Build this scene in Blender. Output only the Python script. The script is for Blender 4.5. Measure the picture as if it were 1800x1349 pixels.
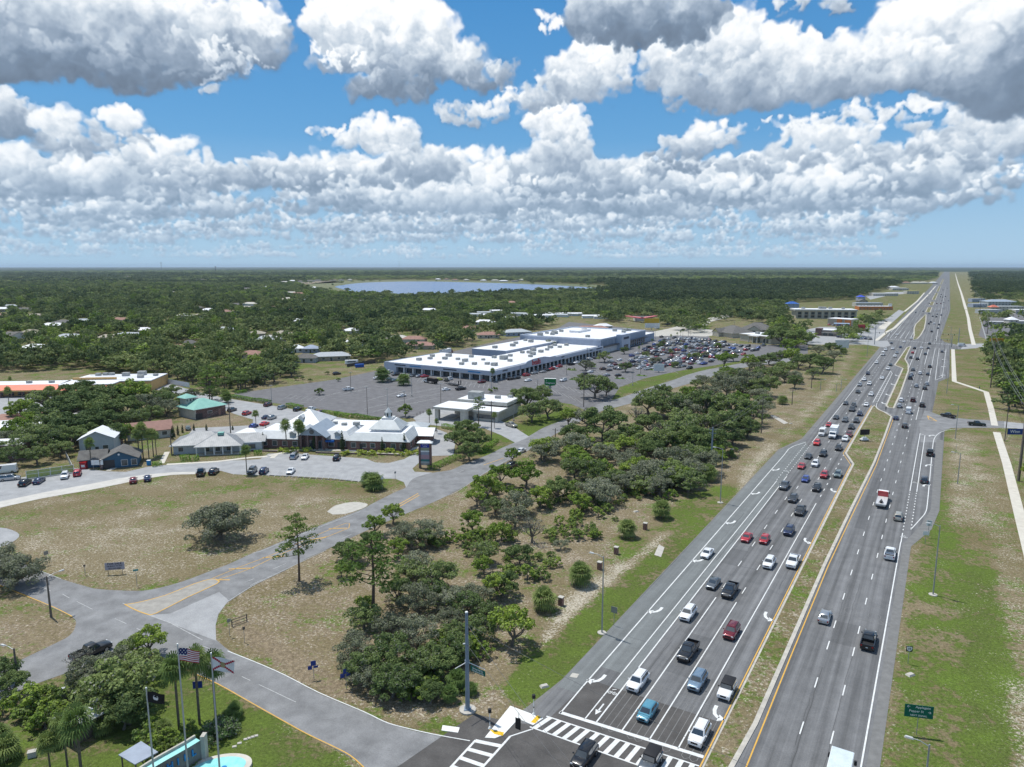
import bpy, bmesh, math, random
import numpy as np
from mathutils import Vector, Matrix
R=math.radians
random.seed(7); np.random.seed(7)
scene=bpy.context.scene
for o in list(bpy.data.objects): bpy.data.objects.remove(o,do_unlink=True)
COL=scene.collection

# ---------------------------------------------------------------- camera
CAMH=60.0; FPX=1249.0; CX=900.0; CY=674.5; HORY=468.5
PITCH=math.atan((CY-HORY)/FPX)
cam_d=bpy.data.cameras.new('camera'); cam=bpy.data.objects.new('camera',cam_d); COL.objects.link(cam)
cam.location=(0,0,CAMH); cam.rotation_euler=(math.pi/2-PITCH,0,0)
cam_d.sensor_width=36; cam_d.lens=FPX/1800*36; cam_d.clip_start=0.5; cam_d.clip_end=80000
scene.camera=cam
scene.render.resolution_x=1024; scene.render.resolution_y=767

# ---------------------------------------------------------------- light
SUN_EL=R(68); SUN_AZ=R(-50)           # compass-like angle from +Y, negative = towards -X
sd=bpy.data.lights.new('sun','SUN'); sd.energy=3.9; sd.angle=R(0.5); sd.color=(1,0.965,0.90)
sun=bpy.data.objects.new('sun',sd); COL.objects.link(sun)
sv=Vector((math.sin(SUN_AZ)*math.cos(SUN_EL),math.cos(SUN_AZ)*math.cos(SUN_EL),math.sin(SUN_EL)))
sun.rotation_euler=sv.to_track_quat('Z','Y').to_euler()
scene.view_settings.view_transform='Standard'; scene.view_settings.look='None'
scene.view_settings.exposure=0.12; scene.view_settings.gamma=1; scene.view_settings.use_curve_mapping=False

# ---------------------------------------------------------------- sky with cumulus (computed field of puffs over a Nishita sky)
def fbm2(w,h,base,octs,seed,gain=0.5,aspect=1.0):
    rs=np.random.RandomState(seed); out=np.zeros((h,w)); amp=1; tot=0; f=base
    for k in range(octs):
        gw=max(2,int(f*w/h/aspect)+2); gh=int(f)+2
        g=rs.rand(gh,gw)
        ys=np.linspace(0,gh-1.001,h); xs=np.linspace(0,gw-1.001,w)
        y0=ys.astype(int); x0=xs.astype(int); fy=ys-y0; fx=xs-x0
        fy=fy*fy*(3-2*fy); fx=fx*fx*(3-2*fx)
        a=g[y0][:,x0]; b=g[y0][:,x0+1]; c=g[y0+1][:,x0]; d=g[y0+1][:,x0+1]
        FX=fx[None,:]; FY=fy[:,None]
        out+=amp*((a*(1-FX)+b*FX)*(1-FY)+(c*(1-FX)+d*FX)*FY)
        tot+=amp; amp*=gain; f*=2
    return out/tot
def cloud_image():
    # working canvas in degrees-like units: 1 unit = the angle of one step; x 0..2700 (azimuth), y 0..700 (0 at horizon up)
    W,H=1800,620
    SX,SY=0.75,0.75                    # canvas px per unit
    col=np.zeros((H,W)); alp=np.zeros((H,W)); warm=np.zeros((H,W))
    rs=np.random.RandomState(11)
    XO=300.0
    def puff(x,y,r,b,a,sq=0.85,base=None):
        # x,y unit coords (y up from horizon)
        cx=(x+XO)*SX; cy=y*SY; rr=r*SX
        x0=max(0,int(cx-rr-1)); x1=min(W,int(cx+rr+2)); y0=max(0,int(cy-rr*sq-1)); y1=min(H,int(cy+rr*sq+2))
        if x1<=x0 or y1<=y0: return
        Y,X=np.mgrid[y0:y1,x0:x1]
        dx=(X-cx)/rr; dy=(Y-cy)/(rr*sq); d2=dx*dx+dy*dy
        m=np.clip(1-d2,0,1)
        al=a*np.clip(m*2.2,0,1)**1.3
        if base is not None: al=al*np.clip((Y/SY-base)/10+0.5,0,1)
        sh=b*(1+0.13*np.clip(dy*0.9-dx*0.45,-1,1)+0.03*m)
        A=alp[y0:y1,x0:x1]; C=col[y0:y1,x0:x1]
        C[:]=C*(1-al)+sh*al
        A[:]=A+(1-A)*al
    def cloud(lumps,base,top,dark=0.48,bright=0.93,dens=1.0,hz=0.0,small=1.0):
        # lumps: (x,y,rx,ry) ; y up
        P=[]
        for (x,y,rx,ry) in lumps:
            n=int(dens*max(14,rx*ry/28/small**2))
            for k in range(n):
                a=rs.rand()*6.283; q=math.sqrt(rs.rand())
                px=x+math.cos(a)*q*rx; py=y+math.sin(a)*q*ry
                edge=q
                r=(0.50-0.36*edge*rs.rand())*min(rx,ry*1.25)*(0.45+0.6*rs.rand())*small
                P.append((px,py,max(r,min(9.0,ry*.3)),edge,y,ry))
        P.sort(key=lambda p:(-p[4]*0.3-p[1]*0.55+rs.rand()*26))
        P=P[::-1]
        for (px,py,r,e,ly,ry) in sorted(P,key=lambda p:(-p[2]*0.6+p[3]*14+rs.rand()*22)):
            if py<base+r*0.3: py=base+r*0.3+rs.rand()*6
            t=min(1,max(0,(py-base)/(top-base+1e-3)))
            loc=min(1,max(0,(py-ly)/(ry+1e-3)*0.5+0.5))
            s=0.66*t+0.34*loc
            s=min(1,max(0,s*1.25-0.10+(rs.rand()-0.5)*0.22))
            b=dark+(bright-dark)*s**1.1
            if hz>0: b=b*(1-hz)+0.78*hz
            puff(px,py,r,b,0.55+0.35*rs.rand() if e<0.75 else 0.28+0.4*rs.rand(),base=base-4)
    U=lambda y:468-y
    # --- small far banks, from the horizon up (furthest first)
    for k in range(720):
        q=rs.rand()**1.7; y=14+q*131
        x=-300+rs.rand()*2400
        # clear air low on the right
        if x>1480+0.35*y and x<2000: continue
        if 930<x<1010 and y<20: continue
        if y>70 and (415<x<610): continue
        if y>120 and (930<x<1000 or 760<x<820) and rs.rand()<.7: continue
        if y>150 and (470<x<800 or 830<x<1060) and rs.rand()<0.8: continue
        s=(16+q*58)*(0.6+0.8*rs.rand())
        hz=max(0,0.42-q*1.0)
        L=[]
        for j in range(3+int(q*5)):
            L.append((x+(rs.rand()-0.5)*s*4.0,y+rs.rand()*s*0.22,s*(0.5+0.5*rs.rand()),s*(0.17+0.17*rs.rand())))
        cloud(L,y-s*0.10,y+s*0.62,dark=0.50,bright=0.97,dens=0.75,hz=hz)
    # --- clouds read off the photograph (unit = photo pixel at the horizon)
    C=[]
    C.append(([(60,U(300),90,38),(170,U(310),95,42),(290,U(300),80,36),(350,U(318),50,18),(10,U(285),60,40)],U(345),U(255),.60,.95))
    C.append(([(110,U(232),80,45),(215,U(215),62,42),(160,U(255),110,28),(265,U(250),55,30)],U(278),U(178),.60,.94))
    C.append(([(300,U(270),75,40),(350,U(296),50,24),(250,U(280),60,35)],U(322),U(222),.60,1.0))
    C.append(([(20,U(205),50,40),(-40,U(200),80,60),(0,U(180),40,22)],U(238),U(155),.50,.85))
    C.append(([(655,U(240),70,32),(700,U(240),55,32),(590,U(232),50,18),(740,U(290),60,38),(770,U(285),40,32),(700,U(285),45,30)],U(330),U(208),.52,.95))
    C.append(([(600,U(320),45,22),(650,U(335),40,18),(700,U(352),80,22),(800,U(348),90,30),(860,U(310),40,36)],U(378),U(290),.58,.97))
    C.append(([(960,U(215),50,35),(1000,U(225),45,40),(1020,U(260),40,35),(975,U(270),50,35),(1050,U(300),50,30),(1060,U(325),45,28),(1100,U(330),40,20)],U(352),U(196),.52,.96))
    C.append(([(820,U(205),55,22),(870,U(190),40,22),(900,U(170),30,20)],U(232),U(160),.62,.93))
    C.append(([(1220,U(245),70,42),(1270,U(240),60,38),(1160,U(265),50,30),(1200,U(285),80,25),(1260,U(290),90,22)],U(312),U(200),.48,.97))
    C.append(([(1420,U(245),90,45),(1500,U(250),80,40),(1380,U(280),80,32),(1520,U(285),50,26),(1330,U(300),90,30)],U(318),U(205),.56,.93))
    C.append(([(1300,U(330),120,28),(1420,U(335),110,30),(1540,U(330),60,20),(1400,U(360),140,22),(1250,U(370),90,22),(1150,U(350),70,22)],U(392),U(295),.56,.95))
    C.append(([(1560,U(200),110,30),(1680,U(215),120,34),(1790,U(230),90,45),(1440,U(210),60,24),(1360,U(222),50,22),(1700,U(260),130,28),(1640,U(285),70,16)],U(300),U(165),.60,.92))
    C.append(([(1720,U(322),26,15),(1665,U(348),20,9),(1790,U(305),20,14)],U(358),U(305),.70,.93))
    # top right bank
    C.append(([(1680,U(60),120,80),(1790,U(90),120,90),(1850,U(60),130,90),(1760,U(20),110,60)],U(198),U(-40),.44,1.0))
    C.append(([(1500,U(130),110,45),(1600,U(120),80,40),(1420,U(110),90,45),(1350,U(90),70,45),(1560,U(90),60,30)],U(178),U(45),.58,.97))
    C.append(([(1250,U(150),80,50),(1330,U(140),90,50),(1180,U(115),50,40),(1290,U(70),60,50),(1230,U(60),60,40)],U(198),U(10),.56,.96))
    C.append(([(1020,U(130),70,50),(1080,U(120),50,40),(980,U(160),60,30),(1060,U(80),60,45),(960,U(45),45,18),(930,U(175),50,25)],U(200),U(50),.62,.97))
    C.append(([(1120,U(30),90,55),(1050,U(20),70,40),(1200,U(10),70,50),(1180,U(50),60,30)],U(82),U(-40),.40,.85))
    C.append(([(1420,U(0),60,25),(1480,U(10),30,20)],U(30),U(-30),.6,.95))
    # top middle
    C.append(([(640,U(60),100,60),(720,U(60),80,60),(790,U(110),80,45),(850,U(135),50,30),(700,U(130),90,42),(600,U(100),60,25),(690,U(160),100,30),(620,U(20),90,35)],U(184),U(0),.46,1.0))
    C.append(([(570,U(92),36,16),(605,U(104),40,20)],U(124),U(70),.80,1.0))
    # top left
    C.append(([(100,U(40),200,70),(250,U(60),150,70),(400,U(50),110,50),(470,U(60),45,48),(330,U(100),120,38),(80,U(110),150,42),(200,U(120),140,34),(-80,U(60),150,90)],U(158),U(-60),.40,.93))
    C.append(([(400,U(95),60,22),(440,U(108),35,12),(370,U(150),14,24),(390,U(120),20,20),(455,U(28),40,30)],U(176),U(0),.66,.97))
    # overhead, outside the frame
    for k in range(16):
        x=-200+rs.rand()*2300; y=520+rs.rand()*200
        C.append(([(x+(rs.rand()-.5)*160,y+(rs.rand()-.5)*60,90,50) for j in range(5)],y-50,y+90,.48,.95))
    cp_,sp_=math.cos(PITCH),math.sin(PITCH)
    def conv(x,yu):
        u=(x-CX)/FPX; v=(468-yu-CY)/FPX
        dx,dy,dz=u,cp_-v*sp_,-sp_-v*cp_
        return 900+FPX*math.atan2(dx,dy), FPX*math.atan2(dz,math.hypot(dx,dy))
    for c in C:
        mxx=sum(l[0] for l in c[0])/len(c[0])
        if max(l[1] for l in c[0])<500:
            L2=[conv(l[0],l[1])+((l[2]*(.66 if (mxx<460 or mxx>1120) else .86),l[3]*(.64 if (mxx<460 or mxx>1120) else .86)) if l[1]<275 else (l[2]*.84,l[3]*.84)) for l in c[0]]
            cloud(L2,conv(mxx,c[1])[1],conv(mxx,c[2])[1],c[3],c[4])
        else: cloud(c[0],c[1],c[2],c[3],c[4])
    # large soft gradient of body darkness near the bases
    # --- fractal warp for torn, billowing edges
    n1=fbm2(W,H,18,5,3,.62)-.5; n2=fbm2(W,H,18,5,4,.62)-.5
    n3=fbm2(W,H,70,4,5,.65)-.5; n4=fbm2(W,H,70,4,6,.65)-.5
    Y,X=np.mgrid[0:H,0:W]
    ysc=np.clip(Y/200.0,0.10,1)
    wx=(X+(n1*46+n3*7)*ysc); wy=(Y+(n2*34+n4*7)*ysc)
    wx=np.clip(wx,0,W-1.01); wy=np.clip(wy,0,H-1.01)
    xi=wx.astype(int); yi=wy.astype(int); fx=wx-xi; fy=wy-yi
    def samp(I): return (I[yi,xi]*(1-fx)+I[yi,xi+1]*fx)*(1-fy)+(I[yi+1,xi]*(1-fx)+I[yi+1,xi+1]*fx)*fy
    c2=samp(col)/np.maximum(samp(alp),1e-3); a2=samp(alp)
    er=fbm2(W,H,60,4,9,.6)
    a2=np.clip((a2-(er-0.32)*0.62*np.clip(ysc,.25,1))*1.22,0,1)
    a2=a2*a2*(3-2*a2)
    def soft(A,n):
        for _ in range(n):
            A=(A+np.roll(A,1,1)+np.roll(A,-1,1))/3; B=A.copy(); B[1:-1]=(A[1:-1]+A[2:]+A[:-2])/3; A=B
        return A
    s1=soft(a2,2); s2=soft(s1,9); wsp=fbm2(W,H,26,6,31,.66)
    a2=np.maximum(.45*a2+.55*s1, np.clip(s2*1.25,0,1)*np.clip((wsp-.40)*3.2,0,1)*.62)
    det=fbm2(W,H,34,5,12,.62); c2=c2*(1+(det-.5)*0.34)
    c2=np.clip(c2,0.2,1.02)
    return c2,a2,W,H,SX,SY,XO
c2,a2,CW,CH,CSX,CSY,CXO=cloud_image()
img=bpy.data.images.new('cumulus_field',CW,CH,alpha=True,float_buffer=True,is_data=True)
buf=np.zeros((CH,CW,4),np.float32)
buf[...,0]=c2; buf[...,1]=a2; buf[...,2]=0; buf[...,3]=1
img.pixels.foreach_set(buf.ravel()); img.pack()

world=bpy.data.worlds.new('World'); scene.world=world; world.use_nodes=True
nt=world.node_tree; N=nt.nodes; L=nt.links; N.clear()
def nn(t,**k):
    n=N.new(t)
    for a,b in k.items(): setattr(n,a,b)
    return n
out=nn('ShaderNodeOutputWorld'); bg=nn('ShaderNodeBackground')
sky=nn('ShaderNodeTexSky',sky_type='NISHITA',sun_disc=False); sky.sun_elevation=SUN_EL; sky.sun_rotation=SUN_AZ
sky.air_density=1.0; sky.dust_density=0.6; sky.ozone_density=2.0
def math_(op,a,b=None,c=None,clamp=False):
    n=nn('ShaderNodeMath',operation=op); n.use_clamp=clamp
    for i,v in enumerate((a,b,c)):
        if v is None: continue
        if isinstance(v,(int,float)): n.inputs[i].default_value=v
        else: L.new(v,n.inputs[i])
    return n.outputs[0]
tc=nn('ShaderNodeTexCoord'); sep=nn('ShaderNodeSeparateXYZ'); L.new(tc.outputs['Generated'],sep.inputs[0])
gx,gy,gz=sep.outputs
az=math_('ARCTAN2',gx,gy)                       # azimuth from +Y
hl=math_('SQRT',math_('ADD',math_('MULTIPLY',gx,gx),math_('MULTIPLY',gy,gy)))
el=math_('ARCTAN2',gz,hl)
# field units: horizontal = FPX*tan-like of azimuth, vertical = FPX*elevation
ux=math_('ADD',math_('MULTIPLY',az,1249*1.0),900.0+CXO)
uu=math_('DIVIDE',math_('MULTIPLY',ux,CSX),CW)
vv=math_('DIVIDE',math_('MULTIPLY',math_('MULTIPLY',el,1249*1.0),CSY),CH)
comb=nn('ShaderNodeCombineXYZ'); L.new(uu,comb.inputs[0]); L.new(vv,comb.inputs[1])
ti=nn('ShaderNodeTexImage',image=img,interpolation='Cubic',extension='MIRROR'); L.new(comb.outputs[0],ti.inputs[0])
sc=nn('ShaderNodeSeparateColor'); L.new(ti.outputs[0],sc.inputs[0])
bri=sc.outputs[0]; cov=math_('MULTIPLY',sc.outputs[1],math_('GREATER_THAN',gz,0.0))
SKYS=0.115
skyc=nn('ShaderNodeMix',data_type='RGBA',blend_type='MULTIPLY'); skyc.inputs[0].default_value=1
L.new(sky.outputs[0],skyc.inputs[6]); skyc.inputs[7].default_value=(SKYS*.30,SKYS*0.60,SKYS*0.80,1)
ramp=nn('ShaderNodeValToRGB'); cr=ramp.color_ramp
cr.elements[0].position=0.30; cr.elements[0].color=(0.12,0.16,0.22,1)
cr.elements[1].position=.97; cr.elements[1].color=(1.0,1.0,1.0,1)
for p,c in ((0.5,(0.20,0.27,0.37,1)),(0.62,(0.32,0.40,0.51,1)),(0.74,(0.55,0.63,0.72,1)),(0.86,(0.84,0.88,0.92,1))):
    e=cr.elements.new(p); e.color=c
L.new(math_('MULTIPLY',bri,.985),ramp.inputs[0])
ramp2=nn('ShaderNodeValToRGB'); r2=ramp2.color_ramp
r2.elements[0].position=0.0; r2.elements[0].color=(0.42,0.61,0.79,1); r2.elements[1].position=1.0; r2.elements[1].color=(0.045,0.19,0.46,1)
for p,c in ((.08,(0.33,0.53,0.75,1)),(.25,(0.14,0.37,0.67,1)),(.5,(0.075,0.28,0.60,1))):
    e=r2.elements.new(p); e.color=c
L.new(math_('DIVIDE',math_('ABSOLUTE',el),0.66),ramp2.inputs[0])
sk2=nn('ShaderNodeMix',data_type='RGBA'); sk2.inputs[0].default_value=.8; L.new(skyc.outputs[2],sk2.inputs[6]); L.new(ramp2.outputs[0],sk2.inputs[7])
mx=nn('ShaderNodeMix',data_type='RGBA'); L.new(cov,mx.inputs[0]); L.new(sk2.outputs[2],mx.inputs[6]); L.new(ramp.outputs[0],mx.inputs[7])
# pale air near the horizon
hz=math_('MULTIPLY',math_('POWER',math_('SUBTRACT',1.0,math_('MULTIPLY',math_('ABSOLUTE',el),4.2),clamp=True),2.4),0.55)
mh=nn('ShaderNodeMix',data_type='RGBA'); L.new(hz,mh.inputs[0]); L.new(mx.outputs[2],mh.inputs[6]); mh.inputs[7].default_value=(0.42,0.60,0.78,1)
L.new(mh.outputs[2],bg.inputs[0]); bg.inputs[1].default_value=1.0
L.new(bg.outputs[0],out.inputs[0])
world.cycles.sampling_method='MANUAL'; world.cycles.sample_map_resolution=512
# ---------------------------------------------------------------- measuring helpers: where a ray of the survey photo meets a height
AZH=math.atan((1669-CX)/FPX*math.cos(PITCH))      # bearing of the highway
SA,CA=math.sin(AZH),math.cos(AZH)
def P(px,py,z=0.0):
    u=(px-CX)/FPX; v=(py-CY)/FPX
    d=math.sin(PITCH)+v*math.cos(PITCH)
    k=(CAMH-z)/d
    return Vector((u*k,(math.cos(PITCH)-v*math.sin(PITCH))*k,z))
def W(s,t,z=0.0): return Vector((s*SA+t*CA, s*CA-t*SA, z))    # highway coordinates: s along, t to the right
def ST(p): return (p[0]*SA+p[1]*CA, p[0]*CA-p[1]*SA)
def proj(p):
    y=p[1]; z=p[2]-CAMH
    f=y*math.cos(PITCH)-z*math.sin(PITCH); d=-(y*math.sin(PITCH)+z*math.cos(PITCH))
    return (CX+FPX*p[0]/f, CY+FPX*d/f, f)
def headpx(a,b):
    A=P(*a);B=P(*b); return math.atan2(B.y-A.y,B.x-A.x)
HWY=math.atan2(CA,SA)                              # heading of +s in the xy plane
# ---------------------------------------------------------------- materials
MATS={}
def mat(name,c,rough=0.8,metal=0.0,c2=None,scale=1.0,detail=4,bump=0.0,bscale=None,spec=0.3,emit=None,coat=0,streak=None):
    if name in MATS: return MATS[name]
    m=bpy.data.materials.new(name); m.use_nodes=True; t=m.node_tree; b=t.nodes['Principled BSDF']
    b.inputs['Roughness'].default_value=rough; b.inputs['Metallic'].default_value=metal
    b.inputs['Specular IOR Level'].default_value=spec
    if coat: b.inputs['Coat Weight'].default_value=coat; b.inputs['Coat Roughness'].default_value=0.08
    c=tuple(c)+(1,) if len(c)==3 else c
    b.inputs['Base Color'].default_value=c
    tcn=t.nodes.new('ShaderNodeTexCoord')
    if c2 is None: c2=tuple(x*0.82 for x in c[:3])
    n=t.nodes.new('ShaderNodeTexNoise'); n.inputs['Scale'].default_value=scale; n.inputs['Detail'].default_value=detail
    n.inputs['Roughness'].default_value=0.62
    if streak:
        mp=t.nodes.new('ShaderNodeMapping'); mp.inputs['Scale'].default_value=streak
        t.links.new(tcn.outputs['Object'],mp.inputs[0]); t.links.new(mp.outputs[0],n.inputs['Vector'])
    else: t.links.new(tcn.outputs['Object'],n.inputs['Vector'])
    mr=t.nodes.new('ShaderNodeMapRange'); mr.inputs[1].default_value=.32; mr.inputs[2].default_value=.68
    t.links.new(n.outputs[0],mr.inputs[0])
    x=t.nodes.new('ShaderNodeMix'); x.data_type='RGBA'; x.inputs[6].default_value=c; x.inputs[7].default_value=tuple(c2)+(1,)
    t.links.new(mr.outputs[0],x.inputs[0]); t.links.new(x.outputs[2],b.inputs['Base Color'])
    if bump:
        n2=t.nodes.new('ShaderNodeTexNoise'); n2.inputs['Scale'].default_value=bscale or scale*4; n2.inputs['Detail'].default_value=3
        t.links.new(tcn.outputs['Object'],n2.inputs['Vector'])
        bp=t.nodes.new('ShaderNodeBump'); bp.inputs['Strength'].default_value=bump; bp.inputs['Distance'].default_value=0.05
        t.links.new(n2.outputs[0],bp.inputs['Height']); t.links.new(bp.outputs[0],b.inputs['Normal'])
    MATS[name]=m; return m
# ---------------------------------------------------------------- mesh builder
class MB:
    def __init__(s): s.v=[]; s.f=[]; s.m=[]; s.ml=[]
    def mi(s,m):
        if m is None: return 0
        if m not in s.ml: s.ml.append(m)
        return s.ml.index(m)
    def add(s,vs,fs,m=None):
        k=len(s.v); s.v+= [tuple(v) for v in vs]; i=s.mi(m)
        for f in fs: s.f.append(tuple(k+a for a in f)); s.m.append(i)
        return s
    def box(s,cx,cy,z0,lx,ly,h,rot=0,m=None,taper=1.0):
        c,n=math.cos(rot),math.sin(rot); vs=[]
        for k,(zz,tp) in enumerate(((z0,1),(z0+h,taper))):
            for a,b in ((-1,-1),(1,-1),(1,1),(-1,1)):
                x=a*lx/2*tp; y=b*ly/2*tp
                vs.append((cx+x*c-y*n,cy+x*n+y*c,zz))
        return s.add(vs,[(0,3,2,1),(4,5,6,7),(0,1,5,4),(1,2,6,5),(2,3,7,6),(3,0,4,7)],m)
    def tube(s,p0,p1,r0,r1=None,n=8,m=None,cap=True):
        p0=Vector(p0);p1=Vector(p1); r1=r0 if r1 is None else r1
        d=(p1-p0).normalized(); a=d.orthogonal().normalized(); b=d.cross(a)
        vs=[]
        for p,r in ((p0,r0),(p1,r1)):
            for k in range(n):
                t=2*math.pi*k/n; vs.append(p+a*math.cos(t)*r+b*math.sin(t)*r)
        fs=[(k,(k+1)%n,n+(k+1)%n,n+k) for k in range(n)]
        if cap: fs+=[tuple(range(n-1,-1,-1)),tuple(range(n,2*n))]
        return s.add(vs,fs,m)
    def prism(s,pts,z0,z1,m=None,top=None):
        n=len(pts); vs=[(p[0],p[1],z0) for p in pts]+[(p[0],p[1],z1) for p in pts]
        A=sum(pts[i][0]*pts[(i+1)%n][1]-pts[(i+1)%n][0]*pts[i][1] for i in range(n))
        fs=[(k,(k+1)%n,n+(k+1)%n,n+k) for k in range(n)]
        tp=tuple(range(n,2*n))
        if A<0: fs=[f[::-1] for f in fs]; tp=tp[::-1]
        s.add(vs,fs,m); s.add(vs,[tp],top or m); return s
    def build(s,name,m=None,parent=None,loc=None,smooth=False,auto=None):
        me=bpy.data.meshes.new(name); me.from_pydata(s.v,[],s.f)
        ml=s.ml if s.ml else ([m] if m else [])
        for q in ml: me.materials.append(q)
        if len(ml)>1: me.polygons.foreach_set('material_index',s.m)
        if smooth: me.polygons.foreach_set('use_smooth',[True]*len(me.polygons))
        me.update()
        if auto:
            try: me.set_sharp_from_angle(angle=R(auto))
            except Exception: pass
        o=bpy.data.objects.new(name,me); COL.objects.link(o)
        if parent is not None: o.parent=parent
        if loc is not None: o.location=loc
        return o
def tag(o,label=None,cat=None,group=None,kind=None):
    if label: o['label']=label
    if cat: o['category']=cat
    if group: o['group']=group
    if kind: o['kind']=kind
    return o
def empty(name,loc=(0,0,0),rz=0,label=None,cat=None,group=None):
    o=bpy.data.objects.new(name,None); COL.objects.link(o); o.location=loc; o.rotation_euler=(0,0,rz); o.empty_display_size=0.3
    return tag(o,label,cat,group)
KIDS={}
def copy_thing(o,parent=None):
    c=o.copy(); COL.objects.link(c)
    if parent is not None: c.parent=parent
    ks=KIDS.get(o.name)
    if ks is None:
        ks=list(o.children); KIDS[o.name]=ks
    for ch in ks: copy_thing(ch,c)
    return c
def ordinal(n):
    w=['','nearest','second','third','fourth','fifth','sixth','seventh','eighth','ninth','tenth','eleventh','twelfth']
    return w[n] if n<len(w) else ('%dth'%n if n%10 not in(1,2,3) or n in(11,12,13) else '%d%s'%(n,{1:'st',2:'nd',3:'rd'}[n%10]))
def poly_sheet(name,pts,z,m,kind='structure',parent=None,label=None,cat=None,thick=None):
    b=MB(); n=len(pts)
    A=sum(pts[i][0]*pts[(i+1)%n][1]-pts[(i+1)%n][0]*pts[i][1] for i in range(n))
    if A<0: pts=pts[::-1]
    if thick: b.prism(pts,z-thick,z,m)
    else: b.add([(p[0],p[1],z) for p in pts],[tuple(range(n))],m)
    o=b.build(name,m,parent)
    bm=bmesh.new(); bm.from_mesh(o.data); bmesh.ops.triangulate(bm,faces=[f for f in bm.faces if len(f.verts)>4],ngon_method='EAR_CLIP'); bm.to_mesh(o.data); bm.free()
    return tag(o,label,cat,None,kind)
def inpoly(X,Y,poly):
    r=np.zeros(X.shape,bool); n=len(poly)
    for i in range(n):
        x1,y1=poly[i][0],poly[i][1]; x2,y2=poly[(i+1)%n][0],poly[(i+1)%n][1]
        if y1==y2: continue
        c=((Y>=y1)!=(Y>=y2)); r^= c & (X < (x2-x1)*(Y-y1)/(y2-y1)+x1)
    return r
def pxs(l,z=0): return [P(x,y,z) for x,y in l]
def smooth_line(pts,n=6):
    out=[]; k=len(pts)
    for i in range(k-1):
        p0=pts[max(0,i-1)];p1=pts[i];p2=pts[i+1];p3=pts[min(k-1,i+2)]
        for j in range(n):
            t=j/n
            out.append(tuple(0.5*((2*p1[a])+(-p0[a]+p2[a])*t+(2*p0[a]-5*p1[a]+4*p2[a]-p3[a])*t*t+(-p0[a]+3*p1[a]-3*p2[a]+p3[a])*t**3) for a in (0,1)))
    out.append((pts[-1][0],pts[-1][1])); return out
# ================================================================ GROUND
NR,NA=620,420
rr=[30*(1.0)]
while rr[-1]<40000: rr.append(rr[-1]*(1.0105 if rr[-1]<1500 else 1.03))
rr=np.array(rr); NRr=len(rr)
aa=np.concatenate([np.linspace(-R(179),-R(48),24)[:-1],np.linspace(-R(48),R(48),360),np.linspace(R(48),R(179),24)[1:]])
AAg,RRg=np.meshgrid(aa,rr)
GX=(RRg*np.sin(AAg)); GY=(RRg*np.cos(AAg))
def region(pl): 
    q=pxs(pl); return inpoly(GX,GY,q)
def region_w(pts): return inpoly(GX,GY,pts)
green=np.zeros(GX.shape); sand=np.zeros(GX.shape); litter=np.zeros(GX.shape)
S_=GX*SA+GY*CA; T_=GX*CA-GY*SA
# verges
g=((T_>1)&(T_<22)&(S_>40)); green[g]=0.42; sand[g]=.12
g=((T_>-1)&(T_<7)&(S_>60)&(S_<240)); green[g]=0.62; sand[g]=.10
g=((T_>7)&(T_<13)&(S_>70)&(S_<165)); green[g]=0.92
g=((T_>12)&(T_<19)&(S_>60)&(S_<120)); green[g]=0.45; sand[g]=0.45
g=((T_>5)&(T_<14)&(S_>190)&(S_<300)); green[g]=0.30; sand[g]=0.42
g=((T_>13)&(T_<18)&(S_>120)&(S_<250)); green[g]=0.35; sand[g]=0.35
g=((T_>19)&(T_<26)&(S_>60)&(S_<310)); green[g]=0.25; sand[g]=0.35
g=((T_<-42)&(T_>-53)&(S_>80)&(S_<650)); green[g]=0.62
g=((T_<-43)&(T_>-50)&(S_>85)&(S_<150)); green[g]=0.85
g=((T_<-44)&(T_>-56)&(S_>240)&(S_<420)); green[g]=0.50
g=(T_>-24)&(T_<-13); green[g]=0.36; sand[g]=0.15
g=(T_>-24)&(T_<-13)&(S_>300); green[g]=0.5
# sand trail beside the wood
tr=[(965,1100),(1005,1042),(1062,1005),(1112,978),(1140,953),(1160,938),(1185,932),(1170,950),(1115,995),(1055,1042),(998,1098),(960,1140),(935,1150)]
g=region(tr); sand[g]=0.66; green[g]=0.02; litter[g]=.2
tr=[(1290,880),(1300,830),(1340,790),(1380,760),(1420,715),(1450,680),(1480,645),(1500,615),(1510,612),(1490,650),(1455,700),(1410,745),(1360,795),(1330,830),(1310,870)]
g=region(tr); sand[g]=0.58; green[g]=0.1; litter[g]=.2
g=region([(1000,860),(1130,850),(1230,900),(1180,980),(1050,960),(960,920)]); green[g]=np.maximum(green[g],.35)
g=region([(1010,850),(1200,860),(1230,900),(1100,915),(1010,905)]); green[g]=0.8
# dry field, sandy top
g=region([(0,895),(250,850),(400,835),(640,850),(714,856),(640,890),(446,973),(226,1037),(73,1005),(20,960),(0,930)]); green[g]=0.13; sand[g]=0.34; litter[g]=.2
g=region([(0,900),(260,850),(410,850),(560,850),(500,880),(300,890),(120,915),(0,950)]); green[g]=0.34; sand[g]=0.26
g=region([(400,842),(640,850),(700,855),(640,870),(560,862),(430,860)]); green[g]=0.5; sand[g]=0.08
g=region([(40,950),(120,925),(260,930),(300,960),(250,1010),(150,1000),(60,975)]); sand[g]=0.40; green[g]=0.10
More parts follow.
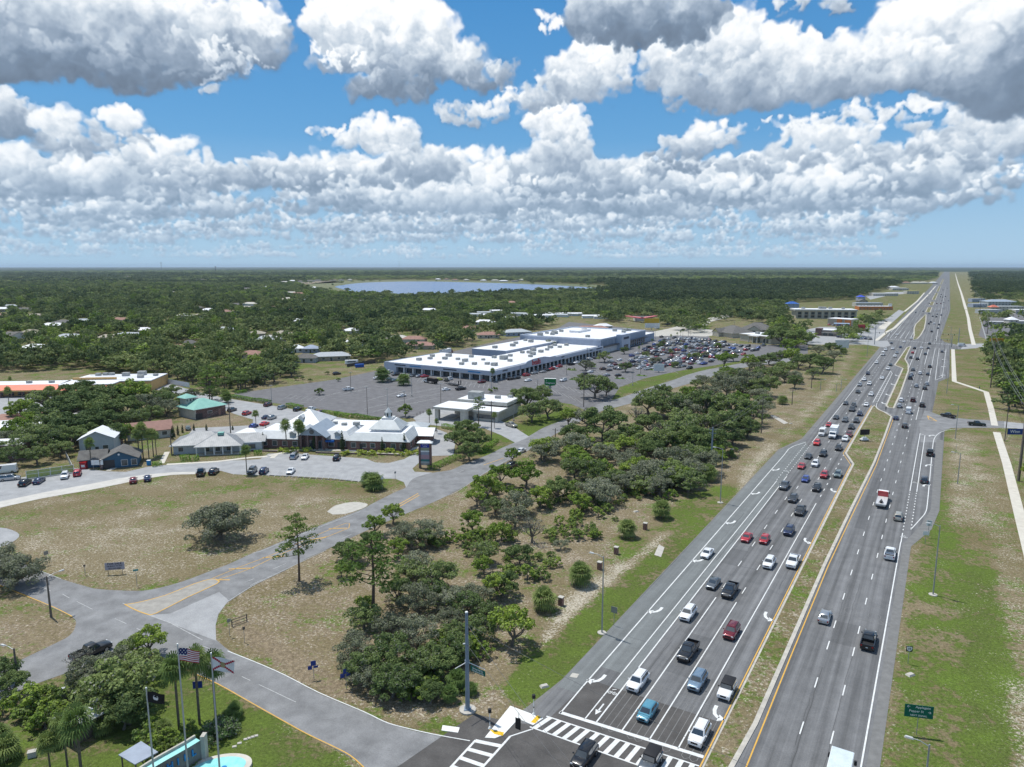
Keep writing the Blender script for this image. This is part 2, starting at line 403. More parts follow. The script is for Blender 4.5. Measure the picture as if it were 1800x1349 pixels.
# woodland floor
g=region([(400,1062),(470,1010),(573,965),(700,890),(860,810),(1000,735),(1100,712),(1250,660),(1330,640),(1420,650),(1440,700),(1340,790),(1280,850),(1200,880),(1080,960),(960,1060),(900,1180),(870,1270),(760,1282),(640,1240),(500,1185),(410,1130)])
litter[g]=0.48; green[g]=0.22; sand[g]=0.30
g=region([(400,1062),(470,1010),(573,965),(620,1100),(640,1200),(500,1170),(410,1130)]); litter[g]=0.5; sand[g]=0.30; green[g]=0.12
g=region([(560,1040),(640,1060),(640,1160),(560,1120),(480,1090)]); green[g]=0.25; litter[g]=.6
g=region([(405,1095),(440,1100),(520,1150),(600,1200),(620,1235),(560,1215),(470,1160)]); litter[g]=0.95; sand[g]=.15
g=region([(900,1190),(960,1130),(1000,1120),(1050,1090),(1060,1130),(1010,1200),(960,1225),(890,1230)]); green[g]=0.9; litter[g]=0; sand[g]=0.05
g=region([(720,1275),(760,1260),(850,1275),(880,1290),(840,1302),(760,1296)]); green[g]=0.7; litter[g]=0.1
g=region([(880,790),(980,735),(990,745),(920,790)]); green[g]=.7
# lower left park
g=region([(0,1349),(0,1200),(160,1190),(265,1150),(333,1185),(446,1240),(540,1295),(600,1330),(640,1420),(0,1500)]); green[g]=0.88; litter[g]=0.1; sand[g]=0.02
g=region([(0,1240),(110,1200),(200,1220),(180,1290),(60,1330),(0,1320)]); litter[g]=0.5; green[g]=0.55
# left verge
g=region([(0,1090),(60,1085),(128,1090),(130,1110),(80,1150),(0,1180)]); litter[g]=0.6; green[g]=.1; sand[g]=.25
# verge of plaza, bank lawn
g=region([(727,826),(760,800),(860,800),(795,828),(740,832)]); litter[g]=0.7; green[g]=.15
g=region([(800,800),(860,765),(900,755),(926,768),(862,797)]); green[g]=0.75
g=region([(905,745),(1000,715),(1028,722),(1010,732),(960,752),(920,765)]); green[g]=.9
g=region([(1035,714),(1089,681),(1133,665),(1200,651),(1300,634),(1303,638),(1205,661),(1134,684),(1080,702)]); green[g]=0.85; sand[g]=.1
g=region([(320,760),(340,752),(443,748),(430,738),(395,718),(330,730)]); litter[g]=.9; green[g]=.12; sand[g]=.2
# everything beyond the built strip is tree-country floor
far=(RRg>900)&~((T_>-70)&(T_<60)); litter[far]=0.55; green[far]=0.5
far=(np.abs(T_+18)<45)&(S_>900); green[far]=0.5; sand[far]=.15
g=region([(0,640),(0,500),(1400,500),(1400,560),(1150,560),(900,560),(560,650),(400,680),(280,680)]); litter[g]=0.55; green[g]=0.5; sand[g]=.1
g=region([(1600,470),(1800,470),(1800,900),(1790,900),(1745,745),(1735,690),(1712,600),(1700,540)]); green[g]=0.45; litter[g]=0.25; sand[g]=.3
default=(green+sand+litter)==0; green[default]=0.4; sand[default]=.25; litter[default]=.2
def blur(A,k=3):
    for _ in range(k):
        B=A.copy(); B[1:]+=A[:-1]; B[:-1]+=A[1:]; B[:,1:]+=A[:,:-1]; B[:,:-1]+=A[:,1:]; A=B/5.0
    return A
green,sand,litter=blur(green),blur(sand),blur(litter)
vs=np.stack([GX,GY,np.zeros_like(GX)],-1).reshape(-1,3)
me=bpy.data.meshes.new('ground')
nA=len(aa); I=np.arange(NRr-1)[:,None]*nA+np.arange(nA-1)[None,:]
F=np.stack([I,I+nA,I+nA+1,I+1],-1).reshape(-1,4)[:, ::-1]
# centre disc under the camera and the seam behind it
cidx=len(vs); vs=np.vstack([vs,[[0,0,0]]])
inner=[(cidx,k,k+1) for k in range(nA-1)]+[(cidx,nA-1,0)]
inner=[(a,c,b) for a,b,c in inner]
seam=[(k*nA+nA-1,(k+1)*nA+nA-1,(k+1)*nA,k*nA) for k in range(NRr-1)]
seam=[s_[::-1] for s_ in seam]
me.from_pydata(vs.tolist(),[],F.tolist()+inner+seam)
ca=me.color_attributes.new('cover','FLOAT_COLOR','POINT')
cc=np.ones((len(vs),4),np.float32); cc[:-1,0]=green.ravel(); cc[:-1,1]=sand.ravel(); cc[:-1,2]=litter.ravel(); cc[-1,:3]=(.5,.1,.1)
ca.data.foreach_set('color',cc.ravel())
ground=bpy.data.objects.new('ground',me); COL.objects.link(ground); tag(ground,kind='structure')
gm=bpy.data.materials.new('ground_cover'); gm.use_nodes=True; me.materials.append(gm)
t=gm.node_tree; bs=t.nodes['Principled BSDF']; bs.inputs['Roughness'].default_value=0.95; bs.inputs['Specular IOR Level'].default_value=0.1
def gn(ty,**k):
    n=t.nodes.new(ty)
    for a,b in k.items(): setattr(n,a,b)
    return n
gt=gn('ShaderNodeNewGeometry')
at=gn('ShaderNodeAttribute',attribute_name='cover'); sp=gn('ShaderNodeSeparateColor'); t.links.new(at.outputs['Color'],sp.inputs[0])
def noise(scale,det=5,rough=.65,vec=None):
    n=gn('ShaderNodeTexNoise'); n.inputs['Scale'].default_value=scale; n.inputs['Detail'].default_value=det; n.inputs['Roughness'].default_value=rough
    t.links.new(vec or gt.outputs['Position'],n.inputs['Vector']); return n.outputs[0]
def gmath(op,a,b=None,cl=False):
    n=gn('ShaderNodeMath',operation=op); n.use_clamp=cl
    for i,v in enumerate((a,b)):
        if v is None: continue
        if isinstance(v,(int,float)): n.inputs[i].default_value=v
        else: t.links.new(v,n.inputs[i])
    return n.outputs[0]
def gmix(f,a,b):
    n=gn('ShaderNodeMix',data_type='RGBA'); 
    if isinstance(f,(int,float)): n.inputs[0].default_value=f
    else: t.links.new(f,n.inputs[0])
    for k,v in ((6,a),(7,b)):
        if isinstance(v,tuple): n.inputs[k].default_value=v+(1,)
        else: t.links.new(v,n.inputs[k])
    return n.outputs[2]
def thr(v,n,k=5.0):   # v + noise-centred, steepened
    return gmath('ADD',gmath('MULTIPLY',gmath('SUBTRACT',gmath('ADD',v,gmath('MULTIPLY',gmath('SUBTRACT',n,0.5),5.0)),0.5),k),0.5,True)
nA_=noise(0.10,6,.72); nB_=noise(0.9,4,.7); nC_=noise(4.5,3,.7); nD_=noise(0.03,4,.6)
n1=gmath('ADD',gmath('MULTIPLY',nA_,.55),gmath('MULTIPLY',nB_,.45))
mp=gn('ShaderNodeVectorMath',operation='ADD'); mp.inputs[1].default_value=(431,77,0); t.links.new(gt.outputs['Position'],mp.inputs[0])
nE=gmath('ADD',gmath('MULTIPLY',noise(0.14,6,.75,mp.outputs[0]),.5),gmath('MULTIPLY',noise(1.6,4,.7,mp.outputs[0]),.5))
dry=gmix(gmath('MULTIPLY',gmath('SUBTRACT',nB_,.3),2.2,True),(0.165,0.132,0.082),(0.30,0.25,0.17))
dry=gmix(gmath('MULTIPLY',gmath('SUBTRACT',nD_,.35),3.0,True),dry,gmix(nC_,(0.115,0.098,0.048),(0.21,0.175,0.095)))
grn=gmix(gmath('MULTIPLY',gmath('SUBTRACT',nA_,.35),3,True),(0.100,0.128,0.036),(0.140,0.215,0.036))
grn=gmix(gmath('MULTIPLY',gmath('SUBTRACT',nC_,.35),2.5,True),gmix(.45,grn,(0.045,0.055,0.018)),grn)
lit=gmix(gmath('MULTIPLY',gmath('SUBTRACT',nB_,.3),2.4,True),(0.150,0.118,0.082),(0.310,0.250,0.175))
snd=gmix(gmath('MULTIPLY',gmath('SUBTRACT',nC_,.3),2.4,True),(0.36,0.32,0.255),(0.56,0.52,0.45))
c_=gmix(thr(sp.outputs[2],nE,3.5),dry,lit)
c_=gmix(thr(sp.outputs[0],n1,3.0),c_,grn)
c_=gmix(thr(gmath('SUBTRACT',sp.outputs[1],.06),gmath('ADD',gmath('MULTIPLY',nE,.45),gmath('MULTIPLY',noise(2.6,5,.8),.55)),4.0),c_,snd)
sx=gn('ShaderNodeMix',data_type='RGBA',blend_type='MULTIPLY'); sx.inputs[0].default_value=1; t.links.new(c_,sx.inputs[6])
spk=gmix(gmath('MULTIPLY',gmath('SUBTRACT',gmath('ADD',gmath('MULTIPLY',noise(7.0,3,.8),.5),gmath('MULTIPLY',noise(2.2,3,.7,mp.outputs[0]),.5)),.34),3.4,True),(0.40,0.41,0.38),(1.34,1.32,1.26)); t.links.new(spk,sx.inputs[7])
t.links.new(sx.outputs[2],bs.inputs['Base Color'])
bp=gn('ShaderNodeBump'); bp.inputs['Strength'].default_value=.5; bp.inputs['Distance'].default_value=.12; t.links.new(nC_,bp.inputs['Height']); t.links.new(bp.outputs[0],bs.inputs['Normal'])

# ================================================================ ROADS
def asphalt(name,c,c2,streaks=True,patch=.5):
    m=mat(name,c,0.88,0,c2,0.35,6,0.25,6.0,spec=.25)
    t=m.node_tree; b=t.nodes['Principled BSDF']; src=b.inputs['Base Color'].links[0].from_socket
    g=t.nodes.new('ShaderNodeNewGeometry')
    fine=t.nodes.new('ShaderNodeTexNoise'); fine.inputs['Scale'].default_value=5; fine.inputs['Detail'].default_value=4; t.links.new(g.outputs['Position'],fine.inputs['Vector'])
    rot=t.nodes.new('ShaderNodeVectorRotate'); rot.rotation_type='Z_AXIS'; rot.inputs['Angle'].default_value=AZH; t.links.new(g.outputs['Position'],rot.inputs['Vector'])
    mp=t.nodes.new('ShaderNodeMapping'); mp.inputs['Scale'].default_value=(0.85,0.012,1) if streaks else (.3,.3,1); t.links.new(rot.outputs[0],mp.inputs[0])
    st=t.nodes.new('ShaderNodeTexNoise'); st.inputs['Scale'].default_value=1.0; st.inputs['Detail'].default_value=5; st.inputs['Roughness'].default_value=.6; t.links.new(mp.outputs[0],st.inputs['Vector'])
    mr=t.nodes.new('ShaderNodeMapRange'); mr.inputs[1].default_value=.3; mr.inputs[2].default_value=.7; mr.inputs[3].default_value=1-patch*.7; mr.inputs[4].default_value=1+patch*.5; t.links.new(st.outputs[0],mr.inputs[0])
    mr2=t.nodes.new('ShaderNodeMapRange'); mr2.inputs[1].default_value=.25; mr2.inputs[2].default_value=.75; mr2.inputs[3].default_value=.86; mr2.inputs[4].default_value=1.14; t.links.new(fine.outputs[0],mr2.inputs[0])
    mu=t.nodes.new('ShaderNodeMath'); mu.operation='MULTIPLY'; t.links.new(mr.outputs[0],mu.inputs[0]); t.links.new(mr2.outputs[0],mu.inputs[1])
    vm=t.nodes.new('ShaderNodeVectorMath'); vm.operation='SCALE'; t.links.new(src,vm.inputs[0]); t.links.new(mu.outputs[0],vm.inputs['Scale']); t.links.new(vm.outputs[0],b.inputs['Base Color'])
    return m
M_hwy=asphalt('highway_asphalt',(0.175,0.177,0.180),(0.135,0.137,0.140),True,.62)
M_hwyD=asphalt('junction_asphalt',(0.105,0.100,0.096),(0.080,0.076,0.073),False,.3)
M_turn=asphalt('turn_lane_asphalt',(0.185,0.198,0.198),(0.150,0.160,0.160),True,.3)
M_local=asphalt('local_road_asphalt',(0.235,0.238,0.240),(0.190,0.192,0.195),False,.35)
M_pale=asphalt('pale_asphalt',(0.35,0.355,0.36),(0.30,0.305,0.31),False,.22)
M_lot=asphalt('car_park_asphalt',(0.165,0.163,0.168),(0.135,0.133,0.138),False,.3)
M_edge=mat('road_shoulder',(0.20,0.20,0.195),.9,0,(0.15,0.15,0.145),.8,5,.3,8)
M_white=mat('road_paint_white',(0.72,0.73,0.72),.7,0,(0.58,0.59,0.58),1.2,5)
M_worn=mat('road_paint_worn',(0.50,0.51,0.50),.8,0,(0.30,0.30,0.30),1.4,6)
M_yel=mat('road_paint_yellow',(0.70,0.40,0.06),.7,0,(0.55,0.33,0.08),1.2,5)
M_conc=mat('concrete',(0.50,0.48,0.43),.85,0,(0.38,0.36,0.32),.9,6,.15,5)
M_walk=mat('sidewalk_concrete',(0.60,0.57,0.50),.85,0,(0.50,0.47,0.41),.5,6,.1,5)
M_curb=mat('kerb_concrete',(0.52,0.49,0.43),.85,0,(0.36,0.34,0.30),.7,6)
M_pink=mat('median_grass_edge',(0.46,0.40,0.35),.9)
M_white_c=mat('white_concrete',(0.78,0.78,0.75),.8,0,(0.66,0.66,0.62),.6,5)
Z0=0.03
# ---- highway pavement in (s,t)
left=[(-60,-43.5),(60,-43.5),(78,-43.6),(240,-43),(262,-38.6),(300,-38.0),(600,-38.5),(625,-46),(660,-44),(700,-43),(1150,-43),(14000,-43)]
right=[(14000,6),(1150,6),(700,-1.5),(665,2),(640,14),(612,12),(607,5.4),(452,5.0),(432,0.2),(340,-1.0),(322,0.6),(316,4),(308,4),(303,3.6),(200,3.0),(186,1.3),(171,-2.2),(60,-2.3),(-60,-2.3)]
hw=poly_sheet('highway',[W(*q) for q in left+right],Z0,M_hwy)
# side streets at the far crossing and the driveways
poly_sheet('cross_street',[W(612,12),W(640,14),W(652,12),W(668,26),W(700,140),W(690,140),W(640,26),W(628,22)],Z0+.004,M_pale)
poly_sheet('cross_street',pxs([(1560,599),(1540,600),(1500,601),(1440,599),(1400,598),(1380,604),(1420,606),(1470,606),(1520,606),(1553,611),(1566,608)]),Z0+.004,M_pale)
poly_sheet('side_street',pxs([(1625,722),(1634,724),(1660,733),(1700,737),(1768,741),(1790,746),(1788,753),(1745,752.5),(1700,752.5),(1672,753),(1655,758),(1645,778),(1618,778),(1616,745)]),Z0+.004,M_local)
poly_sheet('driveway',pxs([(1765,741.5),(1800,745),(1830,750),(1830,775),(1788,753.5),(1765,753)]),Z0+.008,M_pale)
# pale right-turn lane on the near left side of the highway and the dark junction surface
poly_sheet('turn_lane_surface',[W(84,-43.4),W(84,-40),W(84.6,-35.2),W(250,-35.2),W(259,-37.9),W(240,-42.9)],Z0+.004,M_turn)
poly_sheet('shoulder_strip',[W(70,-45.6),W(70,-41.4),W(86,-40.7),W(240,-40.7),W(262,-37.6),W(610,-37.2),W(610,-39.6),W(262,-39.4),W(242,-43.4),W(86,-43.6)],Z0-.004,M_edge)
poly_sheet('shoulder_strip',[W(60,-3.5),W(171,-3.5),W(186,-.6),W(200,1.2),W(285,1.2),W(285,3.2),W(200,3.0),W(184,1.6),W(170,-2.0),W(60,-2.1)],Z0+.006,M_edge)
poly_sheet('junction_surface',[W(88,-40),W(88,-20.9),W(55,-20.9),W(40,-15),W(20,-15),W(20,-60),W(60,-52),W(72.5,-50),W(73.5,-45),W(75,-41)],Z0+.008,M_hwyD)
# ---- local roads (edges read as pixel lines)
N1=[(829,1304),(760,1292),(700,1278),(640,1253),(560,1219.6),(500,1188),(450,1166),(406,1146),(380,1125)]
cornerB=[(380,1125),(379,1100),(384,1080),(395,1064),(415,1050),(450,1028),(500,1004),(540,982),(573,967),(640,935),(700,909),(760,884),(805,862),(860,828),(920,797),(979,762),(1030,736),(1060,722),(1107,710),(1157,691),(1200,678),(1233,669),(1267,657),(1300,648),(1360,640),(1420,634)]
N2=[(1420,627),(1340,634),(1303,639),(1261,646.7),(1234,652),(1206,660),(1187,667),(1134,684),(1090,700),(1060,708),(1027,723),(1011,732),(960,750),(927,768.5),(884,787),(860,799),(810,819),(791,827),(758,832),(726,842),(714,857),(695,865.4),(654,886),(633,897),(550,929),(470,963),(446,972),(400,993),(376,1002),(320,1023),(266,1037),(226,1039),(173,1036),(150,1031),(107,1018),(73,1005),(40,990),(-60,950)]
S1=[(-60,1010),(20,1035),(90,1068),(128,1086),(133,1100),(122,1118),(90,1135),(0,1178),(-60,1205),(-60,1260),(40,1212),(150,1172),(235,1142),(258,1145),(333,1181),(383,1204),(446,1240),(500,1270),(540,1292),(586,1315),(616,1332),(640,1352),(680,1420),(900,1500),(940,1400),(905,1310),(880,1288),(850,1299)]
poly_sheet('local_road',smooth_line(pxs(N1),3)+smooth_line(pxs(cornerB),3)+smooth_line(pxs(N2),3)+smooth_line(pxs(S1),3),Z0+.002,M_local)
poly_sheet('junction_surface',pxs([(380,1127),(379,1100),(384,1080),(402,1056),(385,1041),(300,1079),(262,1082)]),Z0+.006,M_pale)
# darker resurfaced part of the local road by the crossing
poly_sheet('junction_surface',pxs([(829,1305),(850,1300),(880,1289),(905,1310),(940,1400),(760,1420),(770,1360)]),Z0+.014,M_hwyD)
# ---- car parks and pale pavements
poly_sheet('car_park',pxs([(672,650),(585,668),(470,684),(413,692),(405,698),(475,708),(560,719),(680,736),(726,735),(760,722),(850,712),(900,712),(985,708),(1005,711),(1030,722),(1062,709),(1075,704),(1089,681),(1133,665.6),(1200,651),(1261,642),(1303,634),(1365,628),(1420,622),(1420,607),(1350,606.5),(1298,605),(1250,598),(1244,588),(1200,584),(1150,582),(1000,566),(930,606),(850,620),(760,640)]),Z0-.006,M_lot)
poly_sheet('plaza_forecourt',pxs([(-60,905),(0,892),(77,875),(154,861.6),(212,850),(250,842),(300,834.6),(343,832.7),(388,828),(410,834),(444,835.6),(498,836.5),(580,841),(641,848),(660,842),(695,842),(710,848),(714,858),(740,850),(770,835),(758,831),(729,829.8),(725,824),(739,811.5),(760,802),(797,801),(800,780),(785,761),(760,752),(720,757),(600,735),(470,712),(395,700),(350,690),(280,670),(240,676),(330,700),(385,718),(412,728),(445,738),(444,748),(340,753),(330,766),(440,770),(470,775),(560,777),(740,777),(739,792),(710,807.6),(683,814.4),(660,813.4),(643,806.7),(580,802),(550,800),(503,796),(472,798),(457,807.6),(422,809.5),(388,810.5),(290,818),(260,821),(221,830),(189,829),(129,823),(60,836),(0,846),(-60,856)]),Z0-.002,M_pale)
poly_sheet('sand_shoulder',smooth_line(pxs([(-60,906),(0,893),(77,876),(154,862.6),(212,851),(250,843),(300,835.6),(343,834)]),3)+smooth_line(pxs([(343,830),(300,831),(230,838),(154,852),(77,866),(0,882),(-60,893)]),3),Z0+.006,mat('sandy_shoulder',(0.56,0.54,0.50),.95,0,(0.46,0.44,0.40),.5,6,.3,4))
poly_sheet('bank_drive',pxs([(726,735),(770,714),(800,706),(900,715),(870,735),(905,752),(930,768),(925,771),(906,779),(880,765),(850,753),(800,752),(735,745)]),Z0+.010,M_pale)
poly_sheet('orange_plaza_lot',pxs([(-80,700),(60,694),(120,696),(140,720),(60,745),(-80,760)]),Z0,M_pale)
poly_sheet('gravel_patch',smooth_line(pxs([(-60,940),(0,928),(34,940),(15,957),(-20,965),(-60,960)]),4),Z0+.0,M_pale)
poly_sheet('gravel_patch',smooth_line(pxs([(575,900),(590,889),(620,883),(645,886),(640,893),(610,903),(585,905)]),4),Z0+.0,M_conc)
poly_sheet('back_street',pxs([(1150,583),(1175,578),(1240,561),(1275,553),(1290,556),(1250,566),(1235,578),(1290,585),(1240,592),(1190,590),(1150,592)]),Z0,M_conc)
poly_sheet('back_street',pxs([(1395,585),(1440,575),(1500,575),(1560,560),(1580,545),(1590,548),(1560,575),(1545,600),(1400,600)]),Z0,M_pale)
poly_sheet('back_street',pxs([(1720,590),(1730,560),(1820,545),(1900,560),(1900,612),(1760,612)]),Z0,M_lot)
poly_sheet('far_road',pxs([(1520,520),(1560,514),(1600,513),(1600,516),(1565,519),(1530,527)]),Z0,M_pale)
# alley behind the long white mall
poly_sheet('service_alley',pxs([(700,640),(850,606),(925,590),(940,600),(860,640),(720,650)]),Z0,M_lot)

# ---- painted markings, one object per kind
def line_mb(b,pts,w,z):
    n=len(pts)
    vs=[];
    for i,p in enumerate(pts):
        a=Vector(pts[max(0,i-1)][:2]); c=Vector(pts[min(n-1,i+1)][:2]); d=(c-a).normalized(); q=Vector((-d.y,d.x))*w/2
        vs+= [(p[0]+q.x,p[1]+q.y,z),(p[0]-q.x,p[1]-q.y,z)]
    b.add(vs,[(2*i,2*i+1,2*i+3,2*i+2) for i in range(n-1)])
ZM=Z0+.022
wl=MB(); yl=MB(); wn=MB()
def hl(t,s0,s1,w=.17,b=wl): line_mb(b,[W(s0,t),W(s1,t)],w,ZM)
def hd(t,s0,s1,L=3.0,gap=9.1,ph=0,w=.17,b=wl):
    s=s0+ph
    while s<s1: hl(t,s,min(s+L,s1),w,b); s+=L+gap
# southbound
line_mb(wl,[W(78.6,-40.1),W(86,-40.2),W(235,-40.4),W(244,-40.6),W(249,-39.9),W(257,-37.3)],.2,ZM)
hl(-36.7,79.2,205); hl(-35.1,79.4,211,.2)
hd(-36.9,206,256,.9,1.6,w=.2); hd(-35.3,212,256,.9,1.6,w=.2)
line_mb(wl,[W(258,-35.4),W(330,-35.3),W(600,-35.4)],.2,ZM)
for t,jog in ((-31.5,1),(-27.8,1)):
    hl(t,79.7,124,.18); hd(t,128,194,3,9.1)
    tt=t+ (0.9 if 1 else 0)
    hd(t+.9,200,275,3,9.1); hd(t+.2,280,606,3,9.1)
hl(-24.1,80,190,.18); hd(-24.0,196,246,2,4,w=.2); 
for t in (-37.9,-34.2,-30.5,-26.8,-23.2): hl(t,678,760,.25)
for t in (-34.2,-30.5,-26.8): hd(t,765,3000,3,9.1,w=.25)
hl(-37.9,760,1100,.25); hl(-41,690,880,.25)
for k in range(7): line_mb(wl,[W(700+k*24,-37.9),W(700+k*24,-41)],.25,ZM)
# gore stripes
hl(-24.1,350,464,.2); line_mb(wl,[W(350,-22.4),W(452,-22.6),W(464,-24.1)],.2,ZM)
for k in range(16): line_mb(wl,[W(354+k*6.4,-24.0),W(354+k*6.4,-22.6)],.35,ZM)
line_mb(wl,smooth_line([W(352,-22.4),W(341,-22.0),W(334,-20.4),W(329,-17.8),W(324,-15.2)],4),.2,ZM)
# stop bar and crosswalk
line_mb(wl,[W(78.8,-40.3),W(80.1,-20.9)],.6,ZM)
a0,a1=Vector((76.6,-41.9)),Vector((75.0,-20.9)); b0,b1=Vector((72.6,-43.8)),Vector((71.2,-20.9))
a0=W(77.1,-41.4); b0=W(74.0,-42.2); a1=W(78.2,-20.9); b1=W(74.7,-20.9)
line_mb(wl,[a0,a1],.22,ZM); line_mb(wl,[b0,b1],.22,ZM)
for k in range(1,16):
    f=(k-.55)/15.0
    A_=a0+(a1-a0)*f; B_=b0+(b1-b0)*f; line_mb(wl,[A_,B_],.62,ZM-.003)
# side crosswalk
c0,c1=P(836,1302),P(790,1352); d0,d1=P(897,1295),P(846,1352)
line_mb(wl,[c0,c1+(c1-c0)*.5],.3,ZM); line_mb(wl,[d0,d1+(d1-d0)*.5],.3,ZM)
line_mb(wl,[P(897,1295),P(937,1282)],.2,ZM)
for k in range(5):
    f=.02+k*.30; line_mb(wl,[c0+(c1-c0)*f,d0+(d1-d0)*(f+.30)],.62,ZM-.003)
# northbound
hl(-4.05,55,171.5,.2); hl(-4.0,171.5,178,.2); hd(-4.0,180,213,.9,1.6,w=.22); hd(-2.45,182,213,.9,1.6,w=.22)
hl(-4.0,214,293,.2); hl(-2.4,214,290,.2)
line_mb(wl,smooth_line([W(181.5,-2.5),W(192,-.6),W(197,.1),W(205,.3),W(240,.3),W(268,.3),W(285,.5),W(296,1.8),W(304,4.5),W(309,9)],3),.2,ZM)
for t in (-11.5,-7.8):
    s=50
    hd(t,52,120,3,9.1,ph=2.6 if t<-9 else 2.6); hd(t,123,322,3,9.1); hd(t+.1,326,505,3,9.1)
hl(-11.9,523,606,.22); hl(-8.0,505,606,.22); hl(-15.6,470,606,.2); hd(-15.0,380,468,.9,1.6,w=.22)
line_mb(wl,[W(318,-6.2),W(405,-5.8),W(430,-4.3),W(610,-3.9)],.2,ZM)
hl(-1.4,440,612,.2); line_mb(wl,[W(437,-1.4),W(450,1.8),W(608,3.0)],.2,ZM); hl(.3,452,455,.2)
line_mb(wl,[W(611,-16.4),W(615,3.2)],.5,ZM)
for t in (-12,-8.2): hd(t,672,3000,3,9.1,w=.25)
hl(-4.2,672,2500,.25)
# far crosswalk as dashes across the whole highway
for k in range(34):
    f=k/34.; line_mb(wl,[W(668-f*26,-41+f*55),W(668-f*26-.1,-41+f*55+.9)],1.6,ZM)
line_mb(wl,[W(668,-23),W(671,-38)],.4,ZM)
# yellow edge lines
line_mb(yl,[W(73,-20.75),W(225,-20.75),W(234,-20.7),W(247,-24.35),W(300,-24.1),W(342,-24.0)],.18,ZM)
line_mb(yl,[W(55,-15.9),W(110,-16.0),W(150,-15.9),W(185,-15.2),W(237,-14.0),W(320,-14.0)],.18,ZM)
line_mb(yl,smooth_line(pxs([(-60,1007),(20,1038),(90,1066),(128,1085)]),3),.15,ZM)
line_mb(yl,smooth_line(pxs([(265,1148),(333,1180.5),(383,1203),(446,1238.5),(500,1269),(540,1291),(586,1313),(616,1329),(640,1350)]),3),.15,ZM)
line_mb(yl,pxs([(1630,731),(1633,738),(1647,741)]),.3,ZM)
line_mb(yl,pxs([(1630,731),(1647,741)]),.4,ZM)
# local road lines
line_mb(wl,smooth_line(pxs([(826,1303),(760,1291),(700,1277),(673,1268),(640,1252),(560,1218),(500,1187),(450,1165),(400,1145)]),3),.15,ZM)
line_mb(wn,pxs([(356,1126),(300,1096),(262,1082),(216,1061)]),.15,ZM)
line_mb(wn,smooth_line(pxs([(73,1005),(107,1018)]),1),.15,ZM)
line_mb(wn,smooth_line(pxs([(446,973),(470,965),(550,932),(633,900)]),4),.14,ZM)
line_mb(wn,smooth_line(pxs([(400,1058),(450,1027),(500,1002.5),(573,968)]),4),.14,ZM)
line_mb(wn,smooth_line(pxs([(788,871),(806,863),(866,823),(920,795)]),4),.14,ZM)
for a,b in (((135,1058),(163,1072)),((202,1088),(222,1097)),((68,1030),(90,1040)),((110,1045),(122,1052)),((355,1136),(374,1143)),((455,1204),(520,1235)),((240,1105),(262,1118)),((425,1190),(440,1197))): line_mb(wn,pxs([a,b]),.12,ZM)
for a,b in (((480,1001),(503,991)),((430,1024),(447,1018)),((600,948),(618,940)),((804,832),(815,827)),((440,1030),(462,1019))): line_mb(wn,pxs([a,b]),.14,ZM)
# hatched yellow median of the side road
line_mb(yl,smooth_line(pxs([(374,1017),(420,998),(480,975),(560,940),(610,920),(613,929)]),3),.14,ZM)
line_mb(yl,smooth_line(pxs([(385,1019),(440,1000),(500,972),(560,950),(613,929)]),3),.14,ZM)
for a,b in (((402,1001),(446,999)),((462,981),(500,978)),((380,1020),(404,1020)),((545,950),(575,944)),((578,930),(610,929))): line_mb(yl,pxs([a,b]),.3,ZM)
line_mb(yl,pxs([(700,888),(735,868)]),.25,ZM); line_mb(yl,pxs([(702,891),(737,871)]),.25,ZM)
line_mb(yl,pxs([(850,818),(885,806)]),.2,ZM)
def arrow(s,t,turn,dirn,b=wl,k=1.0):
    # turn: -1 left / +1 right as seen from above when travelling dirn (+1 = +s)
    def q(x,y): return W(s+x*dirn*k,t-y*dirn*k)
    if turn==0:
        line_mb(b,[q(-1.2,0),q(.6,0)],.22*k,ZM); b.add([tuple(q(.5,.45))[:2]+(ZM,),tuple(q(.5,-.45))[:2]+(ZM,),tuple(q(1.6,0))[:2]+(ZM,)],[(0,1,2)]); return
    m=-turn
    pts=[q(-1.9,0),q(-.8,.02*m),q(.1,.3*m),q(.6,.8*m),q(.7,1.0*m)]
    line_mb(b,pts,.5*k,ZM)
    b.add([tuple(q(-.1,.9*m))[:2]+(ZM,),tuple(q(1.5,.9*m))[:2]+(ZM,),tuple(q(.7,1.9*m))[:2]+(ZM,)],[(0,1,2)])
for px,py in ((1058,1199),(1161,1077),(1239,988),(1293,921),(1334,869),(1368,827)):
    s,t_=ST(P(px,py)); arrow(s,-38.6,1,-1)
for px,py in ((1247,1252),(1342,1084),(1412,951),(1457,862)):
    s,t_=ST(P(px,py)); arrow(s,-22.4,-1,-1)
s,t_=ST(P(1055,1246)); arrow(s,-35.9,0,-1)
for px,py in ((1637,766),(1630,818),(1627,853)):
    s,t_=ST(P(px,py)); arrow(s,-1.0,1,1)
for s in (350,375,410,445): arrow(s,-20.5,-1,-1,k=1.3)
for s in (460,500,540,590): arrow(s,1.2,1,1,k=1.2)
def ring(b,cx,cy,ax,ay,w=.08,n=14,rot=0,r=None):
    pts=[]
    for k in range(n+1):
        a=2*math.pi*k/n; x=math.copysign(abs(math.cos(a))**(.45 if r else 1),math.cos(a))*ax; y=math.copysign(abs(math.sin(a))**(.45 if r else 1),math.sin(a))*ay
        pts.append(W(cx+y,cy+x))
    line_mb(b,pts,w,ZM)
def bike(px,py,d):
    s,t=ST(P(px,py)); ring(wl,s,t-.38,.26,.26,.1,10); ring(wl,s,t+.38,.26,.26,.1,10)
    line_mb(wl,[W(s,t-.38),W(s+.45*d,t-.1),W(s,t),W(s+.45*d,t+.25),W(s,t+.38)],.1,ZM); line_mb(wl,[W(s+.8*d,t-.3),W(s+1.1*d,t+.2)],.14,ZM)
bike(1076,1219,1); bike(1382,829,1); bike(1607,849,1); bike(1589,945,1); bike(1620,764,1)
